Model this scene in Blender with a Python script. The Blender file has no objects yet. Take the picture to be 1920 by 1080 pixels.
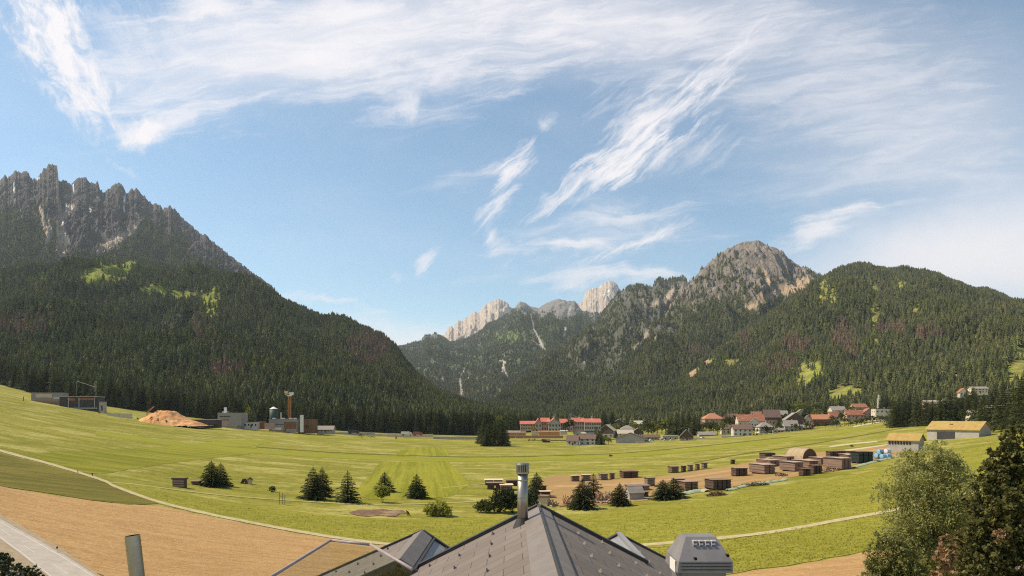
import bpy, bmesh, math, random
import numpy as np
from mathutils import Vector, Matrix, geometry
random.seed(7); NR = np.random.default_rng(7)
SC = bpy.context.scene
COL = SC.collection
F = 1251.0            # focal length in photo pixels (1920 wide)
CX, HY = 960.0, 780.0 # principal column, horizon row
CAMZ = 22.0           # camera height above the valley floor, metres

# ------------------------------------------------------------------ camera
cd = bpy.data.cameras.new("camera"); cam = bpy.data.objects.new("camera", cd); COL.objects.link(cam)
cd.sensor_width = 36.0; cd.lens = F/1920*36.0
cd.shift_y = (HY-540)/1920.0
cd.clip_start = 0.1; cd.clip_end = 60000
cam.location = (0, 0, CAMZ); cam.rotation_euler = (math.pi/2, 0, 0)
SC.camera = cam
SC.render.resolution_x, SC.render.resolution_y = 1024, 576
SC.view_settings.view_transform = 'Standard'; SC.view_settings.look = 'None'
SC.view_settings.exposure = EXPOSURE = 0.5; SC.view_settings.gamma = 1.0
SC.cycles.use_denoising = False; SC.cycles.use_adaptive_sampling = False; SC.cycles.filter_width = 1.15
SC.cycles.max_bounces = 6; SC.cycles.diffuse_bounces = 2; SC.cycles.glossy_bounces = 3
SC.cycles.transmission_bounces = 6; SC.cycles.transparent_max_bounces = 16; SC.cycles.volume_bounces = 0

# ------------------------------------------------------------------ sun and sky
SUN_AZ = math.radians(-80.0)   # from +Y towards +X (negative: left of the view)
SUN_EL = math.radians(50.0)
sdir = Vector((math.sin(SUN_AZ)*math.cos(SUN_EL), math.cos(SUN_AZ)*math.cos(SUN_EL), math.sin(SUN_EL)))
sl = bpy.data.lights.new("sun", 'SUN'); sl.energy = 4.6; sl.angle = math.radians(0.53); sl.color = (1.0, 0.88, 0.66)
so = bpy.data.objects.new("sun", sl); COL.objects.link(so)
so.rotation_euler = sdir.to_track_quat('Z', 'Y').to_euler(); so.location = (0, 0, 3000)

class NT:
    """tiny node-tree builder"""
    def __init__(s, nt): s.nt = nt; s.n = nt.nodes; s.l = nt.links
    def new(s, t, **kw):
        n = s.n.new(t)
        for k, v in kw.items(): setattr(n, k, v)
        return n
    def put(s, sock, v):
        if hasattr(v, 'is_output') or hasattr(v, 'links'): s.l.new(v, sock)
        else: sock.default_value = v
    def math(s, op, a, b=None, c=None, clamp=False):
        n = s.new('ShaderNodeMath', operation=op, use_clamp=clamp)
        s.put(n.inputs[0], a)
        if b is not None: s.put(n.inputs[1], b)
        if c is not None: s.put(n.inputs[2], c)
        return n.outputs[0]
    def vmath(s, op, a, b=None):
        n = s.new('ShaderNodeVectorMath', operation=op); s.put(n.inputs[0], a)
        if b is not None:
            if op == 'SCALE': s.put(n.inputs[3], b)
            else: s.put(n.inputs[1], b)
        return n.outputs[1] if op in ('LENGTH', 'DOT_PRODUCT') else n.outputs[0]
    def noise(s, vec, scale, detail=4, rough=.55, dist=0.0):
        n = s.new('ShaderNodeTexNoise'); s.put(n.inputs['Vector'], vec)
        n.inputs['Scale'].default_value = scale; n.inputs['Detail'].default_value = detail
        n.inputs['Roughness'].default_value = rough; n.inputs['Distortion'].default_value = dist
        return n
    def rng(s, v, a, b, c=0.0, d=1.0, smooth=True):
        n = s.new('ShaderNodeMapRange', interpolation_type='SMOOTHSTEP' if smooth else 'LINEAR')
        s.put(n.inputs[0], v)
        for i, x in zip((1, 2, 3, 4), (a, b, c, d)): n.inputs[i].default_value = x
        return n.outputs[0]
    def mix(s, f, a, b):
        n = s.new('ShaderNodeMix', data_type='RGBA')
        s.put(n.inputs[0], f)
        for sock, v in ((n.inputs[6], a), (n.inputs[7], b)):
            if isinstance(v, tuple): v = (v + (1.0,))[:4]
            s.put(sock, v)
        return n.outputs[2]
    def mapping(s, vec, loc=(0, 0, 0), rot=(0, 0, 0), sc=(1, 1, 1), t='POINT'):
        n = s.new('ShaderNodeMapping', vector_type=t); s.put(n.inputs[0], vec)
        n.inputs[1].default_value = loc; n.inputs[2].default_value = rot; n.inputs[3].default_value = sc
        return n.outputs[0]

w = bpy.data.worlds.new("World"); SC.world = w; w.use_nodes = True
T = NT(w.node_tree); T.n.clear()
wout = T.new('ShaderNodeOutputWorld'); wbg = T.new('ShaderNodeBackground'); T.l.new(wbg.outputs[0], wout.inputs[0])
sky = T.new('ShaderNodeTexSky', sky_type='NISHITA'); sky.sun_disc = False
sky.sun_elevation = SUN_EL; sky.sun_rotation = SUN_AZ; sky.altitude = 1250; sky.air_density = 1.0; sky.dust_density = 0.8; sky.ozone_density = 1.3
wbg.inputs[1].default_value = 0.11
tc = T.new('ShaderNodeTexCoord'); sep = T.new('ShaderNodeSeparateXYZ'); T.l.new(tc.outputs['Generated'], sep.inputs[0])
yy = T.math('MAXIMUM', T.math('ABSOLUTE', sep.outputs[1]), 0.04)
# cirrus sits on the tangent plane of the south sky; units: thousandths of the focal length scaled
cxx = T.math('MULTIPLY_ADD', T.math('DIVIDE', sep.outputs[0], yy), F/1000, CX/1000)
cyy = T.math('MULTIPLY_ADD', T.math('DIVIDE', sep.outputs[2], yy), F/1000, -HY/1000)   # up is positive: py = -1000*cyy
comb = T.new('ShaderNodeCombineXYZ'); T.l.new(cxx, comb.inputs[0]); T.l.new(cyy, comb.inputs[1])
P0 = comb.outputs[0]
wn = T.noise(P0, 4.5, 5, .62); wv = T.vmath('SCALE', T.vmath('SUBTRACT', wn.outputs['Color'], (.5, .5, .5)), .13)
P1 = T.vmath('ADD', P0, wv); P2 = T.vmath('ADD', P0, T.vmath('SCALE', wv, .35))
def fibre(ang, sx, sy, scale, lo, hi, dist=.8):
    v = T.mapping(T.mapping(P2, rot=(0, 0, -ang)), sc=(sx, sy, 1))
    return T.rng(T.noise(v, scale, 9, .66, dist).outputs['Fac'], lo, hi)
R_ = math.radians
fa = fibre(R_(40), 1.0, 5.5, 10.0, .28, .74, .5)       # streaks running up to the right
fb = fibre(R_(-58), 1.0, 2.2, 14.0, .28, .72, .5)      # left plume, running down to the right
fc = fibre(R_(8), 1.0, 5.5, 6.0, .28, .74, .5)        # almost level sheets
fd = T.rng(T.noise(P1, 9.0, 8, .62, .4).outputs['Fac'], .36, .68)
def blob(px, py, rx, ry, deg, wgt, fib=None, inner=0.0):
    v = T.mapping(P1, loc=(px/1000, -py/1000, 0), rot=(0, 0, math.radians(deg)), sc=(rx/1000, ry/1000, 1), t='TEXTURE')
    a = T.rng(T.vmath('LENGTH', v), 1.0, inner, 0.0, wgt)
    if fib is not None:
        a0 = T.rng(T.vmath('LENGTH', v), 1.25, 0.0, 0.0, 1.0, False)
        a = T.rng(T.math('ADD', a0, T.math('MULTIPLY_ADD', fib, .62, -.42)), .16, 1.12, 0.0, wgt)
    return a
fah, fbh, fch, fdh = fa, fb, fc, fd
BL = [
 (100, 60, 290, 84, -58, 1.35, fbh), (135, 140, 160, 56, -66, 1.15, fbh), (205, 215, 120, 30, -45, .35, fbh),
 (278, 238, 110, 36, 14, 1.4, fdh), (300, 225, 240, 60, 16, .55, fch), (250, 60, 190, 80, -14, .42, fbh),
 (240, 140, 240, 130, -30, .40, fch), (520, 100, 500, 150, 10, .55, None), (480, 110, 480, 150, 10, .6, fch), (760, 30, 640, 180, 0, .46, None), (760, 60, 620, 160, 0, .6, fch),
 (395, 14, 110, 60, -38, .75, fdh), (650, 20, 480, 40, 2, .45, fch),
 (600, 92, 90, 26, 10, .62, fdh), (690, 118, 130, 26, -14, .50, fdh), (765, 170, 70, 55, 30, .70, fdh), (860, 130, 330, 110, 12, .45, fch),
 (1180, 40, 480, 160, 4, .46, None), (1150, 50, 480, 140, 4, .5, fch), (1480, 90, 520, 210, -10, .36, fch), (1750, 240, 620, 330, -18, .36, None), (1640, 220, 460, 200, -18, .3, fch),
 (1345, 140, 150, 40, 44, 1.0, fa), (1225, 250, 220, 66, 38, 1.0, fah), (1170, 322, 200, 44, 30, 1.2, fah), (1200, 290, 120, 34, 34, .6, fa), (1080, 372, 150, 26, 22, .9, fah), (1240, 205, 180, 90, 10, .6, fa), (1250, 300, 200, 50, 12, .5, fa),
 (1022, 246, 34, 24, 25, .75, fdh), (965, 320, 80, 34, 60, 1.0, fa), (938, 380, 90, 30, 72, .8, fa), (925, 440, 80, 34, 95, .6, fa), (940, 318, 60, 22, 10, .8, fa),
 (1060, 466, 220, 24, 2, .8, fch), (1200, 455, 140, 18, 22, 1.1, fah), (1160, 440, 280, 70, 6, .45, fc), (1130, 518, 280, 24, 1, .8, fch), (1180, 410, 160, 20, 8, .6, fc),
 (795, 490, 50, 20, 50, .7, fa), (840, 345, 150, 26, 8, .45, fc), (740, 495, 30, 18, -50, .25, fa), (230, 320, 60, 14, -30, .28, fa),
 (620, 566, 140, 12, -8, .7, fch), (740, 600, 150, 22, 0, .35, fch),
 (1540, 430, 150, 40, 18, .8, fch), (1590, 405, 110, 30, 10, .7, fch), (1640, 330, 420, 90, 6, .26, fch),
 (1820, 500, 560, 160, 6, .97, None), (1950, 470, 420, 190, 10, .65, None), (760, 650, 330, 80, 0, .97, None), (1350, 540, 420, 60, 0, .35, fch),
]
acc = None
for b in BL:
    a = blob(*b)
    if acc is None: acc = T.math('SUBTRACT', 1.0, a, clamp=True)
    else: acc = T.math('MULTIPLY', acc, T.math('SUBTRACT', 1.0, a, clamp=True))
veil = T.rng(T.noise(T.mapping(P0, sc=(1, 2.5, 1)), 2.2, 5, .6, .3).outputs['Fac'], .35, .8, 0, .10)
acc = T.math('MULTIPLY', acc, T.math('SUBTRACT', 1.0, veil))
cover = T.math('SUBTRACT', 1.0, acc)
tint = T.new('ShaderNodeMix', data_type='RGBA', blend_type='MULTIPLY'); tint.inputs[0].default_value = 1.0; T.l.new(sky.outputs[0], tint.inputs[6]); tint.inputs[7].default_value = (1.02, 1.05, .93, 1)
skyc = T.new('ShaderNodeHueSaturation'); T.l.new(tint.outputs[2], skyc.inputs['Color'])
skyc.inputs['Saturation'].default_value = 1.06; skyc.inputs['Value'].default_value = 1.12
T.l.new(T.mix(cover, skyc.outputs[0], (6.4, 6.15, 6.3)), wbg.inputs[0])
w.cycles.sampling_method = 'MANUAL'; w.cycles.sample_map_resolution = 512

# ------------------------------------------------------------------ noise (vectorised gradient noise)
def _h(ix, iy, seed):
    n = (ix.astype(np.int64)*374761393 + iy.astype(np.int64)*668265263 + seed*1442695041) & 0xFFFFFFFF
    n = ((n ^ (n >> 13))*1274126177) & 0xFFFFFFFF
    return (n ^ (n >> 16)) & 0xFFFFFFFF
def pn(x, y, seed=0):
    x = np.asarray(x, float); y = np.asarray(y, float)
    ix = np.floor(x); iy = np.floor(y); fx = x-ix; fy = y-iy
    u = fx*fx*fx*(fx*(fx*6-15)+10); v = fy*fy*fy*(fy*(fy*6-15)+10)
    def g(dx, dy):
        a = _h(ix+dx, iy+dy, seed)/4294967296.0*2*np.pi
        return np.cos(a)*(fx-dx)+np.sin(a)*(fy-dy)
    a = g(0, 0)*(1-u)+g(1, 0)*u; b = g(0, 1)*(1-u)+g(1, 1)*u
    return (a*(1-v)+b*v)*1.5
def fbm(x, y, oct=4, seed=0, gain=.5):
    s = 0; a = 1.0; t = 0
    for o in range(oct):
        s = s+a*pn(x*2**o+o*17.3, y*2**o-o*9.1, seed+o); t += a; a *= gain
    return s/t
def ridged(x, y, oct=4, seed=0, gain=.5):
    s = 0; a = 1.0; t = 0
    for o in range(oct):
        s = s+a*(1-2*np.abs(pn(x*2**o+o*17.3, y*2**o-o*9.1, seed+o))); t += a; a *= gain
    return s/t

# ------------------------------------------------------------------ valley floor
def rise(px):
    px = np.asarray(px, float)
    l = np.clip((1050-px)/1050, 0, 1.5); r = np.clip((px-1050)/870, 0, 1.6)
    return np.where(px < 1050, 97*l**2.1, 65*r**1.8)
def yh(px): return HY-rise(px)
def ground(x, y):
    x = np.asarray(x, float); y = np.asarray(y, float)
    ye = np.maximum(y, 30.0)
    z = ye*rise(CX+F*x/ye)/F
    t = np.clip((y-18)/50, 0, 1); t = t*t*(3-2*t)
    return z+8.6*(1-t)
def at(px, py=None, D=None):
    """world point on the ground seen at photo pixel (px, py), or at depth D in column px"""
    if D is None: D = CAMZ*F/(py-float(yh(px)))
    x = (px-CX)/F*D
    return Vector((x, D, float(ground(x, D))))
def depth(px, py): return CAMZ*F/(py-float(yh(px)))

# ------------------------------------------------------------------ mesh helpers
def mesh_np(name, V, Q, mats=(), smooth=False):
    me = bpy.data.meshes.new(name)
    V = np.asarray(V, np.float32); Q = np.asarray(Q, np.int32); k = Q.shape[1]
    me.vertices.add(len(V)); me.vertices.foreach_set('co', V.ravel())
    me.loops.add(Q.size); me.loops.foreach_set('vertex_index', Q.ravel())
    me.polygons.add(len(Q)); me.polygons.foreach_set('loop_start', np.arange(0, Q.size, k, dtype=np.int32))
    me.polygons.foreach_set('use_smooth', np.full(len(Q), smooth))
    for m in mats: me.materials.append(m)
    me.update(calc_edges=True)
    return me
def link(name, me, parent=None, loc=None, rotz=0.0):
    o = bpy.data.objects.new(name, me); COL.objects.link(o)
    if parent is not None: o.parent = parent
    if loc is not None: o.location = loc
    if rotz: o.rotation_euler = (0, 0, rotz)
    return o
def grid_quads(nr, nc):
    i = np.arange(nr-1)[:, None]*nc+np.arange(nc-1)[None, :]
    return np.stack([i, i+1, i+nc+1, i+nc], -1).reshape(-1, 4)
def setattr_f(me, name, arr):
    a = me.attributes.new(name, 'FLOAT', 'POINT'); a.data.foreach_set('value', np.asarray(arr, np.float32))
def setattr_c(me, name, arr):
    a = me.attributes.new(name, 'FLOAT_COLOR', 'POINT'); a.data.foreach_set('color', np.asarray(arr, np.float32).ravel())
def tag(o, label=None, cat=None, group=None, kind=None):
    if label: o['label'] = label
    if cat: o['category'] = cat
    if group: o['group'] = group
    if kind: o['kind'] = kind
    return o

# ------------------------------------------------------------------ materials
def base_mat(name):
    m = bpy.data.materials.new(name); m.use_nodes = True
    t = NT(m.node_tree); b = t.n['Principled BSDF']; return m, t, b
def bump(t, b, h, strength=.4, dist=.1):
    n = t.new('ShaderNodeBump'); n.inputs['Strength'].default_value = strength; n.inputs['Distance'].default_value = dist
    t.l.new(h, n.inputs['Height']); t.l.new(n.outputs[0], b.inputs['Normal'])
def pm(name, c1, c2=None, scale=3.0, rough=.8, bumps=.2, stretch=(1, 1, 1), metal=0.0, c3=None, bdist=.03, spec=.3, rnd=0.0):
    """noise-mottled material in object coordinates"""
    m, t, b = base_mat(name); c2 = c2 or tuple(x*.72 for x in c1)
    co = t.new('ShaderNodeTexCoord').outputs['Object']
    v = t.mapping(co, sc=stretch)
    n = t.noise(v, scale, 7, .65)
    col = t.mix(t.rng(n.outputs['Fac'], .3, .7), c1, c2)
    if c3: col = t.mix(t.rng(t.noise(v, scale*.23, 3).outputs['Fac'], .5, .72), col, c3)
    if rnd:
        oi = t.new('ShaderNodeObjectInfo'); hs = t.new('ShaderNodeHueSaturation')
        t.l.new(col, hs.inputs['Color']); t.l.new(t.rng(oi.outputs['Random'], 0, 1, 1-rnd, 1+rnd, False), hs.inputs['Value']); col = hs.outputs[0]
    t.l.new(col, b.inputs['Base Color']); b.inputs['Roughness'].default_value = rough; b.inputs['Metallic'].default_value = metal
    b.inputs['Specular IOR Level'].default_value = spec
    if bumps: bump(t, b, n.outputs['Fac'], bumps, bdist)
    return m
def leaf_mat(name, ca, cb, trans=.25, rnd=.25, cc=None, stand=None):
    m, t, b = base_mat(name)
    geo = t.new('ShaderNodeNewGeometry'); oi = t.new('ShaderNodeObjectInfo')
    col = t.mix(geo.outputs['Random Per Island'], ca, cb)
    if cc: col = t.mix(t.rng(oi.outputs['Random'], .55, .95), col, cc)
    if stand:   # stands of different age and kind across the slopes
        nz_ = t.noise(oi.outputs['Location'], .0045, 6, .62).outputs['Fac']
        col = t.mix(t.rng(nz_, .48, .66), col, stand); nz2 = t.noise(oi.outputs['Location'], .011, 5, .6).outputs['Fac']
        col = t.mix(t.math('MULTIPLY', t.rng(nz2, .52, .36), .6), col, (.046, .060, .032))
    hs = t.new('ShaderNodeHueSaturation'); t.l.new(col, hs.inputs['Color'])
    t.l.new(t.rng(oi.outputs['Random'], 0, 1, 1-rnd, 1+rnd, False), hs.inputs['Value'])
    t.l.new(hs.outputs[0], b.inputs['Base Color']); b.inputs['Roughness'].default_value = .7; b.inputs['Specular IOR Level'].default_value = .2
    if trans:
        tr = t.new('ShaderNodeBsdfTranslucent'); t.l.new(hs.outputs[0], tr.inputs[0])
        mx = t.new('ShaderNodeMixShader'); mx.inputs[0].default_value = trans
        t.l.new(b.outputs[0], mx.inputs[1]); t.l.new(tr.outputs[0], mx.inputs[2]); t.l.new(mx.outputs[0], t.n['Material Output'].inputs[0])
    return m
# ------------------------------------------------------------------ mountains
class Mtn:
    def __init__(s, name, ridge, base, p=1.3, jag=0.0, jagf=.06, gul=30., gulf=.012, spur=.05, back=.9, seed=1, rows=220, step=1.2, dpx=None):
        s.name = name; r = np.array(ridge, float); s.rx, s.ry, s.rd = r[:, 0], r[:, 1], r[:, 2]
        b = np.array(base, float); s.bx, s.bd = b[:, 0], b[:, 1]
        s.p, s.jag, s.jagf, s.gul, s.gulf, s.spur, s.back, s.seed, s.rows, s.step = p, jag, jagf, gul, gulf, spur, back, seed, rows, step
    def par(s, px):
        py = np.interp(px, s.rx, s.ry); D = np.interp(px, s.rx, s.rd); B = np.interp(px, s.bx, s.bd)
        if s.jag:
            py = py-s.jag*ridged(px*s.jagf, px*0+3.1, 4, s.seed+50, .62)+s.jag*.35
        return CAMZ+(HY-py)/F*D, D, np.minimum(B, D-60)
    def h(s, x, y):
        px = CX+F*x/y
        Z, D, B = s.par(px)
        t = (y-B)/(D-B); tc_ = np.clip(t, 0, 1)
        z0 = ground(x*B/y, B)
        H = np.maximum(Z-z0, 0)
        S = tc_**s.p
        z = z0+H*S
        z = np.where(t > 1, Z-(y-D)*s.back, z)
        w_ = np.clip(4*tc_*(1-tc_), 0, 1)
        wx = x+60*pn(x/260, y/260, s.seed+9); wy = y+60*pn(x/260+40, y/260, s.seed+10)
        z = z+H*s.spur*w_*fbm(wx/520, wy/520, 3, s.seed)*1.6
        # gullies and ribs running down the fall line
        gx = wx*s.gulf
        g_ = ridged(gx, wy*s.gulf*.33, 5, s.seed+20, .6)
        wr = np.clip(tc_*2.2, 0, 1)*np.clip((1.0-tc_)*4+.04, 0, 1)
        z = z+s.gul*wr*g_*np.clip(H/500, 0, 1)
        z = np.where(t < 0, z0-(B-y)*.3-1, z)
        z = np.maximum(z, -2.0)
        return z, t, H
    def build(s, mat, pmin, pmax, maskf):
        cols = np.arange(pmin, pmax+s.step, s.step)
        tt = np.concatenate([np.linspace(-.04, 1, s.rows)**1 if False else np.linspace(-.04, 1, s.rows), np.linspace(1.02, 1.35, 10)])
        PX, TT = np.meshgrid(cols, tt)
        _, D, B = s.par(PX)
        Y = B+TT*(D-B); X = (PX-CX)/F*Y
        Z, _, _ = s.h(X, Y)
        me = mesh_np(s.name, np.stack([X, Y, Z], -1).reshape(-1, 3), grid_quads(*PX.shape), [mat], True)
        if maskf is not None:
            py = HY-(Z-CAMZ)/Y*F
            setattr_c(me, 'mask', maskf(PX, py, X, Y).reshape(-1, 4))
        return link(s.name, me)

def poly_d(px, py, pts):
    """distance to a polyline in pixels with per-point width"""
    best = np.full(np.shape(px), 1e9)
    for (x0, y0, w0), (x1, y1, w1) in zip(pts[:-1], pts[1:]):
        dx, dy = x1-x0, y1-y0; L = dx*dx+dy*dy+1e-9
        t = np.clip(((px-x0)*dx+(py-y0)*dy)/L, 0, 1)
        d = np.hypot(px-x0-t*dx, py-y0-t*dy)/(w0+(w1-w0)*t)
        best = np.minimum(best, d)
    return best
def sm(a, b, v):
    t = np.clip((v-a)/(b-a), 0, 1); return t*t*(3-2*t)
def ell(px, py, cx, cy, rx, ry, nz=0, rough=.35, sc=14.):
    d = np.hypot((px-cx)/rx, (py-cy)/ry)+rough*nz
    return sm(1.15, .75, d)

BASE_D = [(-700, 900), (0, 720), (60, 640), (250, 620), (400, 645), (600, 660), (900, 715), (980, 880), (1130, 1050), (1250, 1100), (1380, 1120), (1500, 960), (1640, 900), (1750, 820), (1920, 720), (2600, 700)]
def forest_D(px): return np.interp(px, [b[0] for b in BASE_D], [b[1] for b in BASE_D])

M1 = Mtn('mountain', [(-700, 420, 4300), (-400, 380, 4400), (-120, 370, 4500), (-30, 350, 4500), (0, 340, 4500), (10, 330, 4500), (20, 333, 4500), (30, 320, 4500), (40, 326, 4500), (48, 322, 4500), (56, 330, 4500), (58, 338, 4500), (70, 336, 4500), (82, 318, 4500), (92, 310, 4500), (100, 310, 4500), (107, 313, 4500), (110, 342, 4500), (120, 340, 4500), (134, 349, 4500), (139, 340, 4500), (148, 334, 4500), (160, 335, 4500), (172, 345, 4500), (184, 343, 4500), (188, 357, 4500), (193, 363, 4500), (210, 352, 4500), (222, 345, 4500), (231, 352, 4500), (236, 366, 4500), (247, 357, 4500), (258, 356, 4500), (264, 366, 4500), (272, 371, 4500), (284, 383, 4500), (296, 385, 4500), (308, 392, 4500), (320, 387, 4400), (332, 398, 4400), (342, 410, 4350), (378, 443, 4200), (384, 442, 4150), (400, 455, 4100), (440, 488, 3950), (470, 510, 3800), (500, 532, 3650), (522, 552, 3550), (560, 590, 3400), (640, 680, 3200), (760, 790, 2900)],
         [(-700, 1800), (0, 1900), (300, 2000), (520, 2100), (760, 2100)], p=1.05, jag=8, jagf=.11, gul=100, gulf=.0115, spur=.05, seed=3, rows=300, step=1.1)
M1F = Mtn('mountain', [(-700, 388, 2500), (-300, 508, 2500), (-60, 536, 2450), (0, 528, 2500), (80, 508, 2550), (140, 496, 2600), (200, 489, 2650), (260, 494, 2600), (330, 508, 2550), (400, 523, 2500), (460, 544, 2450), (525, 574, 2400), (560, 589, 2350), (600, 604, 2300), (650, 615, 2250), (700, 640, 2150), (740, 670, 2050), (780, 712, 1900), (820, 740, 1700), (860, 760, 1500), (900, 772, 1400), (1000, 787, 1300), (1120, 800, 1250)],
          [(b[0], b[1]+40) for b in BASE_D[:9]], p=1.0, jag=3, jagf=.02, gul=44, gulf=.0045, spur=.20, seed=11, rows=200, step=2)
M2B = Mtn('mountain', [(600, 790, 10600), (790, 660, 10600), (836, 624, 10600), (842, 612, 10600), (850, 615, 10600), (858, 603, 10600), (866, 602, 10600), (880, 592, 10600), (890, 586, 10600), (899, 588, 10600), (906, 574, 10600), (922, 567, 10600), (935, 562, 10600), (950, 568, 10600), (956, 576, 10600), (975, 590, 10600), (1040, 592, 10600), (1070, 575, 10600), (1092, 566, 10600), (1097, 549, 10600), (1105, 543, 10600), (1122, 540, 10600), (1132, 531, 10600), (1147, 528, 10600), (1158, 535, 10600), (1163, 545, 10600), (1172, 560, 10600), (1230, 600, 10600), (1400, 720, 10600)],
          [(600, 8300), (1400, 8300)], p=.9, jag=5, jagf=.11, gul=120, gulf=.006, spur=.04, seed=21, rows=160, step=1)
M2 = Mtn('mountain', [(640, 803, 8600), (725, 671, 8600), (745, 653, 8600), (770, 649, 8600), (790, 643, 8600), (796, 631, 8600), (815, 627, 8600), (832, 635, 8600), (845, 644, 8600), (870, 638, 8600), (895, 628, 8600), (915, 610, 8600), (940, 598, 8600), (960, 583, 8600), (975, 566, 8600), (985, 568, 8600), (997, 576, 8600), (1010, 578, 8600), (1024, 569, 8600), (1048, 560, 8600), (1062, 565, 8600), (1078, 565, 8600), (1092, 583, 8600), (1120, 589, 8600), (1150, 581, 8600), (1200, 593, 8600), (1300, 663, 8600), (1450, 793, 8600)],
         [(640, 2600), (900, 2700), (1450, 3400)], p=1.0, jag=2, jagf=.05, gul=90, gulf=.0026, spur=.06, seed=31, rows=260, step=1.3)
M2C = Mtn('mountain', [(850, 795, 2200), (930, 752, 2500), (965, 728, 2800), (1000, 702, 3200), (1040, 672, 3700), (1080, 642, 4200), (1120, 608, 4600), (1145, 575, 4900), (1158, 556, 5000), (1168, 545, 5000), (1182, 538, 5000), (1200, 536, 5000), (1217, 541, 5000), (1224, 546, 5000), (1226, 532, 5000), (1238, 525, 5000), (1252, 530, 5000), (1262, 526, 5000), (1280, 527, 5000), (1287, 532, 5000), (1300, 560, 5000), (1400, 640, 4800), (1520, 790, 4500)],
          [(850, 1500), (930, 1500), (1100, 1900), (1520, 2400)], p=.9, jag=4, jagf=.05, gul=110, gulf=.0062, spur=.10, seed=41, rows=260, step=1.3)
M3 = Mtn('mountain', [(1000, 795, 1900), (1080, 755, 2600), (1150, 700, 3300), (1200, 645, 3800), (1250, 585, 4200), (1290, 535, 4500), (1305, 518, 4500), (1330, 494, 4500), (1352, 476, 4500), (1376, 462, 4500), (1392, 455, 4500), (1410, 453, 4500), (1424, 452, 4500), (1440, 462, 4500), (1458, 468, 4500), (1470, 481, 4500), (1496, 498, 4500), (1520, 514, 4500), (1560, 540, 4400), (1650, 600, 4200), (1800, 760, 4000)],
         [(1000, 1150), (1130, 1250), (1300, 1700), (1450, 2000), (1800, 2200)], p=1.0, jag=3, jagf=.05, gul=125, gulf=.0062, spur=.07, seed=51, rows=300, step=1.2)
M4 = Mtn('mountain', [(1040, 803, 1250), (1130, 773, 1500), (1200, 746, 1800), (1260, 715, 2100), (1320, 680, 2400), (1380, 640, 2700), (1430, 606, 2900), (1480, 574, 3000), (1510, 551, 3050), (1530, 530, 3050), (1548, 521, 3050), (1558, 516, 3050), (1580, 512, 3050), (1606, 508, 3050), (1640, 513, 3050), (1668, 519, 3050), (1690, 517, 3050), (1730, 517, 3000), (1760, 520, 2950), (1790, 533, 2900), (1830, 548, 2850), (1850, 548, 2800), (1880, 560, 2800), (1920, 580, 2750), (2000, 618, 2600), (2200, 648, 2400), (2600, 628, 2400)],
         [(b[0], b[1]+30) for b in BASE_D[8:]], p=1.0, jag=2.5, jagf=.02, gul=52, gulf=.0045, spur=.18, seed=61, rows=240, step=1.6)

def nz(px, py, s=18., seed=5): return fbm(px/s, py/s, 4, seed)
def streak(px, py, seed=5, sx=7., sy=40.): return fbm(px/sx, py/sy, 4, seed, .6)
def pack(r, g, b, a=None):
    a = np.zeros_like(r) if a is None else a
    return np.stack([np.clip(r, 0, 1), np.clip(g, 0, 1), np.clip(b, 0, 1), np.clip(a, 0, 1)], -1)
# mask channels: R bare rock, G meadow clearing, B pale scree, A snow
def mask1(px, py, X, Y):
    tl = np.interp(px, [-700, -100, 0, 70, 104, 116, 130, 150, 185, 215, 250, 280, 310, 340, 380, 430, 480, 520, 700], [400, 385, 382, 390, 408, 490, 470, 455, 468, 452, 420, 408, 412, 446, 480, 508, 536, 560, 700])
    n = nz(px, py, 22)+.6*streak(px, py, 8)
    r = sm(22, -12, py-tl-6-40*n)
    n2 = streak(px, py, 17, 5, 18)
    b = np.zeros_like(px)
    for pts in ([(74, 388, 1.5), (80, 408, 2.5), (86, 432, 3), (92, 448, 3.5), (86, 462, 1.5)], [(88, 405, 1), (96, 432, 2), (98, 446, 1)],
                [(109, 330, 1.2), (108, 365, 1.6), (113, 400, 2.5), (112, 430, 5), (119, 452, 8), (114, 470, 6), (118, 492, 5), (117, 512, 2)],
                [(256, 400, 1), (262, 412, 1.5), (248, 436, 4), (222, 448, 6), (190, 466, 4), (184, 472, 2)], [(188, 432, 1.5), (196, 445, 3), (202, 452, 3)],
                [(34, 370, .8), (40, 410, 1)], [(135, 385, 3), (122, 405, 4)], [(420, 560, 1), (426, 540, 1)]):
        b = np.maximum(b, sm(1.9, 1.2, poly_d(px, py, pts)+.6*n2))
    s = np.zeros_like(px)
    for pts in ([(168, 388, 1.2), (170, 397, 1.4)], [(236, 362, 1.2), (233, 378, 1.6)], [(232, 388, 1), (233, 396, 1)], [(185, 372, 1.5), (187, 377, 1)], [(137, 346, 1), (138, 358, 1)], [(125, 386, 2.5), (136, 392, 1.2)], [(26, 345, .9), (26, 358, 1)], [(70, 336, 1.5), (74, 333, 1)], [(118, 414, 1.6), (118, 420, 1)], [(24, 378, 1), (28, 375, 1)]):
        s = np.maximum(s, sm(1.5, .6, poly_d(px, py, pts)+.5*n2))
    return pack(np.maximum(r, b), 0*px, b, s)
def mask1f(px, py, X, Y):
    n = nz(px, py, 12, 77); n2 = nz(px, py, 5, 78)
    g = np.zeros_like(px)
    for c in ((205, 512, 52, 20), (245, 500, 16, 18), (170, 520, 24, 14), (155, 650, 9, 9), (180, 625, 8, 12), (392, 570, 18, 30), (402, 555, 13, 18), (80, 525, 9, 12), (340, 555, 28, 12), (120, 660, 20, 5), (290, 545, 30, 12)):
        g = np.maximum(g, ell(px, py, *c, n+.8*n2, .6))
    return pack(0*px, g, 0*px)
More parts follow.
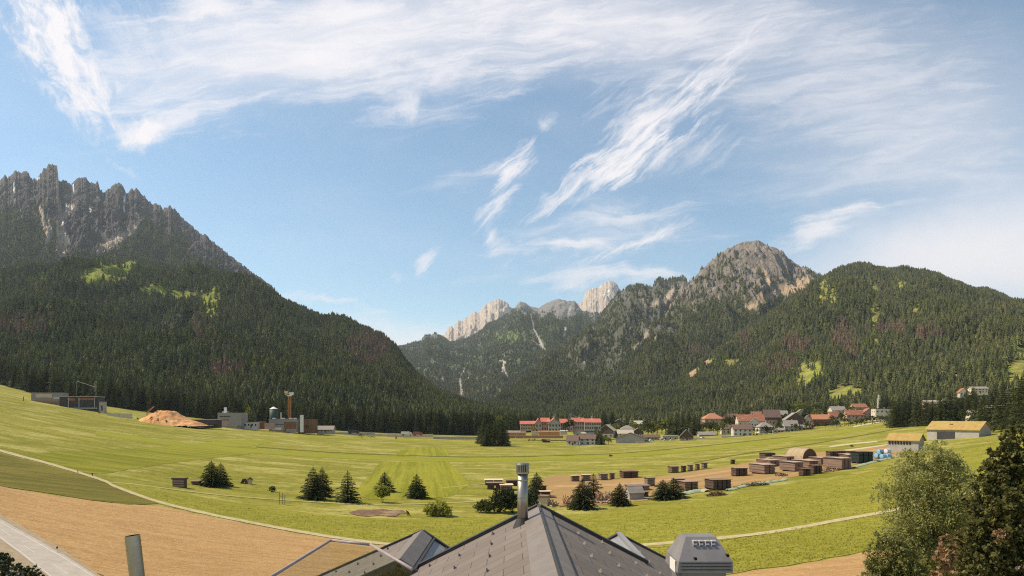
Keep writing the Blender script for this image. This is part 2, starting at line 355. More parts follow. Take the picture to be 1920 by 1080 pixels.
def mask2b(px, py, X, Y):
    n = nz(px, py, 9, 71)+.5*streak(px, py, 72, 3, 14)
    s = sm(.25, .5, n)*ell(px, py, 1130, 545, 26, 9, 0*n)
    veg = sm(2, 12, py-np.interp(px, [780, 850, 940, 1000, 1090, 1170], [640, 634, 596, 585, 590, 585])+14*n)
    return pack(1-.6*veg, 0*px, .5+.5*n, s)
def mask2(px, py, X, Y):
    n = nz(px, py, 16, 81); st = streak(px, py, 82, 4, 14)
    tl = np.interp(px, [640, 790, 840, 900, 960, 1000, 1060, 1100, 1200], [640, 644, 634, 612, 596, 600, 606, 600, 610])
    r = sm(4, -10, py-tl+6-16*n-8*st)
    r = np.maximum(r, .8*sm(.22, .5, st+.35*n)*sm(700, 660, py))
    low = sm(630, 690, py)*(.05+.5*sm(.05, .4, n+.7*st))*sm(1010, 930, px)
    r = np.maximum(r, low)
    b = np.zeros_like(px)
    for pts in ([(866, 740, 2), (862, 712, 1.6), (872, 690, 1.2)], [(940, 700, 1.5), (946, 680, 2.5), (935, 676, 1)], [(952, 712, 1), (945, 690, 1.6)], [(995, 590, 1.2), (1002, 620, 1.6), (1020, 655, 2), (1000, 640, 1)], [(1060, 615, 2), (1058, 630, 2)], [(1070, 575, 1.5), (1066, 590, 2)], [(830, 710, 1.2), (826, 700, 1)], [(885, 700, 1), (870, 720, 1.4)]):
        b = np.maximum(b, sm(1.6, .6, poly_d(px, py, pts)+.7*st))
    g = .6*ell(px, py, 955, 632, 34, 12, n, .5)+.9*ell(px, py, 1085, 586, 3, 8, n)
    return pack(np.maximum(r, b), g, b)
def mask2c(px, py, X, Y):
    n = nz(px, py, 15, 91); st = streak(px, py, 92, 4, 16)
    tl = np.interp(px, [900, 1100, 1180, 1240, 1300, 1500], [640, 600, 600, 610, 600, 600])
    r = .9*sm(40, -40, py-tl-50*n-30*st)*sm(-.35, .2, st+n)
    r = np.maximum(r, (.30+.45*sm(-.15, .35, st+.5*n))*sm(745, 660, py))
    b = np.zeros_like(px)
    for pts in ([(1186, 668, 3), (1194, 655, 5), (1205, 640, 4), (1216, 620, 2), (1222, 605, 1.5)], [(1205, 560, 1.5), (1215, 580, 2), (1225, 570, 3), (1245, 565, 5), (1262, 545, 4)], [(1100, 660, 1), (1102, 645, 1.5)], [(1095, 680, 1), (1098, 665, 1)], [(955, 735, 2), (952, 728, 1.5)]):
        b = np.maximum(b, sm(1.6, .5, poly_d(px, py, pts)+.8*st))
    return pack(np.maximum(r, b), 0*px, b)
def mask3(px, py, X, Y):
    n = nz(px, py, 14, 95); st = streak(px, py, 96, 5, 15)
    tl = np.interp(px, [1000, 1240, 1290, 1340, 1390, 1420, 1460, 1520, 1600], [620, 600, 570, 565, 560, 580, 562, 522, 500])
    r = sm(22, -22, py-tl-30*n-24*st)
    patch = sm(468, 492, py)*sm(-.05, .25, n+.4*st)*np.maximum(sm(1440, 1340, px)*.95, .8*sm(495, 540, py))
    r = r*(1-patch)
    r = np.maximum(r, .75*sm(.10, .45, st+.5*n)*sm(690, 560, py)*sm(1440, 1330, px))
    b = np.zeros_like(px)
    for pts in ([(1424, 566, 5), (1445, 556, 8), (1480, 542, 9), (1516, 526, 9)], [(1432, 545, 2), (1424, 560, 5)], [(1350, 570, 1.2), (1345, 555, 1.5)], [(1300, 585, 1), (1298, 570, 1.4)], [(1400, 577, 4), (1415, 573, 5)], [(1425, 480, 2), (1438, 520, 3), (1445, 540, 2)], [(1228, 640, 2), (1240, 600, 1.5), (1256, 570, 2)]):
        b = np.maximum(b, sm(1.5, .6, poly_d(px, py, pts)+.6*st))
    return pack(np.maximum(r, b), 0*px, b)
def mask4(px, py, X, Y):
    n = nz(px, py, 10, 101); n2 = nz(px, py, 4.5, 102)
    g = np.zeros_like(px)
    for c in ((1547, 540, 13, 18), (1543, 560, 9, 14), (1562, 555, 7, 18), (1518, 704, 32, 30), (1505, 724, 20, 16), (1470, 728, 14, 10), (1300, 694, 14, 26), (1640, 590, 8, 34), (1644, 610, 4, 10), (1640, 645, 5, 12), (1635, 662, 5, 8), (1712, 540, 8, 7), (1718, 580, 9, 14), (1828, 632, 9, 5), (1585, 740, 40, 18), (1560, 760, 14, 8), (1325, 677, 20, 10), (1372, 682, 18, 9), (1920, 600, 6, 8), (1690, 535, 14, 8), (1640, 545, 5, 12)):
        g = np.maximum(g, ell(px, py, *c, n+.6*n2, .5 if c[0] not in (1585,) else .12))
    ski = sm(-3, 3, px-np.interp(py, [600, 655, 745], [1905, 1896, 1876]))*sm(3, -3, px-np.interp(py, [600, 655, 745], [1925, 1932, 1960]))*sm(648, 656, py)
    g = np.maximum(g, ski)
    b = np.zeros_like(px)
    for pts in ([(1719, 632, .8), (1720, 655, 1.2), (1720, 668, 4)], [(1299, 690, 8), (1297, 712, 6)], [(1320, 676, 6), (1332, 684, 5)], [(1768, 700, 4), (1795, 708, 5)], [(1750, 694, 3), (1772, 700, 4)]):
        b = np.maximum(b, sm(1.5, .5, poly_d(px, py, pts)+.9*n2))
    return pack(b, g, b)

def mtn_mat(name, rock, rock2, scree, forest=(.038, .043, .020), meadow=(.20, .24, .045), gsc=.02, meadow2=None):
    meadow = tuple(min(1, x*1.35) for x in meadow)
    m, t, b = base_mat(name)
    at_ = t.new('ShaderNodeAttribute', attribute_name='mask')
    s = t.new('ShaderNodeSeparateColor'); t.l.new(at_.outputs['Color'], s.inputs[0])
    co = t.new('ShaderNodeTexCoord').outputs['Object']
    n1 = t.noise(co, gsc, 8, .68); n2 = t.noise(t.mapping(co, sc=(1, 1, .25)), gsc*2.2, 6, .7, 1.0)
    r = t.mix(t.rng(n2.outputs['Fac'], .32, .68), rock, rock2)
    r = t.mix(t.math('MULTIPLY', t.rng(n1.outputs['Fac'], .55, .75), .5), r, tuple(x*1.35 for x in rock))
    gr = t.mix(t.rng(n1.outputs['Fac'], .35, .65), forest, tuple(x*1.9 for x in forest))
    md = t.mix(t.rng(t.noise(co, gsc*3, 4).outputs['Fac'], .35, .65), meadow, meadow2 or tuple(x*.6 for x in meadow))
    c = t.mix(s.outputs[0], gr, r); c = t.mix(s.outputs[1], c, md)
    sc_ = t.mix(t.rng(n1.outputs['Fac'], .3, .7), scree, tuple(x*.7 for x in scree))
    c = t.mix(s.outputs[2], c, sc_); c = t.mix(at_.outputs['Alpha'], c, (.85, .87, .9))
    t.l.new(c, b.inputs['Base Color']); b.inputs['Roughness'].default_value = .95; b.inputs['Specular IOR Level'].default_value = .1
    bp = t.math('ADD', n1.outputs['Fac'], n2.outputs['Fac'])
    bump(t, b, bp, .9, 14.0)
    return m
MT = []
for M, mf, args in (
    (M1, mask1, ((-520, 720), mtn_mat('rock_dark', (.125, .108, .112), (.045, .038, .043), (.55, .43, .33)))),
    (M1F, mask1f, ((-560, 1110), mtn_mat('slope_left', (.2, .19, .18), (.1, .1, .1), (.4, .33, .27), meadow=(.20, .22, .035)))),
    (M2B, mask2b, ((640, 1380), mtn_mat('rock_pale', (.43, .35, .30), (.27, .215, .185), (.62, .51, .42)))),
    (M2, mask2, ((650, 1440), mtn_mat('rock_center_hazed', (.26, .24, .23), (.12, .115, .11), (.5, .45, .40), forest=(.05, .068, .036), meadow=(.13, .17, .05)))),  # forest and rock lightened: part of the distance haze put into the colour
    (M2C, mask2c, ((850, 1510), mtn_mat('rock_spur', (.19, .175, .165), (.085, .082, .08), (.48, .38, .31), forest=(.042, .05, .026)))),
    (M3, mask3, ((1000, 1790), mtn_mat('rock_peak', (.30, .25, .22), (.105, .09, .08), (.50, .36, .24), forest=(.042, .048, .024)))),
    (M4, mask4, ((1045, 2450), mtn_mat('slope_right', (.3, .25, .2), (.2, .17, .14), (.5, .34, .22), meadow=(.22, .25, .04), meadow2=(.25, .20, .08))))):
    (p0, p1), mat_ = args
    o = M.build(mat_, p0, p1, mf); tag(o, kind='structure')
    M.mask = mf; M.pr = (p0, p1); MT.append(M)

def terrain(x, y):
    z = ground(x, y)
    for M in MT:
        px = CX+F*x/y
        zz, t, H = M.h(x, y)
        ok = (t >= 0) & (px > M.pr[0]) & (px < M.pr[1]) & (H > 0)
        z = np.where(ok, np.maximum(z, zz), z)
    return z

# ------------------------------------------------------------------ ground sheet
vs = np.concatenate([np.linspace(-45, 60, 60), np.geomspace(62, 7000, 330)])
us = np.linspace(-1.6, 1.6, 420)
VV, UU = np.meshgrid(vs, us, indexing='ij')
GX = UU*(np.maximum(VV, -45)+75); GY = VV
GZ = ground(GX, GY)
gme = mesh_np('ground', np.stack([GX, GY, GZ], -1).reshape(-1, 3), grid_quads(*GX.shape)[:, ::-1], [], True)
gpx = CX+F*GX/np.maximum(GY, 5)
ff = sm(-15, 25, GY-forest_D(gpx)-14*fbm(GX/40, GY/40, 3, 4))*(GY > 300)
setattr_f(gme, 'forest', ff.ravel())
if gme.polygons[1000].normal.z < 0:
    gme.flip_normals()
def field_nodes(t, co):
    """flowering hay meadow: broad drifts, fine mottling, mowing streaks along x"""
    n0 = t.noise(t.mapping(co, sc=(.35, 1, 1)), .012, 4, .6).outputs['Fac']
    n1 = t.noise(t.mapping(co, sc=(.5, 1, 1)), .09, 6, .7).outputs['Fac']
    n2 = t.noise(t.mapping(co, sc=(.6, 1, 1)), .75, 5, .75).outputs['Fac']
    n3 = t.noise(t.mapping(co, rot=(0, 0, .05), sc=(.010, 1, 1)), .26, 5, .65).outputs['Fac']
    return n0, n1, n2, n3
m, t, b = base_mat('meadow'); M_MEADOW = m
co = t.new('ShaderNodeTexCoord').outputs['Object']
n0, n1, n2, n3 = field_nodes(t, co)
c = t.mix(t.rng(n0, .35, .65), (.195, .178, .020), (.275, .242, .042))
c = t.mix(t.math('MULTIPLY', t.rng(n3, .46, .58), .75), c, (.165, .165, .016))
c = t.mix(t.math('MULTIPLY', t.rng(n1, .45, .66), .85), c, (.40, .345, .11))
c = t.mix(t.math('MULTIPLY', t.rng(n2, .50, .32), .75), c, (.075, .085, .012))
c = t.mix(t.math('MULTIPLY', t.rng(n2, .58, .74), .6), c, (.50, .44, .18))
fo = t.new('ShaderNodeAttribute', attribute_name='forest')
c = t.mix(fo.outputs['Fac'], c, (.03, .034, .016))
t.l.new(c, b.inputs['Base Color']); b.inputs['Roughness'].default_value = .95; b.inputs['Specular IOR Level'].default_value = .1
bump(t, b, t.math('ADD', n2, t.math('MULTIPLY', n1, 1.5)), .8, .5)
gme.materials.append(m)
tag(link('ground', gme), kind='structure')

# ------------------------------------------------------------------ draped sheets (fields, road, paths)
def drape(name, pts, mat, off=.06, ny=40, nx=60, kind='structure'):
    """pts: photo pixels (px, py) of the outline on the ground"""
    P = [at(*p) for p in pts]
    poly = [Vector((p.x, p.y)) for p in P]
    xs = [p.x for p in poly]; ys = [p.y for p in poly]
    V = list(poly); n = len(poly); E = [(i, (i+1) % n) for i in range(n)]
    # densify the outline
    V2 = []
    for i in range(n):
        a, c_ = poly[i], poly[(i+1) % n]; k = max(1, int((c_-a).length/max(1.2, .012*min(a.y, c_.y))))
        V2 += [a.lerp(c_, j/k) for j in range(k)]
    rag = 0.0 if name.startswith('road') else .22 if name in ('path', 'field_track', 'pale_strip', 'runway_edge') else .9   # ragged grown-in edges, metres
    if rag:
        qx = np.array([v.x for v in V2]); qy = np.array([v.y for v in V2])
        jx = rag*fbm(qx/4.0, qy/4.0, 3, 31); jy = rag*1.3*fbm(qx/4.0+50, qy/4.0, 3, 32)
        V2 = [Vector((a+c_, b_+d_)) for a, b_, c_, d_ in zip(qx, qy, jx, jy)]
    n = len(V2); E = [(i, (i+1) % n) for i in range(n)]
    V = list(V2); y = min(ys)
    while y < max(ys):
        st = max(1.5, .022*y); x = min(xs)+st*.37
        while x < max(xs):
            V.append(Vector((x, y+.01*st*((int(x/st)) % 3)))); x += st
        y += st
    vo, _, fo_, *_ = geometry.delaunay_2d_cdt(V, E, [list(range(n))], 1, 1e-4)
    x = np.array([v.x for v in vo]); y = np.array([v.y for v in vo]); z = ground(x, y)+off
    me = mesh_np(name, np.stack([x, y, z], -1), np.array([list(f) for f in fo_ if len(f) == 3]), [mat], True)
    if me.polygons[0].normal.z < 0: me.flip_normals()
    return tag(link(name, me), kind=kind)
def strip_pts(line, wpx0, wpx1=None):
    """polyline in pixels -> outline, with vertical pixel widths"""
    k = len(line); wpx1 = wpx0 if wpx1 is None else wpx1
    w_ = [(wpx0+(wpx1-wpx0)*i/(k-1))/2 for i in range(k)]
    return [(p[0], p[1]-w_[i]) for i, p in enumerate(line)]+[(p[0], p[1]+w_[i]) for i, p in reversed(list(enumerate(line)))]
def smooth_line(pts, n=6):
    out = []
    for i in range(len(pts)-1):
        p0 = pts[max(0, i-1)]; p1 = pts[i]; p2 = pts[i+1]; p3 = pts[min(len(pts)-1, i+2)]
        for j in range(n):
            t_ = j/n
            out.append(tuple(.5*(2*p1[k]+(p2[k]-p0[k])*t_+(2*p0[k]-5*p1[k]+4*p2[k]-p3[k])*t_**2+(3*p1[k]-p0[k]-3*p2[k]+p3[k])*t_**3) for k in (0, 1)))
    return out+[pts[-1]]
def striped(name, ca, cb, ang, freq, cc=None, amount=.8, mott=.6, rough_sc=1.2):
    """cut or tilled land: rows along an angle in the ground plane"""
    m, t, b = base_mat(name)
    co = t.new('ShaderNodeTexCoord').outputs['Object']
    v = t.mapping(co, rot=(0, 0, -ang))
    vd = t.vmath('ADD', v, t.vmath('SCALE', t.vmath('SUBTRACT', t.noise(v, .12, 3).outputs['Color'], (.5, .5, .5)), 1.4))
    s1 = t.noise(t.mapping(vd, sc=(.02, 1, 1)), freq, 4, .6).outputs['Fac']
    n2 = t.noise(t.mapping(v, sc=(.45, 1, 1)), rough_sc, 6, .75).outputs['Fac']
    n0 = t.noise(v, .03, 4, .6).outputs['Fac']
    c = t.mix(t.math('MULTIPLY', t.rng(s1, .40, .60), amount), ca, cb)
    c = t.mix(t.math('MULTIPLY', t.rng(n2, .40, .68), mott), c, cc or cb)
    c = t.mix(t.math('MULTIPLY', t.rng(n0, .4, .7), .35), c, tuple(x*.8 for x in ca))
    t.l.new(c, b.inputs['Base Color']); b.inputs['Roughness'].default_value = .95; b.inputs['Specular IOR Level'].default_value = .1
    bump(t, b, t.math('ADD', n2, s1), .9, .35)
    return m
# ------------------------------------------------------------------ fields
FM_TAN = striped('ripe_crop', (.44, .265, .115), (.335, .185, .075), R_(-4), .9, (.53, .345, .165), .75, .7, 2.0)
FM_OLIVE = striped('olive_cut_grass', (.125, .108, .020), (.20, .165, .036), R_(30), .35, (.10, .105, .014), .85, .5)
FM_MOWN = striped('mown_grass', (.165, .165, .012), (.275, .25, .03), R_(14), .26, (.15, .16, .014), .9, .45)
FM_MOWNC = striped('mown_grass_bright', (.19, .188, .014), (.285, .262, .03), R_(97.7), .45, (.16, .18, .012), .9, .4)
FM_RUN = striped('runway_grass', (.225, .225, .02), (.27, .255, .03), R_(0), .12, (.19, .19, .02), .6, .35)
FM_NEAR = striped('tall_grass_mat', (.215, .20, .020), (.165, .158, .014), R_(0), .25, (.36, .32, .07), .6, .65, .9)
FM_EARTH = striped('yard_earth', (.36, .22, .10), (.27, .16, .07), R_(35), .25, (.22, .185, .05), .6, .6, .25)
FM_PATH = pm('path_gravel', (.46, .38, .22), (.34, .27, .14), .8, .95, .3)
FM_TRACK = pm('track_grass', (.34, .30, .10), (.25, .225, .06), .5, .95, .2)
FM_ROAD = pm('asphalt', (.43, .37, .32), (.35, .30, .26), .8, .9, .15)
FM_PAINT = pm('road_paint', (.66, .61, .54), (.55, .5, .44), 3, .7, 0)
FM_PALE = pm('pale_film', (.48, .43, .28), (.40, .36, .2), .5, .8, .1)
FM_DARKG = striped('dark_verge', (.115, .118, .016), (.15, .15, .022), R_(0), .4, (.10, .10, .014), .6, .6)
drape('near_meadow', smooth_line([(215, 915), (300, 946), (400, 968), (480, 984), (560, 999), (640, 1011), (720, 1020), (850, 1030), (1000, 1040), (1190, 1030), (1340, 1016), (1500, 988), (1640, 964), (1760, 940), (1900, 905), (1960, 890), (1960, 820), (1850, 835), (1740, 862), (1640, 882), (1560, 898), (1460, 912), (1340, 932), (1250, 950), (1140, 962), (1060, 965)], 2)+[(1000, 968), (880, 972), (760, 974), (640, 968), (520, 955), (400, 936), (300, 915), (215, 902)], FM_NEAR, .05)
drape('ripe_field', smooth_line([(-120, 880), (-40, 900), (0, 912), (100, 929), (200, 943), (300, 950), (400, 972), (480, 986), (560, 1001), (640, 1014), (720, 1024), (850, 1034), (960, 1042)], 3)+[(980, 1120), (600, 1160), (195, 1086), (120, 1037), (60, 1002), (0, 968), (-120, 905)], FM_TAN, .07)
drape('ripe_field', [(1250, 1100), (1380, 1077), (1480, 1062), (1570, 1046), (1640, 1033), (1720, 1015), (1820, 985), (1900, 960), (1960, 1010), (1960, 1120), (1600, 1160), (1260, 1150)], FM_TAN, .07)
drape('lower_meadow', smooth_line([(960, 1046), (1190, 1034), (1340, 1019), (1500, 991), (1640, 967), (1760, 944), (1960, 890)], 3)+[(1960, 960), (1820, 984), (1640, 1031), (1570, 1044), (1480, 1060), (1380, 1075), (1250, 1098), (980, 1118)], FM_NEAR, .06)
drape('cut_slope', smooth_line([(-120, 812), (-40, 838), (0, 850), (100, 876), (190, 903), (250, 925), (298, 945)], 3)+[(240, 947), (200, 942), (100, 927), (0, 911), (-40, 898), (-120, 878)], FM_OLIVE, .08)
drape('mown_strip', [(32, 852), (120, 847), (230, 841), (337, 836), (420, 837), (484, 838), (467, 852), (400, 859), (330, 867), (260, 877), (190, 889), (152, 886), (100, 870)], FM_MOWN, .05)
drape('mown_strip', [(735, 856), (762, 838.5), (836, 838.5), (842, 855)], FM_MOWNC, .05)
drape('mown_strip', [(713, 866), (840, 865), (868, 890), (880, 908), (850, 930), (760, 938), (690, 936), (664, 925), (690, 895)], FM_MOWNC, .05)
drape('mown_strip', [(330, 838), (420, 824), (520, 826), (470, 837)], FM_RUN, .045)
drape('grass_runway', strip_pts(smooth_line([(180, 812), (330, 833), (480, 846), (620, 855), (760, 860), (900, 862), (1020, 860), (1160, 855), (1320, 842), (1480, 825), (1640, 800)], 4), 9, 5), FM_RUN, .055)
drape('grass_runway', strip_pts(smooth_line([(560, 818), (740, 825), (880, 830), (1050, 834)], 4), 3, 2), FM_RUN, .05)
drape('runway_edge', strip_pts(smooth_line([(480, 838), (620, 848), (760, 854), (900, 857), (1020, 855), (1160, 850), (1320, 836), (1480, 819)], 4), 1.6, 1.2), FM_DARKG, .07)
drape('yard_earth', [(1000, 905), (1040, 890), (1100, 892), (1180, 896), (1240, 893), (1300, 884), (1370, 874), (1430, 862), (1480, 850), (1560, 846), (1640, 836), (1700, 836), (1700, 852), (1640, 862), (1600, 872), (1540, 886), (1470, 897), (1400, 908), (1330, 920), (1270, 930), (1180, 942), (1100, 948), (1040, 950), (990, 948), (975, 925)], FM_EARTH, .065)
drape('farm_track', strip_pts(smooth_line([(1040, 912), (1180, 908), (1320, 890), (1440, 872), (1560, 856), (1680, 838)], 4), 4, 2.5), pm('rutted_earth', (.42, .25, .12), (.34, .2, .09), .5, .95, .2), .08)
drape('bare_bed', smooth_line([(656, 961), (668, 956.5), (690, 957), (712, 955), (738, 957.5), (752, 957), (764, 962), (748, 965), (738, 969), (712, 966.5), (690, 969), (668, 967), (656, 961)], 3)[:-1], pm('turned_soil', (.20, .115, .07), (.10, .055, .03), 1.2, .95, .8, c3=(.3, .2, .12), bdist=.3), .09)
drape('path', strip_pts(smooth_line([(-60, 822), (0, 845), (100, 872), (190, 900), (220, 914), (300, 942), (400, 966), (480, 982), (560, 997), (640, 1010), (720, 1020), (770, 1024), (900, 1036), (1040, 1038), (1190, 1024), (1300, 1014), (1440, 999), (1560, 978), (1670, 958), (1800, 930), (1920, 898)], 5), 4.2, 5.5), FM_PATH, .085)
drape('field_track', strip_pts(smooth_line([(200, 905), (250, 908), (340, 920), (440, 931), (565, 940), (680, 946), (800, 945), (905, 940)], 4), 1.8, 2.0), FM_TRACK, .08)
drape('field_track', strip_pts(smooth_line([(1300, 868), (1400, 850), (1500, 836), (1640, 812), (1760, 790)], 4), 1.5, 1.3), FM_DARKG, .08)
drape('field_track', strip_pts(smooth_line([(830, 915), (900, 908), (960, 900), (1040, 892)], 4), 1.4, 1.2), FM_TRACK, .075)
for ln in ([(1555, 838), (1600, 832), (1645, 828)], [(1585, 845), (1630, 839), (1664, 834)], [(1600, 800), (1640, 793), (1665, 788)]):
    drape('pale_strip', strip_pts(ln, 2.6, 2.0), FM_PALE, .09)
for ln in ([(0, 765), (60, 782), (140, 801), (240, 818)], [(0, 790), (90, 812), (200, 832)], [(0, 748), (60, 758), (200, 790), (330, 806)], [(260, 818), (330, 822), (470, 832)]):
    drape('mowing_line', strip_pts(smooth_line(ln, 4), 3.0, 2.4), FM_NEAR, .05)
# road with markings and gravel verge
drape('road_verge', [(-60, 944), (0, 964), (60, 998), (120, 1032), (196, 1086), (220, 1120), (-60, 1120)], pm('verge_gravel', (.36, .27, .19), (.26, .2, .12), 1.0, .95, .3), .075)
drape('road', [(-60, 948), (0, 974), (60, 1008), (120, 1042), (185, 1084), (206, 1110), (140, 1118), (88, 1080), (40, 1042), (0, 1012), (-60, 976)], FM_ROAD, .12)
drape('road_marking', strip_pts([(-40, 962), (0, 980.5), (60, 1014), (120, 1048), (176, 1084)], 1.0, 1.2), FM_PAINT, .135)
drape('road_marking', strip_pts([(-40, 982), (0, 1009), (40, 1038), (84, 1073), (110, 1094)], 1.3, 1.5), FM_PAINT, .135)
for a_, b_ in (((2, 994.5), (20, 1006.5)), ((45, 1025), (66, 1038.5)), ((100, 1060), (128, 1079)), ((-30, 974), (-14, 984))):
    drape('road_marking', strip_pts([a_, b_], 1.0), FM_PAINT, .135)

# ------------------------------------------------------------------ tree meshes
BARK = pm('bark', (.10, .075, .05), (.05, .038, .026), 4, .95, .4, (1, 1, .3))
SPR = leaf_mat('spruce_needles_backlit', (.030, .039, .015), (.064, .075, .026), .2, .4)  # meadow spruces only: their backlit darkness is put into the colour
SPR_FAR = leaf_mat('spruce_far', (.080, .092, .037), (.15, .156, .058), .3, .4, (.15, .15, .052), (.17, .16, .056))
SPR_DRY = leaf_mat('spruce_dry', (.16, .10, .066), (.20, .13, .088), .1, .35)
SPR_EDGE = leaf_mat('spruce_edge_lit', (.046, .057, .020), (.098, .106, .034), .25, .4)  # brighter needle copy: sunlit highlights of edge and grove put into the colour
LARCH = leaf_mat('larch_needles', (.12, .14, .034), (.17, .18, .048), .25, .35)

def cone_tree(name, seed, mat, h=1.0, r=.17, tiers=6, n=9, taper=1.0):
    """small conifer for the far wood: ragged drooping skirts, unit height"""
    rg = np.random.default_rng(seed); V = []; Q = []
    for k in range(tiers):
        f = k/tiers; zt = 1-(1-f)*.92*taper if False else .10+.90*f
        rr = r*(1-f)**.85*(1+.15*rg.normal())+.012; zt = .10+.86*f; top = min(1.0, zt+.92/tiers*1.7)
        i0 = len(V); off = rg.random()*6.28
        for j in range(n*2):
            a = off+j*math.pi/n; q = rr*((1.0+.3*rg.normal()*.5) if j % 2 == 0 else .55)
            V.append((q*math.cos(a), q*math.sin(a), zt-(.035 if j % 2 == 0 else -.01)+.012*rg.normal()))
        V.append((0, 0, top)); ia = len(V)-1
        for j in range(n*2): Q.append((i0+j, i0+(j+1) % (n*2), ia))
    V = np.array(V); V *= h
    me = mesh_np(name, V, np.array(Q), [mat]); return me

def spruce_mesh(name, seed, mat, h=10., r=2.6, whorls=26, br=13, low=.06, droop=.35):
    """near conifer crown: whorls of drooping branches carrying needle sprays"""
    rg = random.Random(seed); V = []; T_ = []
    def tri(a, b, c): i = len(V); V.extend((a, b, c)); T_.append((i, i+1, i+2))
    for k in range(whorls):
        f = k/(whorls-1); z = h*(low+(1-low)*.97*f); L = r*(1-f)**.68*(.80+.36*rg.random())+.05*r
        nb = max(5, int(br*(1-.45*f)))
        for j in range(nb):
            a = 6.283*(j+rg.random()*.8)/nb; l = L*(.72+.45*rg.random()); ca, sa = math.cos(a), math.sin(a)
            up = .35-.55*(1-f)+.2*rg.random()
            pts = []
            for s in range(5):
                q = s/4; rad = l*q; zz = z+l*(up*q*.5-droop*q*q*(.6+.6*(1-f))+.12*q**4)
                pts.append(Vector((rad*ca, rad*sa, zz)))
            side = Vector((-sa, ca, 0)); wd = l*.19+.07*r*.5
            for s in range(1, 5):
                p = pts[s]; q = s/4
                for sg in (-1, 1):
                    for e in range(2):
                        root = pts[s-1].lerp(p, .2+.5*e)
                        tip = root+side*sg*wd*(1.5-q)*(.7+.6*rg.random())+(pts[s]-pts[s-1])*.8+Vector((0, 0, -wd*(.25+.6*rg.random())))
                        wv_ = (pts[s]-pts[s-1])*.45
                        tri(root-wv_*.4, root+wv_*.7+Vector((0, 0, .02*h*rg.random())), tip)
            tri(pts[3]+side*wd*.35, pts[3]-side*wd*.35, pts[4]+(pts[4]-pts[3])*.25)
    for j in range(7):
        a = j*.9; tri(Vector((.04*r*math.cos(a), .04*r*math.sin(a), h*.93)), Vector((-.04*r*math.sin(a), .04*r*math.cos(a), h*.93)), Vector((0, 0, h*(1.0+.01*j))))
    return mesh_np(name, np.array([tuple(v) for v in V]), np.array(T_), [mat])

def trunk_mesh(name, h, r0, r1, mat=None, limbs=(), n=8, bend=0.0, z0=-.3):
    bm = bmesh.new()
    def tube(path, ra, rb):
        rings = []
        for i, p in enumerate(path):
            d = (path[min(i+1, len(path)-1)]-path[max(i-1, 0)]).normalized(); q = d.to_track_quat('Z', 'Y')
            rr = ra+(rb-ra)*i/(len(path)-1)
            rings.append([bm.verts.new(p+q @ Vector((rr*math.cos(6.283*j/n), rr*math.sin(6.283*j/n), 0))) for j in range(n)])
        for a, b_ in zip(rings[:-1], rings[1:]):
            for j in range(n): bm.faces.new((a[j], a[(j+1) % n], b_[(j+1) % n], b_[j]))
        bm.faces.new(rings[-1])
    tube([Vector((bend*math.sin(3*i/8), bend*.6*math.sin(2*i/8+.5)-bend*.3, z0+(h-z0)*i/8)) for i in range(9)], r0, r1)
    for path, ra, rb in limbs: tube([Vector(p) for p in path], ra, rb)
    me = bpy.data.meshes.new(name); bm.to_mesh(me); bm.free(); me.materials.append(mat or BARK)
    for p in me.polygons: p.use_smooth = True
    return me

# ------------------------------------------------------------------ forest on the slopes
far_meshes = [cone_tree('far_spruce', i, SPR_FAR, 1.0, .19+.03*(i % 3), 7, 8) for i in range(4)]
far_meshes += [cone_tree('far_dry_spruce', 20+i, SPR_DRY, 1.0, .13, 7, 7) for i in range(2)]
far_meshes += [cone_tree('far_larch', 30+i, LARCH, 1.0, .23, 6, 8) for i in range(2)]

# skyline table for dropping trees nobody could see (margin left for other viewpoints)
tu = np.arange(-620, 2540, 4.0); td = np.geomspace(500, 12500, 270)
TU, TD = np.meshgrid(tu, td, indexing='ij')
TZ = terrain((TU-CX)/F*TD, TD)
SL = np.maximum.accumulate((TZ-CAMZ)/TD, axis=1)
def visible(px, y, z, hgt=26, margin=.004):
    i = np.clip(((px-tu[0])/4).astype(int), 0, len(tu)-1)
    j = np.clip(np.searchsorted(td, y*.97)-1, 0, len(td)-1)
    return (z+hgt-CAMZ)/y > SL[i, j]-margin

